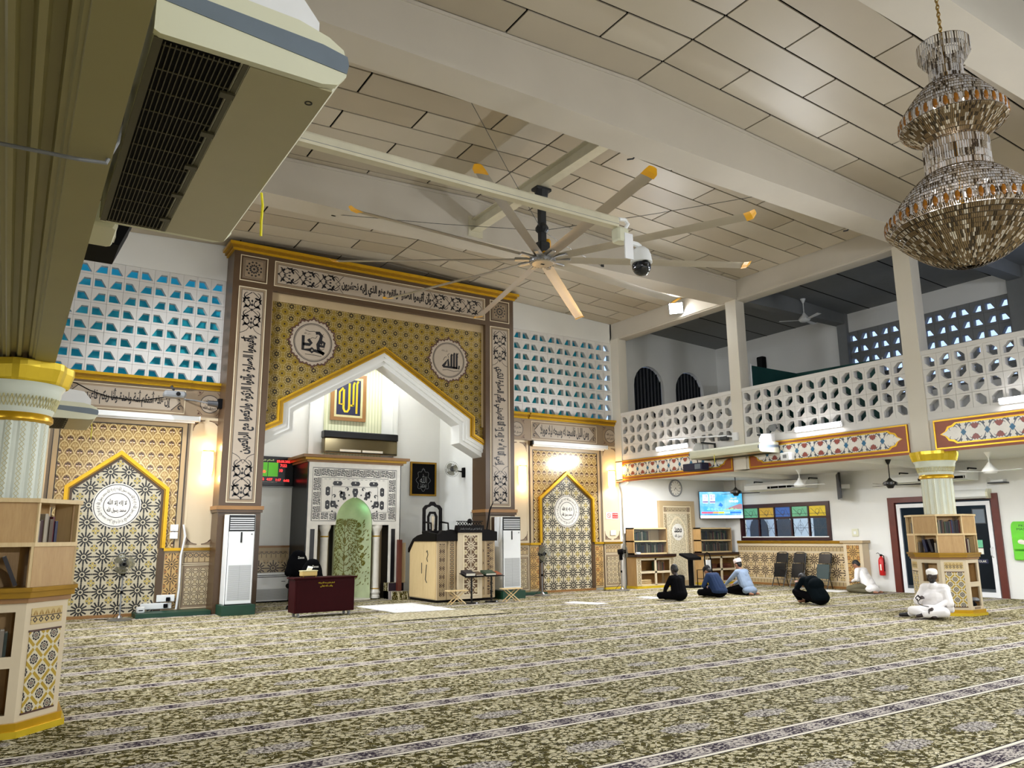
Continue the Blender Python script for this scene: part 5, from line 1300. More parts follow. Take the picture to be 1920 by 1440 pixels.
MB().tube([(X1-.18, YF+.1, 1.6), (X1-.10, YF+.05, 2.2), (X1-.02, YF+.0, 2.42)], [.02, .022, .008], 8).build('staff', 'ebony', mb_)
MB().tube([(X0+1.02, YF, 1.9), (X0+.98, YF, 2.05), (X0+.95, YF-.02, 2.15)], .006, 6).build('gooseneck_microphone', 'iron', mb_)
# pulpit stairs and side post
st = MB()
for k in range(2): MB().box((8.30, 18.75-.3*k, 0), (8.72, 19.05, .20*(2-k))).build('carpeted_step', 'carpet', mb_)
MB().box((8.50, 18.62, 0), (8.60, 18.74, 1.48)).build('side_post', 'maroon_wood', mb_)
MB().box((8.60, 18.66, .4), (8.72, 18.70, 1.40)).build('side_panel', 'sand_dark', mb_)
# carved chair on the pulpit
t = T('carved_chair', 'carved black chair with openwork arched back standing on the pulpit', 'chair', (9.12, 17.75, 1.46))
f = MB(); f.ring([(-.27, .2), (.27, .2), (.27, .80), (.20, .88), (.10, .90), (.05, .97), (-.05, .97), (-.10, .90), (-.20, .88), (-.27, .80)], [(-.20, .24), (.20, .24), (.20, .76), (.15, .82), (.08, .84), (.04, .87), (-.04, .87), (-.08, .84), (-.15, .82), (-.20, .76)], .18, .24); f.build('back_frame', 'ebony', t)
f = MB(); f.ring([(-.13, .24), (.13, .24), (.14, .60), (.08, .72), (-.08, .72), (-.14, .60)], [(-.08, .28), (.08, .28), (.09, .58), (.05, .66), (-.05, .66), (-.09, .58)], .19, .23); f.build('back_splat', 'ebony', t)
f = MB(); f.lathe([(.03, .24), (.025, .40), (.04, .55), (.035, .60), (.0, .62)], (0, .17, 0), 10); autosmooth(f.build('back_spindle', 'sand', t))
MB().bbox((-.28, -.25, .16), (.28, .25, .24), .02).build('seat', 'ebony', t)
for x in (-.24, .24):
    for y in (-.21, .21): MB().cyl((x, y, .0), (x, y, .17), .025, .03, 10).build('leg', 'ebony', t)
    MB().tube([(x, -.22, .24), (x, -.20, .42), (x, .2, .46)], .022, 8).build('armrest', 'ebony', t)

# --- book stands with open books, folding stools
for k, (x, y, rz) in enumerate(((9.36, 16.35, .0), (9.95, 16.42, .0))):
    t = T('book_stand', ('black pedestal book stand holding a thick black book', 'black pedestal book stand holding green and orange books')[k], 'stand', (x, y, 0), rz)
    MB().cyl((0, 0, 0), (0, 0, .035), .17, .15, 24).build('base_disc', 'black_gloss', t)
    p = MB(); p.lathe([(.022, .03), (.022, .12), (.032, .14), (.022, .16), (.022, .24), (.03, .27), (.022, .30), (.022, .62)], n=12); p.build('turned_pole', 'black_gloss', t)
    q = MB(); q.hexa([(-.25, -.16, .60), (.27, -.16, .60), (.27, .16, .68), (-.25, .16, .68)], [(-.25, -.16, .615), (.27, -.16, .615), (.27, .16, .695), (-.25, .16, .695)]); q.build('tilted_top', 'black_gloss', t)
def tilted_book(label, x, y, z, w, d, th, cover, rz, tilt=.245):
    t = T('book', label, 'book', (x, y, z), rz); t.rotation_euler = (tilt, 0, rz)
    MB().box((-w/2+.006, -d/2+.006, .006), (w/2-.006, d/2-.006, th-.006)).build('pages', 'paper', t)
    for z0 in (0, th-.006): MB().box((-w/2, -d/2, z0), (w/2, d/2, z0+.006)).build('cover', cover, t)
    MB().box((-w/2, -d/2, 0), (-w/2+.006, d/2, th)).build('spine', cover, t)
tilted_book('thick black book lying on the first pedestal stand', 9.26, 16.35, .664, .26, .27, .07, 'book_0', .0)
tilted_book('brown book lying beside the thick black book', 9.51, 16.35, .664, .20, .27, .03, 'book_4', .0)
tilted_book('green book lying on the second pedestal stand', 9.86, 16.42, .664, .29, .28, .05, 'book_7', .0)
tilted_book('orange patterned booklet on the second pedestal stand', 10.10, 16.42, .664, .16, .26, .02, 'terracotta', .0)
def stool(label, x, y, rz):
    t = T('folding_stool', label, 'stool', (x, y, 0), rz)
    for k in range(3): MB().bbox((-.25+k*.17, -.13, .30), (-.09+k*.17, .13, .325), .006).build('seat_slat', 'oak_light', t)
    for s in (-1, 1):
        for e in (-1, 1):
            MB().tube([(-.17*s, e*(.11 if s > 0 else .085), .30), (.19*s, e*(.11 if s > 0 else .085), .012)], .012, 6).build('leg', 'oak_light', t)
    MB().tube([(-.14, -.11, .06), (-.14, .11, .06)], .010, 6).build('stretcher', 'oak', t)
    MB().tube([(.14, -.11, .06), (.14, .11, .06)], .010, 6).build('stretcher', 'oak', t)
stool('wooden folding stool beside the pulpit cupboard and pedestal stands', 8.93, 16.30, -.05)
stool('wooden folding stool beside the tower cooler and pedestal stands', 10.32, 16.12, -.1)

# --- mats on the floor
def mat(name, label, pts, z, mt, cat='mat'):
    o = MB().prism(pts, .0, z, 'XY').build(name, mt); return tag(o, label, cat)
mat('prayer_mat', 'white prayer mat spread before the niche', [(6.85, 17.20), (6.95, 15.35), (8.30, 15.20), (8.25, 17.30)], .012, 'white_mat')
mat('prayer_mat', 'long beige rug with dark edge in front of the white prayer mat', [(6.20, 13.85), (8.85, 13.95), (8.95, 15.05), (6.35, 15.10)], .008, 'prayer_mat')
MB().box((6.20, 13.80, 0), (8.85, 13.87, .006)).build('dark_edge', 'black_matte', bpy.data.objects['prayer_mat.001'])
mat('prayer_mat', 'small pale rug lying alone on the carpet', [(11.15, 15.1), (11.55, 15.25), (11.85, 14.35), (11.45, 14.25)], .008, 'white_mat')

# --- standing fans
def stand_fan(label, x, y, aim, hz=1.02, r=.23):
    t = T('standing_fan', label, 'fan', (x, y, 0))
    b = MB(); b.lathe([(.22, 0), (.22, .018), (.19, .035), (.06, .05), (.03, .09)], n=28); autosmooth(b.build('base', 'steel', t))
    MB().cyl((0, 0, .05), (0, 0, hz-.12), .016, n=10).build('pole', 'mid_grey', t); MB().cyl((0, 0, .50), (0, 0, .56), .026, n=10).build('collar', 'black_matte', t)
    MB().bbox((-.04, -.04, hz-.17), (.04, .04, hz-.02), .01).build('neck', 'black_matte', t)
    a = Vector(aim).normalized(); c = Vector((0, 0, hz+.06))+a*.12
    fan_head(t, c, aim, r, hub='black_matte')
    MB().tube([(0, .02, hz-.1), (-.05, .06, hz-.3), (-.06, .05, .5), (-.03, .03, .2), (-.1, .2, .012), (-.4, .35, .012)], .006, 6).build('power_cord', 'black_matte', t)
stand_fan('standing fan before the star panel by the column bookcase', 2.00, 17.28, (-.1, -1, -.05))
stand_fan('standing fan before the star panel by the pulpit cooler', 12.00, 17.22, (.0, -1, 0.02))
stand_fan('standing fan beside the corner bookcase', 14.85, 17.35, (.85, -.5, .08))

# --- projector screens, projectors, sockets and small fittings on the front wall
for cx, lab in ((1.86, 'white roller screen case above the gold arch by the column bookcase'), (13.58, 'white roller screen case above the gold arch by the corner bookcase')):
    t = T('roller_screen', lab, 'screen', (cx, YW-.15, 4.06)); L = .72*2 if cx < 5 else 1.38*2
    x0, x1 = (-.75, 1.47) if cx < 5 else (-1.33, 1.36)
    MB().bbox((x0, -.05, .02), (x1, .06, .13), .015).build('case', 'white_plastic', t); MB().cyl((x0+.03, .02, .0), (x1-.08, .02, .0), .022, n=10).build('screen_bar', 'white_metal', t)
    MB().box((x0-.04, -.055, .015), (x0, .065, .135)).build('end_cap', 'black_gloss', t); MB().box((x1, -.055, .015), (x1+.02, .065, .135)).build('end_cap', 'white_plastic', t)
t = T('projector', 'small silver projector on a bracket at the calligraphy frieze', 'projector', (2.72, YW-.18, 4.70))
MB().tube([(0, 0, .12), (-.05, -.25, .06), (-.02, -.38, -.02)], .025, 8).build('bracket', 'dark_grey', t)
MB().bbox((-.22, -.55, -.20), (.22, -.27, -.07), .04).build('body', 'mid_grey', t); MB().cyl((.05, -.56, -.13), (.05, -.54, -.13), .045, n=14).build('lens', 'black_gloss', t)
t = T('wall_spotlight', 'small dark spotlight on an arm at the frieze roundel by the tall portal', 'spotlight', (3.42, YW-.06, 4.50))
MB().tube([(-.42, 0, .08), (-.2, -.1, .05), (.1, -.16, 0)], .018, 6).build('arm', 'mid_grey', t); MB().cyl((.05, -.2, 0), (.26, -.26, -.02), .06, .075, 12).build('lamp_head', 'dark_grey', t); MB().bbox((.24, -.34, -.12), (.34, -.2, .1), .01).build('mount_block', 'black_matte', t)
t = T('no_smoking_sign', 'small white no smoking sign with red print', 'sign', (15.15, YW-.062, 2.02))
MB().box((-.24, -.012, 0), (.24, -.001, .20)).build('sign_board', 'tile_white', t)
r_ = MB(); r_.ring(circ((-.13, .10), .07, 24), circ((-.13, .10), .054, 24), -.014, -.012); r_.strip([(-.17, .14), (-.09, .06)], .014, -.0135); r_.strip([(-.16, .095), (-.10, .095)], .014, -.0132); r_.build('no_smoking_mark', 'red_paint', t)
MB().box((0, -.014, .02), (.22, -.012, .18)).build('red_panel', 'red_paint', t); lettering('DILARANG', 'paper', t, (.11, .135), .19, .035, 'XZ', -.0145); lettering('MEROKOK', 'paper', t, (.11, .065), .19, .035, 'XZ', -.0145)
def sw(label, x, z, w=.13, h=.13, y=YW-.062, name='wall_switch'):
    t = T(name, label, 'switch', (x, y, z)); MB().bbox((-w/2, -.03, -h/2), (w/2, 0, h/2), .008).build('plate', 'white_plastic', t); MB().box((-w/4, -.036, -h/4), (w/4, -.03, h/4)).build('rocker', 'white_plastic', t)
sw('white switch below the no smoking sign', 15.16, 1.62, .2, .14)
sw('white switch box beside the gold arch above the socket strip', 3.0, 1.62, .16, .14); sw('yellowed socket box above the white switch box beside the gold arch', 3.0, 1.78, .16, .14)
t = T('power_strip', 'white socket strip with black plugs on the green platform', 'socket', (2.95, YW-.07, .12))
MB().bbox((-.50, -.05, 0), (.10, 0, .12), .01).build('strip_body', 'white_plastic', t); MB().bbox((-.20, -.06, .14), (.15, 0, .28), .01).build('upper_socket', 'white_plastic', t)
for x, z in ((-.02, .06), (.02, .19)): MB().bbox((x-.04, -.10, z-.04), (x+.04, -.05, z+.04), .01).build('plug', 'black_matte', t)
t = T('wall_charger', 'small white plug adapter standing on the green platform', 'adapter', (2.42, 17.7, .085)); MB().bbox((-.08, -.06, 0), (.08, .06, .12), .02).build('adapter_body', 'white_plastic', t); MB().box((-.04, -.064, .04), (.04, -.06, .06)).build('slot', 'black_matte', t)
o = MB().tube([(3.17, YW-.14, 1.85), (3.22, YW-.14, 1.6), (3.16, YW-.14, 1.2), (3.17, YW-.14, .5), (3.14, YW-.14, .10)], .022, 8).build('conduit_pipe', 'white_plastic'); tag(o, 'thin white conduit running down to the socket strip', 'pipe')
o = MB().tube([(15.53, YW-.42, 3.12), (15.53, YW-.3, 3.05), (15.55, YW-.1, 3.0), (15.58, YW-.07, 2.95), (15.62, YW-.06, 2.8), (15.62, YW-.06, 1.6)], .03, 8).build('conduit_pipe', 'white_plastic'); tag(o, 'cream pipe running down the corner beside the balcony', 'pipe')

o = MB().tube([(.55, YW-.20, 4.78), (.9, YW-.22, 4.70), (1.15, YW-.10, 4.60), (1.5, YW-.08, 4.50), (2.1, YW-.08, 4.46), (2.7, YW-.1, 4.60)], .012, 6).build('loose_cable', 'black_matte'); tag(o, 'loose black cable trailing over the calligraphy frieze', 'cable')
# ================================================================== overhead things
def ceiling_ac(label, loc, L, flip=1, ribbon=True, badge=True):
    """suspended cooler; local x: 0 at the wall side to .70 at the rounded nose, y: 0..L"""
    t = T('ceiling_air_conditioner', label, 'air conditioner', loc); t.scale = (1, 1, 1); s = flip
    pf = [(0, .01), (.02, 0), (.60, 0), (.66, .015), (.695, .06), (.70, .11), (.68, .17), (.62, .205), (.50, .235), (.05, .25), (0, .24)]
    b = MB(); b.prism([(x*s, z) for x, z in pf], .02, L-.02, 'XZ'); autosmooth(b.build('body', 'ac_cream', t), 30)
    for y0, y1 in ((0, .03), (L-.03, L)):
        e = MB(); e.prism([(x*s*1.012-.004*s, z*1.03-.004) for x, z in pf], y0, y1, 'XZ'); autosmooth(e.build('end_cap', 'ac_cream', t), 30)
        g_ = MB(); g_.prism([(x*s, z) for x, z in ((.0, .13), (.70, .07), (.708, .11), (.70, .145), (.60, .165), (.0, .19))], y0-.004 if y0 == 0 else y0, y1 if y0 == 0 else y1+.004, 'XZ'); g_.build('grey_band', 'blue_grey', t)
    MB().box((.03*s, .03, -.004), (.30*s, L-.03, .004)).build('intake_recess', 'black_matte', t)
    gr = MB()
    for k in range(15): x = (.04+.26*k/14)*s; gr.box((x-.002, .04, -.010), (x+.002, L-.04, -.004))
    for k in range(12): y = .06+(L-.12)*k/11; gr.box((.035*s, y-.003, -.009), (.30*s, y+.003, -.004))
    q = gr.build('intake_grille', 'ac_grille', t); q['kind'] = 'stuff'
    for k in range(5): MB().box((.275*s, .25+(L-.5)*k/4, -.016), (.33*s, .29+(L-.5)*k/4, -.004)).build('grille_latch', 'ac_grille', t)
    MB().box((.0, .03, -.008), (.03*s, L-.03, 0)).build('grille_frame', 'ac_grille', t); MB().box((.31*s, .03, -.006), (.33*s, L-.03, 0)).build('grille_frame', 'ac_grille', t)
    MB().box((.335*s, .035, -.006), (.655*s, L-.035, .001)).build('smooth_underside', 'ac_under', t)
    if badge: 
        bm_ = MB(); bm_.ring(circ((.60*s, .16), .016, 14), circ((.60*s, .16), .010, 14), -.008, -.005, 'XY'); bm_.build('number_badge', 'black_gloss', t)
    pl = MB(); pl.prism([(x*s, z) for x, z in ((.03, .235), (.60, .225), (.60, .30), (.50, .42), (.10, .46), (.03, .46))], .06, .075, 'XZ'); pl.build('mounting_plate', 'white_metal', t)
    pl = MB(); pl.prism([(x*s, z) for x, z in ((.03, .235), (.60, .225), (.60, .30), (.50, .42), (.10, .46), (.03, .46))], L-.075, L-.06, 'XZ'); pl.build('mounting_plate', 'white_metal', t)
    for y in (.22, L-.22):
        MB().box((-.055*s, y-.02, .40), (.45*s, y+.02, .44)).build('hanger_arm', 'iron', t); MB().cyl((.40*s, y, .2), (.40*s, y, .42), .008, n=6).build('hanger_rod', 'iron', t)
        MB().box((-.055*s, y-.02, .05), (-.02*s, y+.02, .44)).build('hanger_leg', 'iron', t)
    if ribbon: MB().tube([(.69*s, L*.62, .04), (.70*s, L*.62, -.03), (.695*s, L*.62-.01, -.12), (.70*s, L*.62, -.20)], .007, 5).build('ribbon', 'yellow_ribbon', t)
    return t
ceiling_ac('large cream ceiling air conditioner with dark grille hanging overhead beside the moulded beam', (.265, 2.70, 3.30), 1.95)
ceiling_ac('ceiling air conditioner hanging beyond the pale fluted column', (.265, 12.9, 3.30), 1.35, badge=False)
ceiling_ac('ceiling air conditioner hung on the balcony front between the tube lights', (15.30, 12.0, 3.45), 2.25, -1, badge=False)
# loudspeaker and control box behind the near cooler
t = T('loudspeaker', 'black loudspeaker on the gallery edge behind the big cream air conditioner', 'speaker', (.21, 5.35, 3.42))
MB().prism([(0, 0), (.22, .0), (.30, .22), (.30, .50), (0, .52)], 0, .42, 'XZ').build('cabinet', 'black_matte', t); MB().box((.27, .04, .25), (.312, .38, .47)).build('grille', 'black_gloss', t)
t = T('junction_box', 'cream cover box on the gallery edge in front of the black loudspeaker', 'box', (.21, 4.78, 3.32))
MB().bbox((0, 0, 0), (.16, .36, .15), .02).build('cover', 'ac_cream', t); MB().box((.16, .24, .03), (.17, .34, .14)).build('printed_label', 'paper', t); MB().tube([(.1, .05, .14), (.14, -.1, .24), (.06, -.2, .3)], .012, 6).build('cable', 'mid_grey', t)

# --- giant ceiling fan on its steel beam
fx, fy, fz = 7.53, 10.64, 6.36
sb = T('steel_beam', 'cream steel joist spanning the two cross beams and carrying the giant fan', 'beam', (fx, 8.62, 7.72)); Lb = 13.03-8.62
for z0, z1, w in ((0, .02, .10), (.24, .26, .10)): MB().box((-w, 0, z0), (w, Lb, z1)).build('flange', 'pipe_cream', sb)
MB().box((-.01, 0, .02), (.01, Lb, .24)).build('web', 'pipe_cream', sb)
for y0, y1 in ((0, .02), (Lb-.02, Lb)): MB().box((-.17, y0, -.12), (.17, y1, .32)).build('end_plate', 'pipe_cream', sb)
t = T('giant_ceiling_fan', 'giant aluminium ceiling fan with ten long blades and yellow tips', 'fan', (fx, fy, fz))
MB().bbox((-.16, -.10, 1.30), (.16, .10, 1.355), .01).build('clamp_plate', 'iron', t); MB().lathe([(.05, 1.10), (.11, 1.18), (.13, 1.30)], n=12).build('clamp_cone', 'iron', t)
MB().box((-.055, -.055, .30), (.055, .055, 1.2)).build('drop_tube', 'iron', t); MB().lathe([(.07, .50), (.12, .55), (.12, .60), (.07, .68)], n=12).build('guy_collar', 'iron', t)
MB().bbox((-.11, -.10, .06), (.11, .10, .32), .02).build('gearbox', 'iron', t); MB().bbox((.06, -.07, .10), (.16, .09, .40), .03).build('motor', 'yellow_plastic', t); MB().bbox((-.08, -.16, .05), (.20, .0, .11), .015).build('motor_bracket', 'yellow_plastic', t)
h = MB(); h.lathe([(.05, -.07), (.20, -.075), (.235, -.06), (.24, -.02), (.24, .03), (.20, .05), (.0, .06)], n=40); autosmooth(h.build('hub', 'steel', t), 35)
h = MB(); h.lathe([(.0, -.082), (.19, -.080), (.20, -.07)], n=32); autosmooth(h.build('hub_cover', 'aluminium', t)); MB().box((-.035, -.02, -.086), (.035, .02, -.078)).build('cover_latch', 'black_matte', t)
for k in range(24): a_ = 2*pi*k/24; MB().cyl((.225*cos(a_), .225*sin(a_), -.075), (.225*cos(a_), .225*sin(a_), -.05), .013, n=6).build('hub_bolt', 'chrome', t)
bl = MB(); tip = None
def blade_sec(x, w, tw): 
    prof_ = [(-.5, 0), (-.3, .05), (0, .075), (.3, .06), (.5, .0), (.3, .0), (0, .015), (-.3, .01)]
    return [(x, w*(u*cos(tw)-v*1.6*sin(tw)), w*(u*sin(tw)+v*1.6*cos(tw))) for u, v in prof_]
xs = [.22, .45, 1.2, 2.2, 3.2, 3.62]; vs = []
for x in xs: vs += [(a, b, c-.022*(x-.2)**1.0*.9) for a, b, c in blade_sec(x, .195, -.26)]
bl._add(vs, [(k*8+i, k*8+(i+1) % 8, (k+1)*8+(i+1) % 8, (k+1)*8+i) for k in range(len(xs)-1) for i in range(8)]+[tuple(range(7, -1, -1)), tuple(range(40, 48))])
wl_ = MB(); v2 = []
for x, w, dz in ((3.60, .21, 0), (3.70, .20, .015), (3.76, .12, .06)): v2 += [(a, b, c-.075+dz) for a, b, c in blade_sec(x, w, -.26)]
wl_._add(v2, [(k*8+i, k*8+(i+1) % 8, (k+1)*8+(i+1) % 8, (k+1)*8+i) for k in range(2) for i in range(8)]+[tuple(range(7, -1, -1)), tuple(range(16, 24))])
A0 = radians(-174.0); b0 = None
for k in range(10):
    a_ = A0+k*2*pi/10
    if k == 0:
        b0 = bl.build('fan_blade', 'aluminium', t); autosmooth(b0, 50); w0 = wl_.build('blade_tip', 'yellow_plastic', b0); s0 = MB().bbox((.16, -.04, -.02), (.50, .04, .03), .01).build('blade_arm', 'steel', b0); bb = b0
    else: bb = inst(b0, t); inst(w0, bb); inst(s0, bb)
    bb.rotation_euler = (0, 0, a_)
for i, (p, nm) in enumerate((((4.78, 8.60, 7.72), 0), ((11.08, 8.62, 7.66), 0), ((4.63, 13.39, 7.58), 0), ((10.9, 13.05, 7.62), 0))):
    q = Vector(p)-Vector((fx, fy, fz)); MB().tube([(0, 0, .55), q*.5+Vector((0, 0, .25)), q], .005, 4).build('guy_wire', 'iron', t); MB().bbox(q-Vector((.05, .03, .03)), q+Vector((.05, .03, .05)), .01).build('wire_anchor', 'iron', t)
# hooks and drop wires on the beams
for i, (x, y, z) in enumerate(((8.0, 8.62, 7.95), (13.7, 8.62, 7.9))):
    o = MB().tube([(x, y+.01, z), (x, y+.01, 7.60), (x-.06, y+.02, 7.53), (x-.16, y+.04, 7.50)], .014, 6).build('beam_hook', 'iron'); tag(o, 'small iron hook on the broad cross beam %s' % ('above the giant fan hub' if i == 0 else 'near the balcony end'), 'hook')

# --- security camera on its long pole
t = T('camera_pole', 'long cream square pole reaching out from the gallery with the dome camera', 'pole', (.2, 6.2, 4.98))
MB().bbox((0, -.055, -.055), (5.22, .055, .055), .02).build('square_tube', 'pipe_cream', t); MB().box((0, -.12, -.12), (.02, .12, .12)).build('wall_flange', 'pipe_cream', t); MB().box((0, -.057, -.03), (5.2, -.054, -.026)).build('seam', 'mid_grey', t)
t = T('security_camera', 'white dome camera with black glass under the end of the pole', 'camera', (5.48, 6.2, 4.98))
MB().bbox((-.10, -.07, -.22), (.06, .07, -.06), .02).build('junction_box', 'ac_cream', t); MB().box((-.02, -.075, -.42), (.10, -.06, -.12)).build('bracket_plate', 'white_metal', t)
MB().tube([(.05, 0, -.05), (.10, 0, .03), (.06, 0, .07), (-.03, 0, .06)], .022, 8).build('cable_gland', 'white_plastic', t); MB().tube([(.06, 0, -.22), (.14, 0, -.19), (.22, 0, -.19), (.27, 0, -.21)], .03, 8).build('gooseneck', 'white_plastic', t)
b = MB(); b.lathe([(.0, -.21), (.05, -.215), (.09, -.25), (.11, -.30), (.122, -.38), (.125, -.40), (.10, -.41)], (.28, 0, 0), 24); autosmooth(b.build('housing', 'white_plastic', t))
b = MB(); b.sphere((.28, 0, -.44), (.108, .108, .115), 20, 12); b.build('black_dome', 'dome_black', t, smooth=True); b = MB(); b.sphere((.26, -.075, -.43), .05, 12, 8); b.build('lens_ball', 'black_gloss', t, smooth=True)

# --- crystal chandelier
ch = T('chandelier', 'large two tiered crystal chandelier with amber drops on a gold chain', 'chandelier', (7.5, 3.52, 3.87)); Z0 = 3.87
k_ = MB(); z = 2.6
for i in range(28): 
    zz = 2.50+i*.042; a_ = (i % 2)*pi/2; k_.tube([(.016*cos(t_)*cos(a_), .016*cos(t_)*sin(a_), zz+.03*sin(t_)) for t_ in [j*2*pi/10 for j in range(10)]], .0045, 5, True)
o = k_.build('chain', 'gold_dark', ch); o['kind'] = 'stuff'; MB().cyl((0, 0, .3), (0, 0, 2.6), .018, n=10).build('stem', 'gold_dark', ch); MB().tube([(.02, 0, 2.5), (.03, .02, 3.0), (.015, 0, 3.66)], .006, 5).build('power_flex', 'pale_gold', ch)
PR = random.Random(9)
def prisms(name, rings, n_per, mat, hang=.05, w=.006, lean=0.0):
    mb = MB()
    for r, zt, hl in rings:
        n = max(8, int(2*pi*r/n_per))
        for i in range(n):
            a_ = 2*pi*(i+.5*((hash((round(r*100), round(zt*100)))) % 2))/n; c, s = cos(a_), sin(a_); e = w
            mb.mi = PR.choice((0, 1, 1, 1, 2) if 'dark' in mat else (0, 0, 0, 0, 1, 1, 2)); x, y = r*c, r*s; x2, y2 = (r+lean*hl)*c, (r+lean*hl)*s
            mb._add([(x-e*s, y+e*c, zt), (x+e*s, y-e*c, zt), (x+e*c*.8, y+e*s*.8, zt), (x2-e*s*.8, y2+e*c*.8, zt-hl), (x2+e*s*.8, y2-e*c*.8, zt-hl), (x2+e*c*.6, y2+e*s*.6, zt-hl)],
                    [(0, 1, 2), (3, 5, 4), (0, 3, 4, 1), (1, 4, 5, 2), (2, 5, 3, 0)])
    q = mb.build(name, [mat+'_a', mat+'_b', mat+'_c'], ch); q['kind'] = 'stuff'; return q
def hoops(name, L):
    for r, z in L: MB().tube([(r*cos(i*pi/20), r*sin(i*pi/20), z) for i in range(40)], .0045, 4, True).build(name, 'bowl_dark', ch)
prisms('crown_crystals', [(.235, 2.53, .13), (.20, 2.47, .13), (.165, 2.42, .13)], .024, 'crystal', w=.008); hoops('crown_hoop', [(.235, 2.53), (.20, 2.47), (.165, 2.42)])
prisms('upper_neck_crystals', [(.15, 2.33, .09), (.15, 2.24, .09), (.155, 2.15, .09)], .022, 'crystal', w=.008); hoops('neck_hoop', [(.15, 2.33), (.15, 2.24)])
ub = [(.165+.305*(i/8)**.85, 2.10-.36*(i/8)**1.15, .055) for i in range(9)]
prisms('upper_bell_crystals', ub, .022, 'crystal', w=.008, lean=.2); hoops('upper_bell_hoop', [(r+.004, z) for r, z, h_ in ub])
UBW = [(.47-.030*i, 1.63-.015*i-.0016*i*i, .026) for i in range(8)]
prisms('upper_bowl_crystals', UBW, .018, 'crystal_dark', w=.0075, lean=-1.0); hoops('upper_bowl_hoop', [(r, z+.005) for r, z, h_ in UBW])
prisms('lower_neck_crystals', [(.285, 1.42, .08), (.285, 1.34, .08), (.285, 1.26, .08), (.29, 1.18, .08)], .022, 'crystal', w=.008); hoops('neck_hoop', [(.285, 1.42), (.285, 1.34), (.285, 1.26), (.29, 1.18)])
lb = [(.30+.39*(i/11)**.9, 1.11-.44*(i/11)**1.15, .055) for i in range(12)]
prisms('lower_bell_crystals', lb, .022, 'crystal', w=.008, lean=.2); hoops('lower_bell_hoop', [(r+.004, z) for r, z, h_ in lb])
LBW = [(.69-.0345*i, .60-.40*(1-(1-i/19.5)**2.1), .028) for i in range(19)]
prisms('lower_bowl_crystals', LBW, .018, 'crystal_dark', w=.0075, lean=-1.0); hoops('lower_bowl_hoop', [(r, z+.006) for r, z, h_ in LBW])
b = MB(); b.lathe([(.02, .235), (.30, .27), (.50, .40), (.64, .57)], n=40); b.build('lower_bowl_frame', 'bowl_dark', ch, smooth=True); b = MB(); b.lathe([(.2, 1.46), (.36, 1.57), (.44, 1.63)], n=36); b.build('upper_bowl_frame', 'bowl_dark', ch, smooth=True)
dm = MB(); dm.sphere((0, 0, 0), (.024, .014, .052), 8, 6); d0 = None
for R_, zc, n in ((.475, 1.69, 34), (.695, .64, 48)):
    for i in range(n):
        a_ = 2*pi*i/n; lc = (R_*cos(a_), R_*sin(a_), zc)
        if d0 is None: d0 = dm.build('amber_drop', 'amber', ch, smooth=True); dd_ = d0
        else: dd_ = inst(d0, ch)
        dd_.location = lc; dd_.rotation_euler = (0, 0, a_+pi/2)
        if i == 0: c0 = MB()
prisms('rim_crystals', [(.472, 1.74, .10), (.692, .69, .10)], .030, 'crystal', w=.010)
for r_, z_ in ((.15, 1.85), (.25, .95)):
    for i in range(3):
        a_ = i*2*pi/3+.4; MB().sphere((r_*cos(a_), r_*sin(a_), z_), .016, 10, 8).build('lamp_bulb', 'bulb_glow', ch, smooth=True)
l = bpy.data.lights.new('chandelier_emission', 'POINT'); l.energy = 14; l.color = (1, .92, .85); l.shadow_soft_size = .05; o = bpy.data.objects.new('chandelier_emission', l); COL.objects.link(o); o.location = (7.5, 3.52, Z0+1.0)
# ================================================================== right aisle
# --- corner panel with oval calligraphy (Y = 18.1)
t = T('carved_wall_panel', 'cream carved wall panel with oval calligraphy between the two bookcases', 'wall panel', (17.80, YW, 0), kind='structure')
f = MB(); frame(f, -.76, -.0, .76, 2.60, .15, -.10, 0); f.build('outer_frame', 'sand_dark', t); MB().box((-.62, -.07, .02), (.62, -.005, 2.46)).build('panel_field', 'sand', t)
f = MB(); frame(f, -.60, .05, .60, 2.44, .03, -.085, -.07); f.build('inner_frame', 'cream_line', t)
for x in (-.52, .52): MB().box((x-.06, -.08, .1), (x+.06, -.07, 2.20)).build('side_band', 'star_small', t)
for x in (-.52, .52): MB().box((x-.065, -.082, 2.26), (x+.065, -.07, 2.40)).build('corner_square', 'taupe', t)
MB().box((-.44, -.08, 2.27), (.44, -.07, 2.39)).build('top_band', 'star_small', t); MB().box((-.43, -.078, .1), (.43, -.07, 2.20)).build('carved_field', 'panel_carve', t)
m_ = MB(); ap = [(-.36, .12)]+curve_arch(0, .36, 1.6, 2.12)+[(.36, .12)]; ip = [(-.33, .12)]+curve_arch(0, .33, 1.6, 2.06)+[(.33, .12)]; band(m_, ap, ip, -.088, -.078); m_.build('pointed_moulding', 'cream_line', t)
m_ = MB(); m_.prism([(.24*cos(i*pi/18), 1.63+.26*sin(i*pi/18)) for i in range(36)], -.09, -.078); ov = m_.build('oval_plaque', 'tile_white', t)
lettering(shape('محمد'), 'print_black', ov, (0, 1.70), .32, .18, 'XZ', -.092, bold=.03); lettering(shape('رسول الله'), 'print_black', ov, (0, 1.52), .30, .13, 'XZ', -.092, bold=.03)
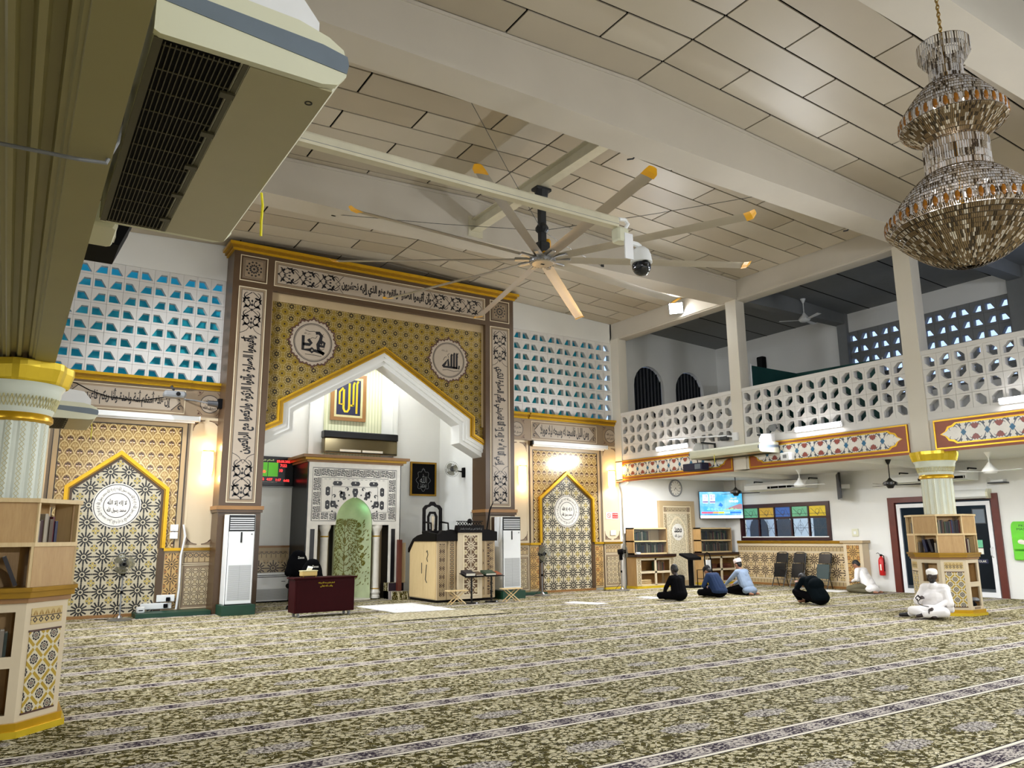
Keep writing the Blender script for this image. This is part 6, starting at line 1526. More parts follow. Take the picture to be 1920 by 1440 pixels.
# --- wall clock
t = T('wall_clock', 'round white wall clock with grey rim above the carved panel', 'clock', (17.84, YW, 3.01))
c = MB(); c.ring(circ((0, 0), .27, 40), circ((0, 0), .235, 40), -.06, 0); c.build('rim', 'mid_grey', t); c = MB(); c.prism(circ((0, 0), .24, 40), -.03, -.005); c.build('dial', 'tile_white', t)
for i in range(12): a_ = i*pi/6; c = MB(); c.strip([(.17*cos(a_), .17*sin(a_)), (.215*cos(a_), .215*sin(a_))], .018, -.032); c.build('hour_mark', 'print_black', t)
for a_, L, w in ((radians(-131), .11, .016), (radians(-42), .17, .011)): c = MB(); c.strip([(-.02*cos(a_), -.02*sin(a_)), (L*cos(a_), L*sin(a_))], w, -.036); c.build('clock_hand', 'print_black', t)
# --- corner screen
A, B = Vector((18.78, 17.98, 0)), Vector((20.02, 17.27, 0)); d_ = (B-A); wd = d_.length; t = T('television', 'wide corner screen showing prayer times on a blue sky picture', 'television', (A+d_/2+Vector((0, 0, 2.04))), atan2(d_.y, d_.x))
MB().bbox((-wd/2, 0, 0), (wd/2, .06, .88), .012).build('case', 'black_gloss', t); MB().box((-wd/2+.015, -.004, .02), (wd/2-.015, 0, .865)).build('sky_picture', 'tv_sky', t)
MB().box((-.05, .06, .35), (.05, .30, .50)).build('wall_arm', 'iron', t)
for i in range(2): 
    x = -wd*.36+i*wd*.165; q = MB().box((x-.085, -.009, .50), (x+.085, -.005, .78)).build('digit_card', 'tv_white', t); lettering(('07', '21')[i], 'tv_purple', q, (x, .69), .13, .13, 'XZ', -.011); MB().box((x-.085, -.0105, .52), (x+.085, -.009, .56)).build('card_strip', 'tv_purple', q)
m_ = MB(); m_.flat([(.1, .30), (.62, .48), (.69, .46), (.69, .30)], -.006); m_.build('mountain', 'tv_mountain', t)
m_ = MB(); m_.flat([(-.1, .42), (-.02, .52), (.06, .44), (.02, .38)], -.006); m_.build('cube_picture', 'tv_blue', t)
lettering('00:00', 'tv_white', t, (.42, .56), .30, .075, 'XZ', -.008, bold=.02); lettering(shape('الشروق'), 'tv_yellow', t, (.42, .66), .20, .07, 'XZ', -.008)
lettering(shape('سبحان الله والحمد لله ولا إله إلا الله'), 'tv_green', t, (.08, .31), 1.10, .11, 'XZ', -.008, bold=.02)
for i in range(7):
    x0 = -wd/2+.06+i*(wd-.12)/7; MB().box((x0, -.007, .17), (x0+(wd-.12)/7-.004, -.005, .225)).build('time_tab', ('tv_pink', 'tv_pink', 'tv_orange', 'tv_yellow', 'tv_pale', 'tv_blue', 'tv_blue')[i], t)
    lettering(('5:50', '6:02', '7:13', '1:17', '4:27', '7:22', '8:32')[i], 'tv_purple', t, (x0+.085, .135), .12, .04, 'XZ', -.008)
MB().box((-wd/2+.02, -.007, .02), (wd/2-.02, -.005, .105)).build('white_strip', 'tv_white', t)

# --- corner bookcases with glass tops
BK = random.Random(5)
BCOL = ('black', 'maroon', 'bottle green', 'navy blue', 'brown', 'grey', 'beige', 'olive green', 'crimson', 'charcoal')
def books_row(label_fn, group, x0, x1, y, z, h0, h1, axis='X', depth=.16, parent_rot=0.0, face=-1, leanlast=False):
    """separate books standing in a row; axis X: spines face -Y"""
    x = x0; i = 0
    while x < x1-.02:
        w = BK.uniform(.022, .05); w = min(w, x1-x); h = BK.uniform(h0, h1); m = 'book_%d' % BK.randrange(10)
        t = MB(); 
        if axis == 'X': t.box((x+.001, y, z), (x+w-.001, y+depth, z+h))
        else: t.box((y, x+.001, z), (y+depth, x+w-.001, z+h))
        t.mi = 1
        if axis == 'X': t.box((x+.004, y+.004, z+h-.0005), (x+w-.004, y+depth+.0, z+h+.0008))
        else: t.box((y+.004, x+.004, z+h-.0005), (y+depth, x+w-.004, z+h+.0008))
        o = t.build('book', [m, 'paper']); tag(o, BCOL[int(m[5:])]+' '+label_fn, 'book', group); x += w; i += 1
def corner_case(label, x0, x1, y0, y1, full):
    t = T('bookcase', label, 'bookcase', (x0, y0, 0)); W_, D_ = x1-x0, y1-y0
    # lower open unit
    MB().box((0, .02, 0), (.02, D_, .92)).build('side_panel', 'oak', t); MB().box((W_-.02, .02, 0), (W_, D_, .92)).build('side_panel', 'oak', t); MB().box((0, D_-.02, 0), (W_, D_, .92)).build('back_panel', 'wood_brown', t)
    for x in (0, W_-.17):
        p = MB().box((x, 0, .08), (x+.17, .025, .88)).build('front_stile', 'sand', t); MB().box((x+.03, -.006, .12), (x+.14, 0, .84)).build('stile_inlay', 'star_small', p)
    MB().box((W_/2-.035, 0, .08), (W_/2+.035, .03, .88)).build('centre_stile', 'sand', t)
    for z in (.08, .46, .84): MB().box((.17, .0, z-.03), (W_-.17, D_-.02, z+.03)).build('shelf', 'sand', t)
    MB().box((-.02, -.03, 0), (W_+.02, D_, .07)).build('gold_plinth', 'gold_bright', t)
    MB().box((-.04, -.06, .90), (W_+.06, D_, .98)).build('brown_ledge', 'dark_wood', t); MB().box((-.03, -.04, .88), (W_+.05, D_, .90)).build('ledge_moulding', 'gold_dark', t)
    # upper glazed unit
    u0, u1, yu = 0, W_-.14, .10
    for x in (u0, u1-.03): MB().box((x, yu, .98), (x+.03, D_, 1.76)).build('upper_side', 'oak', t)
    for z in (1.0, 1.36, 1.74): MB().box((u0, yu, z-.02), (u1, D_, z+.02)).build('upper_shelf', 'oak_light', t)
    MB().box((u0, D_-.02, .98), (u1, D_, 1.76)).build('upper_back', 'sand', t)
    for z0 in (1.02, 1.38):
        for k in range(2): g_ = MB().box((u0+.03+k*(u1-u0-.06)/2, yu-.004+.006*k, z0), (u0+.03+(k+1)*(u1-u0-.06)/2, yu+.0+.006*k, z0+.33)).build('sliding_pane', 'case_glass', t)
    for k, (z0, a, b) in enumerate(((1.02, .06, u1*.94), (1.38, .10, u1*.5 if full else u1*.92), (.12, .24, W_*.44), (.50, W_*.54, W_*.78), (.50, .24, W_*.3))):
        if k < 2: books_row('book behind the glass of the %s' % ('corner bookcase beside the standing fan' if full else 'bookcase under the corner screen'), 'books in the glazed bookcases', x0+a, x0+b, y0+yu+.08, z0+.002, .20, .29)
        elif k == 3 and full: books_row('upright book in the open shelf of the corner bookcase beside the standing fan', 'books in the open corner shelves', x0+a, x0+b, y0+.08, z0, .22, .28)
    return t
corner_case('corner bookcase with glazed top beside the standing fan', 15.66, 17.16, 17.60, 18.06, True)
corner_case('corner bookcase with glazed top under the corner screen', 18.46, 20.02, 17.60, 18.06, False)
for k, (x, z, lab) in enumerate(((16.0, .11, 'pale wooden book rest on the bottom shelf beside the standing fan'), (18.80, .49, 'folded brown book rest on the upper open shelf beside the trolley'), (19.5, .49, 'folded brown book rest on the upper open shelf beside the panelling'), (18.80, .11, 'folded brown book rest on the bottom shelf beside the trolley'), (19.5, .11, 'folded brown book rest on the bottom shelf beside the panelling'))):
    for j in range(3):
        t = T('book_rest', lab, 'book rest', (x, 17.655, z+.003+j*.05), group='folded book rests in the corner shelves'); MB().bbox((-.13, 0, 0), (.27, .26, .018), .004).build('upper_board', 'maroon_wood' if k else 'oak_light', t); MB().bbox((-.12, .02, .02), (.26, .24, .034), .004).build('lower_board', 'maroon_wood' if k else 'oak_light', t)
t = T('white_box', 'small white rounded box on the ledge of the corner bookcase', 'box', (15.68, 17.61, .985)); MB().bbox((-.02, -.05, 0), (.14, .05, .06), .02).build('shell', 'white_plastic', t); MB().box((.0, -.052, .028), (.12, -.049, .032)).build('lid_line', 'mid_grey', t)
# --- lectern and trolley between the bookcases
t = T('music_lectern', 'black sloping lectern on a post between the bookcases', 'lectern', (17.30, 17.05, 0))
q = MB(); q.hexa([(-.26, -.20, .80), (.26, -.20, .80), (.26, .20, .94), (-.26, .20, .94)], [(-.26, -.20, .88), (.26, -.20, .88), (.26, .20, 1.0), (-.26, .20, 1.0)]); q.build('sloping_desk', 'black_matte', t)
MB().box((-.06, -.05, .05), (.06, .05, .84)).build('post', 'black_matte', t); MB().bbox((-.22, -.18, 0), (.22, .18, .05), .01).build('foot', 'black_matte', t)
t = T('hand_trolley', 'white and black folding hand trolley leaning by the bookcase', 'trolley', (18.20, 17.15, 0))
MB().tube([(-.14, 0, .05), (-.14, .06, .80), (-.10, .07, .96), (0, .07, 1.0), (.10, .07, .96), (.14, .06, .80), (.14, 0, .05)], .018, 8).build('frame_tube', 'black_matte', t)
MB().bbox((-.10, .02, .28), (.10, .05, .78), .01).build('back_board', 'white_plastic', t); MB().bbox((-.18, -.26, .03), (.18, .0, .05), .005).build('toe_plate', 'black_matte', t)
for x in (-.17, .17): MB().cyl((x-.015, .03, .07), (x+.015, .03, .07), .07, n=18).build('wheel', 'black_matte', t)
t = T('metal_rail', 'low black tubular rack standing beside the trolley', 'rack', (17.76, 16.80, 0)); MB().tube([(-.2, 0, .0), (-.2, 0, .50), (.15, 0, .50), (.15, 0, 0)], .014, 8).build('hoop', 'black_matte', t); MB().tube([(-.2, .25, .0), (-.2, .25, .50), (.15, .25, .50), (.15, .25, 0)], .014, 8).build('hoop', 'black_matte', t)
for x in (-.2, .15): MB().tube([(x, 0, .25), (x, .25, .25)], .010, 6).build('cross_bar', 'black_matte', t)

# --- right wall: wainscot, window, chairs
t = T('wainscot_panelling', 'carved star panelling along the right wall below the stained window', 'wainscot', kind='structure')
MB().box((XR-.06, 13.60, 0), (XR, 17.60, 1.30)).build('panel_body', 'sand', t); MB().box((XR-.068, 13.66, .22), (XR-.06, 17.58, .98)).build('star_field', 'star_fret', t)
for z0, z1 in ((1.04, 1.18), (.08, .18)): MB().box((XR-.066, 13.66, z0), (XR-.06, 17.58, z1)).build('chain_border', 'chain_y', t)
MB().box((XR-.09, 13.60, 1.26), (XR, 17.60, 1.34)).build('cap_rail', 'gold_dark', t); MB().box((XR-.075, 13.60, 0), (XR, 17.60, .07)).build('base_rail', 'wood_brown', t)
p = MB().box((XR-.30, 13.02, 0), (XR, 13.60, 1.30)).build('end_pier', 'sand', t); MB().box((XR-.306, 13.12, .10), (XR-.30, 13.50, 1.22)).build('pier_inlay', 'star_fret_brown', p); MB().box((XR-.36, 12.96, 1.28), (XR, 13.66, 1.35)).build('pier_cap', 'sand_dark', p)
w3 = T('window_3', 'dark framed window with coloured upper panes and patterned lower panes', 'window', (XR, 0, 0), kind='structure')
fw = MB(); frame(fw, 14.13, 1.35, 17.45, 2.48, .12, -.05, .05, 'YZ'); fw.build('window_frame', 'dark_maroon', w3)
MB().box((-.03, 14.25, 2.0), (.04, 17.33, 2.06)).build('transom', 'dark_maroon', w3)
for k in range(1, 5): MB().box((-.03, 14.25+k*.616-.025, 1.47), (.04, 14.25+k*.616+.025, 2.36)).build('mullion', 'dark_maroon', w3)
MB().box((-.06, 14.2, 1.44), (.0, 17.38, 1.47)).build('white_sill', 'white_plastic', w3)
for k in range(5):
    a, b = 14.28+k*.616, 14.84+k*.616; cy = (a+b)/2
    MB().box((.0, a, 2.06), (.012, b, 2.36)).build('coloured_pane', ('stained_yellow', 'stained_green', 'stained_blue', 'stained_amber', 'stained_green')[k], w3)
    MB().box((.0, a, 1.47), (.012, b, 2.0)).build('clear_pane', 'glass', w3)
    ln = MB()
    for pts in ([(a, 1.5), (cy, 1.95), (b, 1.5)], [(a, 1.9), (cy, 1.55), (b, 1.9)], [(a, 1.72), (b, 1.72)], [(cy, 1.5), (cy, 1.98)]): ln.strip(pts, .012, -.004, 'YZ')
    ln.strip([(cy+.09*cos(i*pi/5), 1.72+.09*sin(i*pi/5)) for i in range(11)], .012, -.0045, 'YZ')
    for pts in ([(a+.05, 2.08), (cy-.1, 2.3), (cy, 2.08)], [(cy, 2.1), (b-.05, 2.3)], [(a, 2.14), (b, 2.14)]): ln.strip(pts, .012, -.004, 'YZ')
    ln.strip([(cy+.07*cos(i*pi/5), 2.2+.07*sin(i*pi/5)) for i in range(11)], .01, -.0045, 'YZ'); ln.build('pane_lattice', 'dark_grey', w3)['kind'] = 'stuff'
# porch outside window and door
po = T('porch', 'lit porch seen through the window and glass door', 'porch', kind='structure')
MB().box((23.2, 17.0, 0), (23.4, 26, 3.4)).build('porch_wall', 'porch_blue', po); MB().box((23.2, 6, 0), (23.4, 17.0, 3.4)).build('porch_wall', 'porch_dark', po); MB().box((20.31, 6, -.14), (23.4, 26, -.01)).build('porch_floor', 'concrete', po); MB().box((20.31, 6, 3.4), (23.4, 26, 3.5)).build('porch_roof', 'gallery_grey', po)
for y in (19.3, 18.2, 11.6): 
    q = MB(); q.prism([(y-.4, 0)]+[(y-.4*cos(pi*i/10), 1.7+.45*sin(pi*i/10)) for i in range(11)]+[(y+.4, 0)], 23.15, 23.19, 'YZ'); q.build('porch_arch', 'dark_grey', po)
l_ = area('added_porch_emission', (21.8, 11.0, 3.3), (0, 0, -1), .3, 3.0, 25, (.95, .97, 1)); area('added_porch_emission', (21.8, 18.0, 3.3), (.3, .2, -1), .3, 4.0, 160, (.95, .97, 1)); MB().box((21.6, 16, 3.31), (22.0, 20, 3.4)).build('porch_light_case', 'white_metal', po)  # lamps and cases added unseen to brighten the porch behind the panes
MB().box((21.6, 9.5, 3.31), (22.0, 12.5, 3.4)).build('porch_light_case', 'white_metal', po)
# --- folding chairs against the panelling
def fold_chair(label, y, lean):
    t = T('folding_chair', label, 'chair', (19.66, y, 0), -pi/2)      # local -y faces the room
    for x in (-.20, .20):
        MB().tube([(x, -.10, .0), (x, .12, .50), (x, .24, .98)], .013, 6).build('front_leg', 'black_gloss', t); MB().tube([(x*.85, .20, 0), (x*.85, .04, .46)], .012, 6).build('rear_leg', 'black_gloss', t)
    MB().tube([(-.20, .235, .96), (-.12, .245, 1.0), (.12, .245, 1.0), (.20, .235, .96)], .013, 6).build('top_rail', 'black_gloss', t)
    q = MB(); q.hexa([(-.19, .15, .70), (.19, .15, .70), (.19, .21, .97), (-.19, .21, .97)], [(-.19, .175, .70), (.19, .175, .70), (.19, .235, .97), (-.19, .235, .97)]); q.build('backrest', 'black_gloss', t)
    q = MB(); q.hexa([(-.20, .0, .28), (.20, .0, .28), (.20, .09, .68), (-.20, .09, .68)], [(-.20, .03, .28), (.20, .03, .28), (.20, .12, .68), (-.20, .12, .68)]); q.build('folded_seat', 'seat_teal' if lean else 'black_gloss', t)
    for z, y_ in ((.10, -.04), (.22, .0)): MB().tube([(-.20, y_, z), (.20, y_, z)], .009, 6).build('cross_bar', 'black_gloss', t)
fold_chair('black folding chair leaning on the panelling nearest the bookcase', 15.75, 0); fold_chair('middle black folding chair leaning on the panelling', 15.12, 0); fold_chair('dark teal folding chair leaning on the panelling nearest the end pier', 14.26, 1)
# --- fire extinguisher
t = T('fire_extinguisher', 'red fire extinguisher hanging on the white wall by the door', 'extinguisher', (XR-.101, 12.62, .42))
b = MB(); b.lathe([(.0, 0), (.07, .005), (.08, .03), (.08, .40), (.06, .46), (.028, .49), (.028, .52)], n=20); autosmooth(b.build('cylinder', 'red_paint', t)); MB().bbox((-.03, -.025, .51), (.03, .025, .56), .008).build('valve', 'black_matte', t)
MB().tube([(0, -.03, .54), (-.02, -.09, .52), (-.03, -.10, .40), (-.03, -.09, .12)], .012, 6).build('hose', 'black_matte', t); MB().tube([(0, .02, .55), (-.01, .08, .60), (-.01, .12, .58)], .012, 6).build('lever', 'steel', t); b = MB(); b.lathe([(.081, .14), (.081, .30)], n=20, a0=pi*.98, a1=pi*1.12); b.build('label', 'paper', t); MB().box((.06, -.04, .30), (.10, .04, .34)).build('wall_hook', 'iron', t)
# --- glass door
d1 = T('door_1', 'glass double door in a brown wooden frame', 'door', (XR, 0, 0), kind='structure')
for a, b, z0, z1 in ((9.50, 9.66, 0, 2.48), (12.14, 12.32, 0, 2.48), (9.66, 12.14, 2.34, 2.48)): MB().box((-.05, a, z0), (.12, b, z1)).build('door_frame', 'maroon_wood', d1)
for a, b in ((9.70, 10.90), (10.90, 12.10)):
    q = MB(); q.ring(rect(a, .0, b, 2.30), rect(a+.10, .12, b-.10, 2.20), -.02, .03, 'YZ'); leaf_ = q.build('door_leaf', 'white_metal', d1); MB().box((.0, a+.1, .12), (.01, b-.1, 2.20)).build('door_glass', 'glass', leaf_)
    MB().tube([(-.02, a+.06, .95), (-.08, a+.07, 1.0), (-.08, a+.07, 1.16), (-.02, a+.06, 1.2)], .016, 6).build('pull_handle', 'white_plastic', leaf_)
    if a < 10:
        f = MB(); frame(f, 9.84, 1.75, 10.15, 2.12, .02, -.012, -.004, 'YZ'); f.build('poster_frame', 'dark_grey', leaf_); MB().box((-.010, 9.86, 1.77), (-.004, 10.13, 2.10)).build('poster', 'blue_grey', leaf_)
        MB().box((-.008, 9.98, 1.18), (-.002, 10.22, 1.36)).build('green_notice', 'stained_green', leaf_); MB().box((-.008, 9.98, 1.02), (-.002, 10.20, 1.16)).build('paper_notice', 'paper', leaf_); q = MB().box((-.008, 9.90, .80), (-.002, 10.20, .90)).build('push_sign', 'navy', leaf_); lettering('TOLAK', 'paper', q, (10.05, .85), .22, .05, 'YZ', -.010, flip=-1)
# air curtain over the door
t = T('air_curtain', 'white rounded air curtain over the glass door', 'air curtain', (XR, 9.66, 2.36)); b = MB(); b.prism([(0, 0), (-.14, .0), (-.20, .05), (-.20, .15), (-.14, .22), (0, .22)], 0, 1.35, 'XZ'); autosmooth(b.build('body', 'white_plastic', t), 50); MB().prism([(0, 0), (-.15, -.005), (-.21, .05), (-.21, .15), (-.15, .225), (0, .225)], -.03, .02, 'XZ').build('end_cap', 'ac_cream', t); MB().box((-.13, .1, -.012), (-.05, 1.25, .0)).build('air_slot', 'black_matte', t)
# wall coolers hung under the aisle ceiling
def wall_ac(label, y0, y1, z):
    t = T('ceiling_air_conditioner', label, 'air conditioner', (19.35, y0, z)); L = y1-y0
    b = MB(); b.prism([(0, .02), (.10, 0), (.55, 0), (.60, .22), (.12, .24), (.02, .16)], .0, L, 'XZ'); b.build('body', 'white_plastic', t); MB().box((-.004, .04, .035), (.03, L*.6, .10)).build('outlet', 'black_matte', t)
    for k in range(5): MB().box((-.012, .06+k*L*.13, .04), (-.002, .07+k*L*.13, .10)).build('outlet_fin', 'white_plastic', t)
    MB().box((.02, .06, -.01), (.5, L-.06, .0)).build('underside', 'ac_cream', t)
    for y in (.12, L-.12): MB().tube([(.35, y, .22), (.35, y, .30), (.75, y, .30)], .018, 6).build('hanger', 'black_matte', t)
wall_ac('white ceiling air conditioner above the stained window', 14.35, 16.60, 2.86); wall_ac('white ceiling air conditioner behind the column by the door', 9.80, 11.80, 2.80)
# television seen edge-on, switches, router
t = T('television', 'thin black television seen edge-on near the end pier', 'television', (19.70, 13.50, 2.50), radians(-52)); MB().bbox((-.03, -.45, 0), (.03, .45, .72), .01).build('panel', 'black_gloss', t); MB().box((-.012, .2, .30), (.30, .26, .42)).build('wall_arm', 'white_metal', t); MB().box((-.034, -.43, .02), (-.029, .43, .70)).build('screen', 'dark_grey', t)
t = T('wall_switch', 'double switch plate on the wall above the end pier', 'switch', (XR, 13.38, 1.55)); MB().bbox((-.03, -.10, -.09), (0, .10, .12), .008).build('plate', 'ac_cream', t); MB().box((-.036, -.04, -.03), (-.03, .04, .05)).build('rocker', 'white_plastic', t)
t = T('router_shelf', 'small dark shelf with cables beside the air conditioner over the door', 'shelf', (XR, 9.40, 2.70)); MB().bbox((-.22, -.20, 0), (0, .20, .03), .005).build('shelf_board', 'dark_grey', t); MB().bbox((-.2, -.16, .03), (-.02, .14, .09), .01).build('router', 'white_plastic', t); MB().tube([(-.1, .1, .09), (-.12, .2, .16), (-.05, .3, .1), (-.02, .3, -.1)], .008, 5).build('cable', 'white_plastic', t)
t = T('mask_dispenser', 'bright green wall dispenser holding folded white masks', 'dispenser', (XR-.001, 8.98, .90))
o = MB(); o.prism([(-.33, 0), (.31, 0), (.31, .72)]+[(.31-.08*(1-cos(pi/2*i/5)), .72+.17*sin(pi/2*i/5)) for i in range(1, 6)]+[(-.25, .89)]+[(-.25-.08*sin(pi/2*i/5), .72+.17*cos(pi/2*i/5)) for i in range(1, 6)], -.03, 0, 'YZ'); o.build('back_board', 'green_plastic', t)
MB().bbox((-.12, -.30, .24), (-.03, .28, .52), .02).build('tray', 'green_plastic', t); MB().bbox((-.11, -.26, -.0), (-.03, .28, .20), .02).build('lower_box', 'green_plastic', t)
blob('folded_masks', [('e', (-.08, 0, .40), (.05, .22, .08), 0), ('e', (-.09, .08, .42), (.05, .10, .07), 0)], ['paper'], .02, 3, t)
lettering('PKUD', 'dark_green', t, (0, .79), .26, .05, 'YZ', -.033, flip=-1); lettering('MASKER', 'dark_green', t, (0, .71), .36, .05, 'YZ', -.033, flip=-1)

# --- ceiling fans in the aisle and gallery
def ceil_fan(label, x, y, ztop, zh, dark, a0=.3):
    t = T('ceiling_fan', label, 'fan', (x, y, zh)); mt = 'black_gloss' if dark else 'white_plastic'; H_ = ztop-zh
    c = MB(); c.lathe([(.02, H_-.12), (.07, H_-.02), (.075, H_)], n=16); c.build('canopy', mt, t); MB().cyl((0, 0, .10), (0, 0, H_-.08), .012, n=8).build('rod', mt, t)
    c = MB(); c.lathe([(.0, -.09), (.06, -.085), (.09, -.03), (.15, .0), (.15, .06), (.07, .10), (.02, .16)] if dark else [(.0, -.06), (.12, -.05), (.16, .0), (.15, .03), (.06, .14), (.02, .20)], n=24); autosmooth(c.build('motor', mt, t), 50)
    if dark:
        for i in range(6): a_ = i*pi/3; MB().sphere((.15*cos(a_), .15*sin(a_), .03), .022, 8, 6).build('motor_boss', 'chrome', t)
    for i in range(3):
        a_ = a0+i*2*pi/3; q = MB(); q.hexa([(.12, -.04, -.008), (.66, -.065, .004), (.66, .065, -.012), (.12, .04, -.02)], [(.12, -.04, -.002), (.66, -.065, .010), (.66, .065, -.006), (.12, .04, -.014)]); q.build('fan_blade', 'ebony' if dark else mt, t, rot=(0, 0, a_))
ceil_fan('black ceiling fan before the corner screen', 17.65, 15.45, 3.28, 2.72, True, 1.3); ceil_fan('black ceiling fan between the end pier and the bookcase column', 17.65, 10.72, 3.28, 2.68, True, 1.1)
ceil_fan('white cone ceiling fan in front of the green mask dispenser', 18.0, 8.60, 3.28, 2.86, False, .5); ceil_fan('white cone ceiling fan before the cooler above the stained window', 18.2, 13.67, 3.28, 2.86, False, .9)
ceil_fan('dim ceiling fan in the dark gallery', 18.0, 12.94, ceil_z(18.0)+.03, 7.36, False, .2)
# gallery screens and speaker
t = T('partition_screen', 'dark green partition boards standing in the gallery', 'screen', (0, 0, 3.76))
for a, b in (((16.95, 14.0), (18.95, 14.05)), ((18.95, 14.05), (19.3, 11.6))):
    d_ = Vector((b[0]-a[0], b[1]-a[1], 0)); n_ = Vector((-d_.y, d_.x, 0)).normalized()*.02; q0, q1 = Vector((a[0], a[1], 0)), Vector((b[0], b[1], 0))
    m_ = MB(); m_.hexa([q0-n_, q1-n_, q1+n_, q0+n_], [p_+Vector((0, 0, 2.38)) for p_ in (q0-n_, q1-n_, q1+n_, q0+n_)]); m_.build('screen_board', 'board_green', t)
for x, y in ((16.93, 14.0), (18.95, 14.05), (19.3, 11.58)): MB().cyl((x, y, 0), (x, y, 2.42), .018, n=8).build('screen_post', 'white_metal', t)
t = T('loudspeaker', 'small black loudspeaker on the gallery wall beyond the post', 'speaker', (XR-.001, 16.1, 6.75)); MB().bbox((-.2, -.12, 0), (0, .12, .42), .02).build('cabinet', 'black_matte', t); MB().box((-.206, -.10, .03), (-.2, .10, .39)).build('grille', 'black_gloss', t)
t = T('gallery_railing', 'thin dark handrail in the gallery beneath the arched windows', 'railing', (17.0, 17.2, 3.76)); MB().tube([(0, 0, 0), (0, 0, 1.55), (1.8, 0, 1.95), (2.3, 0, 1.6)], .025, 8).build('top_rail', 'iron', t); MB().tube([(0, 0, 1.2), (1.8, 0, 1.65)], .02, 8).build('mid_rail', 'iron', t); MB().tube([(1.8, 0, 0), (1.8, 0, 1.95)], .02, 8).build('upright', 'iron', t)
# projector box and floodlight arm on the balcony front
t = T('projector', 'dark blue projector box under the balcony air conditioner', 'projector', (15.12, 14.55, 3.20)); MB().bbox((-.12, -.34, 0), (.16, .34, .19), .015).build('body', 'navy', t); MB().box((-.126, -.30, .03), (-.12, -.10, .16)).build('label', 'blue_grey', t); MB().tube([(.1, 0, .19), (.1, 0, .3), (.26, 0, .32)], .015, 6).build('bracket', 'iron', t)
t = T('wifi_box', 'small white box under the end of the balcony air conditioner', 'box', (15.27, 11.75, 3.24)); MB().bbox((-.10, -.13, 0), (.12, .13, .18), .015).build('shell', 'white_plastic', t); MB().box((-.104, -.05, .05), (-.1, .05, .13)).build('badge', 'mid_grey', t)
t = T('wall_spotlight', 'spotlight on a thin arm at the gallery post beside the tube light', 'spotlight', (15.33, 13.3, 3.98)); MB().tube([(0, 0, 0), (-.15, .3, .04), (-.45, 1.9, .12)], .022, 6).build('arm', 'white_metal', t); MB().cyl((-.08, .2, -.02), (-.10, .38, .0), .07, .08, 14).build('lamp_head', 'dark_grey', t); MB().bbox((-.06, -.08, -.1), (.02, .08, .1), .01).build('mount_block', 'white_metal', t)
t = T('speaker_bundle', 'small grey spotlight bundle on the balcony blocks by the middle tube light', 'spotlight', (15.36, 12.05, 4.05)); MB().cyl((-.18, 0, -.02), (-.04, .02, .06), .09, .05, 14).build('lamp_head', 'mid_grey', t); MB().tube([(-.05, 0, .03), (.0, 0, .0)], .02, 6).build('bracket', 'iron', t)
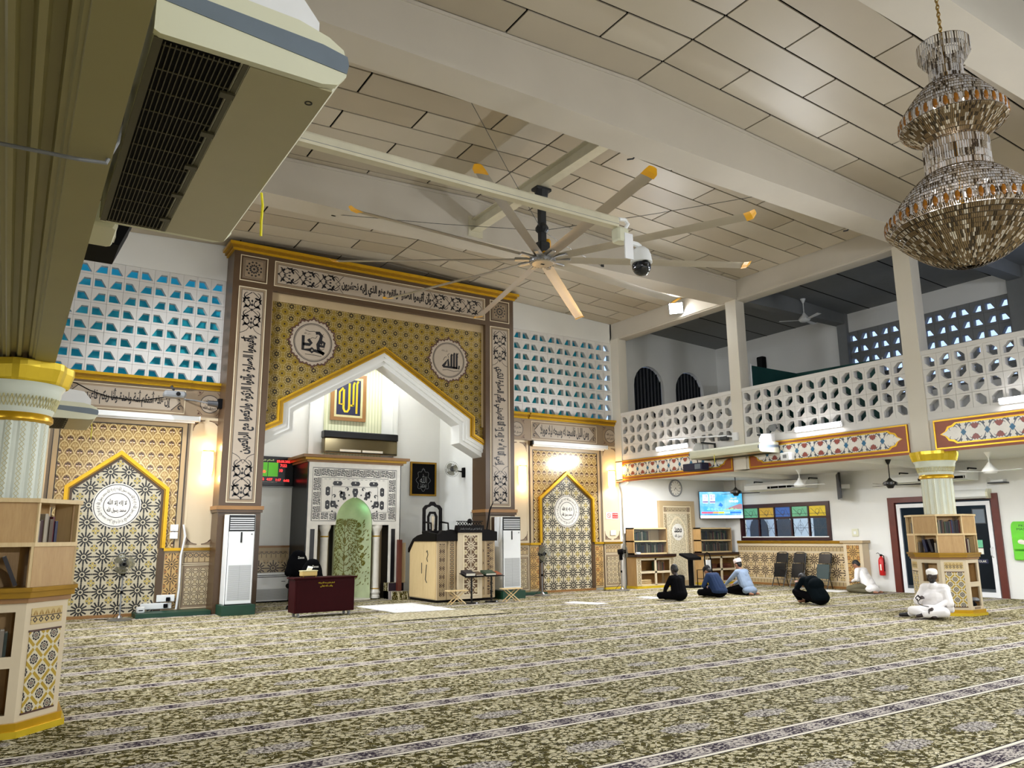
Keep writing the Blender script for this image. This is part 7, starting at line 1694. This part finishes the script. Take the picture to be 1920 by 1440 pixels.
# ================================================================== octagonal bookcases round the columns
def oct_pts(r, c=(0, 0)):   # flat-sided octagon with inradius r; vertex k, faces k -> k+1
    R_ = r/cos(pi/8); return [(c[0]+R_*cos(pi/8+k*pi/4), c[1]+R_*sin(pi/8+k*pi/4)) for k in range(8)]
def octo(label, cx, cy, where):
    t = T('column_bookcase', label, 'bookcase', (cx, cy, 0)); rb = .54
    def slab(name, r, z0, z1, mt, hole=None):
        m_ = MB()
        if hole: m_.ring(oct_pts(r), oct_pts(hole), z0, z1, 'XY')
        else: m_.prism(oct_pts(r), z0, z1, 'XY')
        return m_.build(name, mt, t)
    HO = .31
    slab('plinth', .60, 0, .05, 'gold_bright', HO); slab('plinth_step', .575, .05, .11, 'gold', HO)
    for r, z0, z1, mt in ((.56, 1.04, 1.08, 'wood_brown'), (.585, 1.08, 1.13, 'gold_dark'), (.605, 1.13, 1.165, 'gold_dark')): slab('ledge', r, z0, z1, mt, HO)
    slab('inner_core', .33, .11, 1.88, 'oak', HO); slab('top_board', .585, 1.86, 1.895, 'oak_light', HO); slab('middle_board', .57, 1.495, 1.53, 'oak_light', HO); slab('base_board', .53, .11, .15, 'sand', HO); slab('mid_shelf', .53, .55, .60, 'sand', HO)
    for k in range(8):
        P = oct_pts(rb); a, b = Vector((*P[k], 0)), Vector((*P[(k+1) % 8], 0)); e = (b-a); L = e.length; e = e/L; n_ = Vector((e.y, -e.x, 0))       # outward normal
        # octagon runs anticlockwise, so (e.y, -e.x) points outwards
        fc = bpy.data.objects.new('bookcase_face', None)
        def pan(name, u0, u1, z0, z1, d0, d1, mt, par=t, uv=False):
            m_ = MB(); q = [a+e*u+n_*d for u, d in ((u0, d0), (u1, d0), (u1, d1), (u0, d1))]
            m_.hexa([p+Vector((0, 0, z0)) for p in q], [p+Vector((0, 0, z1)) for p in q]); o = m_.build(name, mt, par)
            if uv:
                at = o.data.attributes.new('puv', 'FLOAT_VECTOR', 'POINT'); at.data.foreach_set('vector', [x for v_ in o.data.vertices for x in ((v_.co-a).dot(e)-(u0+u1)/2, v_.co.z-(z0+z1)/2, 0)])
            return o
        bpy.data.objects.remove(fc)
        chamfer = k % 2 == 0      # faces whose normals lie on the diagonals
        # lower body
        if chamfer:
            p = pan('lower_panel', 0, L, .11, 1.04, -.03, 0, 'sand'); pan('lattice_inlay', .06, L-.06, .17, .80, 0, .006, 'bookcase_lattice', p, True); pan('chain_inlay', .06, L-.06, .86, .99, 0, .006, 'bookcase_chain', p, True)
            for z0, z1 in ((.155, .17), (.80, .815)): pan('inlay_line', .05, L-.05, z0, z1, 0, .007, 'print_brown', p)
        else:
            for u0, u1 in ((0, .07), (L-.07, L)): pan('lower_stile', u0, u1, .11, 1.04, -.03, 0, 'sand')
            for z0, z1 in ((.11, .17), (.53, .62), (.97, 1.04)): pan('lower_rail', .07, L-.07, z0, z1, -.03, 0, 'sand')
            pan('niche_side', .0, .015, .11, 1.04, -.20, -.03, 'oak'); pan('niche_side', L-.015, L, .11, 1.04, -.20, -.03, 'oak')
            pan('chain_inlay', .12, L-.12, .12, .16, 0, .004, 'taupe')
        # upper tiers: open and closed cells alternate
        for z0, z1, op in ((1.165, 1.495, not chamfer), (1.53, 1.86, chamfer)):
            if op:
                for u0, u1 in ((-.008, .012), (L-.012, L+.008)): pan('cell_side', u0, u1, z0, z1, -.21, .028, 'oak_light')
            else: pan('cell_panel', .0, L, z0, z1, -.03, .015, 'oak')
    return t
def face_frame(cx, cy, k, r=.54):
    P = oct_pts(r, (cx, cy)); a, b = Vector((*P[k], 0)), Vector((*P[(k+1) % 8], 0)); e = (b-a); L = e.length; e = e/L; return a, e, Vector((e.y, -e.x, 0)), L
def face_books(cx, cy, k, z, spans, label, group, h=(.16, .25), back=.15, lean=None):
    a, e, n_, L = face_frame(cx, cy, k); 
    for u0, u1 in spans:
        u = u0
        while u < u1-.012:
            w = BK.uniform(.018, .042); w = min(w, u1-u); hh = BK.uniform(*h); d0 = -.03-BK.uniform(0, .02)
            m_ = MB(); q = [a+e*x+n_*d for x, d in ((u+.001, d0), (u+w-.001, d0), (u+w-.001, d0-.14), (u+.001, d0-.14))]
            m_.hexa([p+Vector((0, 0, z)) for p in q], [p+Vector((0, 0, z+hh)) for p in q]); m_.mi = 1
            q = [a+e*x+n_*d for x, d in ((u+.004, d0-.004), (u+w-.004, d0-.004), (u+w-.004, d0-.136), (u+.004, d0-.136))]
            m_.hexa([p+Vector((0, 0, z+hh-.001)) for p in q], [p+Vector((0, 0, z+hh+.001)) for p in q])
            bi = BK.randrange(10); o = m_.build('book', ['book_%d' % bi, 'paper']); tag(o, BCOL[bi]+' '+label, 'book', group); u += w
LX, LY, RX, RY = -.03, 8.27, 15.65, 8.55
octo('octagonal oak bookcase with lattice panels round the column across from the door', LX, LY, 'near'); octo('octagonal oak bookcase with lattice panels round the column by the glass door', RX, RY, 'door')
# face indices: 0 (+,+), 1 +Y, 2 (-,+), 3 -X, 4 (-,-), 5 -Y, 6 (+,-), 7 +X
face_books(LX, LY, 6, 1.531, [(.02, .28)], 'book standing in the upper cell of the column bookcase across from the door', 'books in the column bookcase across from the door')
face_books(LX, LY, 5, 1.166, [(.03, .19)], 'book standing in the second cell of the column bookcase across from the door', 'books in the column bookcase across from the door', (.18, .27))
face_books(LX, LY, 5, .601, [(.10, .34)], 'book standing in the middle niche of the column bookcase across from the door', 'books in the column bookcase across from the door', (.16, .24))
face_books(LX, LY, 5, .151, [(.10, .32)], 'book standing in the bottom niche of the column bookcase across from the door', 'books in the column bookcase across from the door', (.16, .24))
face_books(RX, RY, 4, 1.531, [(.02, .42)], 'book standing in the upper cell of the door column bookcase', 'books in the door column bookcase', (.20, .26))
face_books(RX, RY, 2, 1.531, [(.10, .40)], 'book standing in the far upper cell of the door column bookcase', 'books in the door column bookcase', (.20, .27))
face_books(RX, RY, 3, 1.166, [(.03, .06), (.34, .42)], 'book in the second cell of the door column bookcase, seated man side', 'books in the door column bookcase', (.18, .26))
face_books(RX, RY, 5, 1.166, [(.04, .30)], 'book in the second cell of the door column bookcase, carpet side', 'books in the door column bookcase', (.20, .28))
def loose_book(label, cx, cy, k, u, z, ang, cover, h=.25, th=.03):
    a, e, n_, L = face_frame(cx, cy, k); m_ = MB(); c = a+e*u+n_*(-.10)+Vector((0, 0, z)); ex = e*cos(ang)+Vector((0, 0, 1))*sin(ang); ez = -e*sin(ang)+Vector((0, 0, 1))*cos(ang)
    q = [c+ex*x+n_*d for x, d in ((0, .06), (th, .06), (th, -.08), (0, -.08))]; m_.hexa(q, [p+ez*h for p in q]); m_.mi = 1
    q = [c+ex*x+n_*d for x, d in ((.005, .055), (th-.005, .055), (th-.005, -.075), (.005, -.075))]; m_.hexa([p+ez*(h-.002) for p in q], [p+ez*(h+.001) for p in q]); o = m_.build('book', [cover, 'paper']); tag(o, label, 'book')
loose_book('tall dark book leaning to the right in the column bookcase across from the door', LX, LY, 5, .34, 1.172, .40, 'book_0', .26); loose_book('blue folder leaning in the second cell of the door column bookcase', RX, RY, 3, .15, 1.172, .20, 'navy', .24, .055)
loose_book('black binder leaning over the blue folder in the door column bookcase', RX, RY, 3, .27, 1.172, .24, 'book_0', .25, .05)
t = T('shoe', 'dark shoe in the bottom niche of the door column bookcase', 'shoe', (15.72, 8.10, .151), .2); blob('upper', [('e', (0, 0, .04), (.10, .04, .035), 0), ('e', (-.05, 0, .06), (.05, .04, .05), 0)], ['black_matte'], .012, 2, t); MB().bbox((-.11, -.04, 0), (.11, .04, .012), .005).build('sole', 'paper', t)
t = T('cap', 'pale cap lying on the dark shoe in the bottom niche', 'cap', (15.74, 8.10, .26)); b = MB(); b.lathe([(.085, .0), (.08, .04), (.05, .06), (0, .065)], n=16); autosmooth(b.build('crown', 'mid_grey', t), 60); b = MB(); b.lathe([(.07, -.004), (.088, -.004), (.088, .012)], n=16); b.build('band', 'dark_grey', t)
# ================================================================== people (one continuous skin each)
def rotx(a): return Matrix.Rotation(a, 3, 'X')
def head_prims(c, pitch, skin, hair, beard=None, long_hair=False):
    """head looking along +y, tilted down by pitch; returns prims and a placing function"""
    R_ = rotx(-pitch); c = Vector(c); P = lambda x, y, z: c+R_ @ Vector((x, y, z))
    pr = [('e', P(0, 0, .015), (.076, .096, .105), skin, R_), ('e', P(0, .03, -.055), (.055, .060, .065), beard if beard is not None else skin, R_),
          ('e', P(0, .098, -.012), (.013, .020, .024), skin, R_), ('e', P(-.078, -.005, -.005), (.012, .022, .032), skin, R_), ('e', P(.078, -.005, -.005), (.012, .022, .032), skin, R_),
          ('e', P(0, .086, -.062), (.024, .012, .010), skin, R_)]
    pr += [('e', P(0, -.020, .045), (.083, .092, .088), hair, R_), ('e', P(0, -.055, -.005), (.070, .055, .075), hair, R_)]
    return pr, P
def hand_prims(w, d, up, m, curl=.5, side=1):
    """hand from wrist w along d, back of hand facing up; five bent fingers, thumb leaving the side of the palm"""
    w = Vector(w); d = Vector(d).normalized(); up = Vector(up); up = (up-d*up.dot(d)).normalized(); s = d.cross(up)*side
    pr = [('c', w, w+d*.065, .026, .030, m), ('c', w+s*.018+d*.02, w+s*.022+d*.075, .016, .017, m), ('c', w-s*.018+d*.02, w-s*.024+d*.07, .016, .016, m)]
    for k, (o, L) in enumerate(((.030, .070), (.010, .080), (-.010, .075), (-.030, .058))):
        b = w+d*.082+s*o; k1 = b+(d*cos(curl*.6)-up*sin(curl*.6))*L*.5; k2 = k1+(d*cos(curl*1.7)-up*sin(curl*1.7))*L*.5
        pr += [('c', b, k1, .0095, .0088, m), ('c', k1, k2, .0088, .0078, m)]
    b = w+s*.030+d*.025; k1 = b+(d*.6+s*.75).normalized()*.035; pr += [('c', b, k1, .0115, .010, m), ('c', k1, k1+(d*.9+s*.2-up*.2).normalized()*.032, .010, .009, m)]
    return pr
def limb(pts, rad, m): return [('c', pts[i], pts[i+1], rad[i], rad[i+1], m) for i in range(len(pts)-1)]
def person(label, loc, rz, prims, mats, P, cap=None, eyes=True, voxel=.0085):
    t = T('person', label, 'person', loc, rz)
    b = blob('body', prims, mats, voxel, 3, t)
    if eyes:
        for s in (-1, 1):
            e = MB(); e.sphere(P(.030*s, .086, .012), (.010, .007, .006), 8, 6); e.build('eye', 'print_black', t, smooth=True)
    if cap:
        c = MB(); kind, mt = cap
        pf = [(.092, -.012), (.096, .02), (.094, .05), (.080, .075), (.045, .09), (0, .094)] if kind == 'skull' else [(.094, -.005), (.097, .03), (.095, .085), (.085, .096), (0, .097)]
        n = 22; q = MB(); q.lathe(pf, (0, 0, 0), n); c._add([P(x, y*1.12-.018, z+.052) for x, y, z in q.v], q.f); autosmooth(c.build('cap', mt, t), 60)
    return t
# 1: dark-clothed man sitting cross-legged
def seated(lean, hx=0, head=(0, .13, .70), pitch=.3, shirt=0, pants=1, skin=2, hair=3, elbows=((-.27, .14, .30), (.27, .14, .30)), wrists=((-.12, .36, .20), (.12, .36, .20)), knees=((-.29, .34, .12), (.29, .34, .12)), ankles=((.08, .44, .06), (-.08, .40, .06)), fat=1.0, beard=None, curl=.6, sleeve=1.0, feet=None):
    L = lean; sh = Vector((0, L, .545)); ch = Vector((0, L*.7, .42)); be = Vector((0, L*.25, .25))
    pr = [('e', (0, -.02, .14), (.20*fat, .17*fat, .14), pants), ('e', be, (.175*fat, .145*fat, .17), shirt), ('e', ch, (.185*fat, .135*fat, .16), shirt), ('c', sh+Vector((-.15, 0, -.02)), sh+Vector((.15, 0, -.02)), .075, .075, shirt), ('e', (0, -.03, .16), (.21*fat, .17*fat, .13), shirt)]
    pr += [('c', (0, -.02, .18), (0, L*.75, .44), .165*fat, .145*fat, shirt), ('c', (-.08, -.02, .18), (-.07, L*.8, .46), .13*fat, .115*fat, shirt), ('c', (.08, -.02, .18), (.07, L*.8, .46), .13*fat, .115*fat, shirt)]
    hc = Vector(head); pr += [('c', sh+Vector((0, .0, .0)), hc-Vector((0, .02, .07)), .055, .050, skin)]
    hp, P = head_prims(head, pitch, skin, hair, beard); pr += hp
    for i, s in enumerate((-1, 1)):
        S_ = sh+Vector((.175*s, 0, -.02)); E_, W_ = Vector(elbows[i]), Vector(wrists[i]); pr += limb([S_, E_, W_], [.068, .052, .040], shirt)
        d = (W_-E_).normalized(); pr += [('c', W_, W_+d*.03, .027, .026, skin)]+hand_prims(W_+d*.025, d, (0, -.3, 1), skin, curl, s)
        K_, A_ = Vector(knees[i]), Vector(ankles[i]); pr += limb([Vector((.10*s, .02, .13)), K_, A_], [.105, .078, .055], pants)
        f = Vector((-s, .15, -.05)).normalized() if feet is None else Vector(feet[i]); pr += [('c', A_, A_+f*.16, .040, .030, skin)]
    return pr, P
pr, P = seated(.05, head=(0, .12, .72), pitch=.35)
person('man in black clothes sitting cross-legged at the front beside the corner bookcase', (13.66, 13.90, 0), -.05, pr, ['cloth_black', 'cloth_black', 'skin_dark', 'hair_black'], P)
# 2: man in blue, hunched, black cap
pr, P = seated(.16, head=(0, .30, .62), pitch=.75, fat=1.12, wrists=((-.08, .34, .22), (.08, .36, .22)), elbows=((-.30, .22, .28), (.30, .22, .28)))
person('man in a dark blue shirt and black cap bending over as he sits', (15.18, 14.05, 0), .08, pr, ['cloth_blue', 'cloth_black', 'skin_brown', 'hair_black'], P, ('skull', 'cap_black'))
# 3: elderly man in grey-blue shirt sitting back on his heels
def kneeling(lean, head, pitch, fat=1.0, wrists=((-.16, .36, .24), (.16, .36, .24)), elbows=((-.25, .16, .36), (.25, .16, .36)), curl=.2, hang=False, shirt=0, pants=1, skin=2, hair=3):
    sh = Vector((0, lean, .60)); pr = [('e', (0, -.04, .22), (.20*fat, .18*fat, .15), shirt), ('e', (0, lean*.3, .34), (.18*fat, .15*fat, .17), shirt), ('e', (0, lean*.7, .48), (.185*fat, .135*fat, .16), shirt), ('c', sh+Vector((-.15, 0, -.02)), sh+Vector((.15, 0, -.02)), .075, .075, shirt)]
    pr += [('c', (-.07, -.04, .24), (-.07, lean*.8, .52), .135*fat, .115*fat, shirt), ('c', (.07, -.04, .24), (.07, lean*.8, .52), .135*fat, .115*fat, shirt)]
    hc = Vector(head); pr += [('c', sh, hc-Vector((0, .02, .07)), .055, .050, skin)]; hp, P = head_prims(head, pitch, skin, hair); pr += hp
    for i, s in enumerate((-1, 1)):
        S_ = sh+Vector((.175*s, 0, -.02)); E_, W_ = Vector(elbows[i]), Vector(wrists[i]); pr += limb([S_, E_, W_], [.068, .052, .038], shirt)
        d = (W_-E_).normalized(); pr += [('c', W_, W_+d*.03, .026, .026, skin)]+hand_prims(W_+d*.025, d, (0, -.2, 1), skin, curl, s)
        pr += limb([Vector((.10*s, -.02, .20)), Vector((.15*s, .42, .10)), Vector((.13*s, .06, .07)), Vector((.12*s, -.20, .06))], [.105, .085, .07, .05], pants); pr += [('c', (.12*s, -.20, .05), (.11*s, -.33, .04), .036, .026, skin)]
    if hang: pr += [('e', (0, -.14, .12), (.22, .16, .12), shirt)]
    return pr, P
pr, P = kneeling(.10, (0, .20, .76), .35, wrists=((-.17, .50, .26), (.17, .50, .26)), elbows=((-.25, .28, .38), (.25, .28, .38)), hang=True)
person('elderly man in a grey blue shirt and white cap sitting on his heels', (16.30, 14.15, 0), .0, pr, ['cloth_greyblue', 'cloth_black', 'skin_brown', 'hair_black'], P, ('kopiah', 'cap_pink'))
# 4: man in dark teal bowed over raised hands
pr, P = seated(.30, head=(0, .50, .54), pitch=1.0, fat=1.05, knees=((-.26, .46, .26), (.30, .40, .16)), ankles=((-.10, .52, .06), (.0, .46, .06)), elbows=((-.24, .46, .30), (.26, .44, .30)), wrists=((-.08, .62, .42), (.08, .62, .42)), curl=.3)
pr += [('e', (0, .08, .42), (.19, .16, .16), 0), ('e', (0, .20, .50), (.18, .13, .13), 0)]
person('man in dark clothes bowed with both hands at his face', (15.28, 11.20, 0), -.25, pr, ['cloth_teal', 'cloth_black', 'skin_brown', 'hair_black'], P)
# 5: man in white shirt kneeling by the end pier
pr, P = kneeling(.14, (0, .26, .72), .7, fat=.95, wrists=((-.10, .34, .30), (.10, .34, .30)), elbows=((-.25, .14, .36), (.25, .14, .36)), hang=True)
person('man in a white shirt kneeling with bowed head by the end pier', (19.15, 12.55, 0), .03, pr, ['cloth_white', 'cloth_olive', 'skin_brown', 'hair_black'], P)
# 6: man in white robes leaning on the column bookcase
pr, P = seated(-.02, head=(0, .06, .745), pitch=.10, fat=1.02, shirt=0, pants=0, skin=1, hair=1, beard=2, elbows=((-.26, .10, .32), (.26, .12, .30)), wrists=((-.10, .36, .20), (.14, .29, .36)), knees=((-.29, .36, .13), (.29, .36, .14)), ankles=((.02, .46, .09), (-.02, .42, .08)), feet=((.8, .2, -.2), (-.8, .2, -.2)))
pr += [('e', (0, .04, .32), (.25, .16, .22), 0), ('c', (-.17, .0, .52), (.17, .0, .52), .10, .10, 0), ('c', (-.20, .06, .50), (.10, .14, .40), .05, .05, 0), ('c', (.20, .04, .52), (-.02, .14, .36), .045, .045, 0), ('c', (.30, .30, .09), (.36, .30, .07), .06, .05, 0), ('c', (.37, .30, .06), (.52, .34, .045), .045, .034, 2), ('c', (-.19, .02, .48), (-.27, .10, .28), .085, .08, 0), ('c', (-.27, .10, .28), (-.28, .06, .16), .06, .05, 0), ('c', (.19, .02, .48), (.27, .12, .30), .085, .08, 0), ('e', (0, .22, .13), (.30, .22, .12), 0), ('c', (.0, .05, .58), (.0, .04, .60), .09, .07, 0)]
pm_ = person('man in white robes and white cap sitting against the column bookcase', (14.62, 8.22, 0), pi/2+.12, pr, ['cloth_white', 'skin_dark', 'hair_black'], P, ('skull', 'cap_white'))
b = MB(); b.tube([(.16, .40, .36), (.14, .42, .28), (.08, .46, .25), (.0, .48, .24), (-.06, .47, .23)], .007, 6); b.tube([(.14, .39, .42), (.19, .40, .37), (.15, .40, .31), (.10, .40, .36), (.14, .39, .42)], .010, 6)
o = b.build('prayer_beads', 'print_black'); o.location = pm_.location; o.rotation_euler = pm_.rotation_euler; tag(o, 'string of black prayer beads in the hand of the man in white robes', 'beads'); o['kind'] = 'stuff'
mat('prayer_mat', 'white paper sheet before the man in black clothes', [(13.55, 14.75), (13.95, 14.75), (13.98, 15.35), (13.6, 15.35)], .006, 'white_mat')
mat('prayer_mat', 'pale mat before the man in the white shirt', [(18.85, 13.22), (19.45, 13.22), (19.5, 14.0), (18.9, 14.0)], .008, 'white_mat')
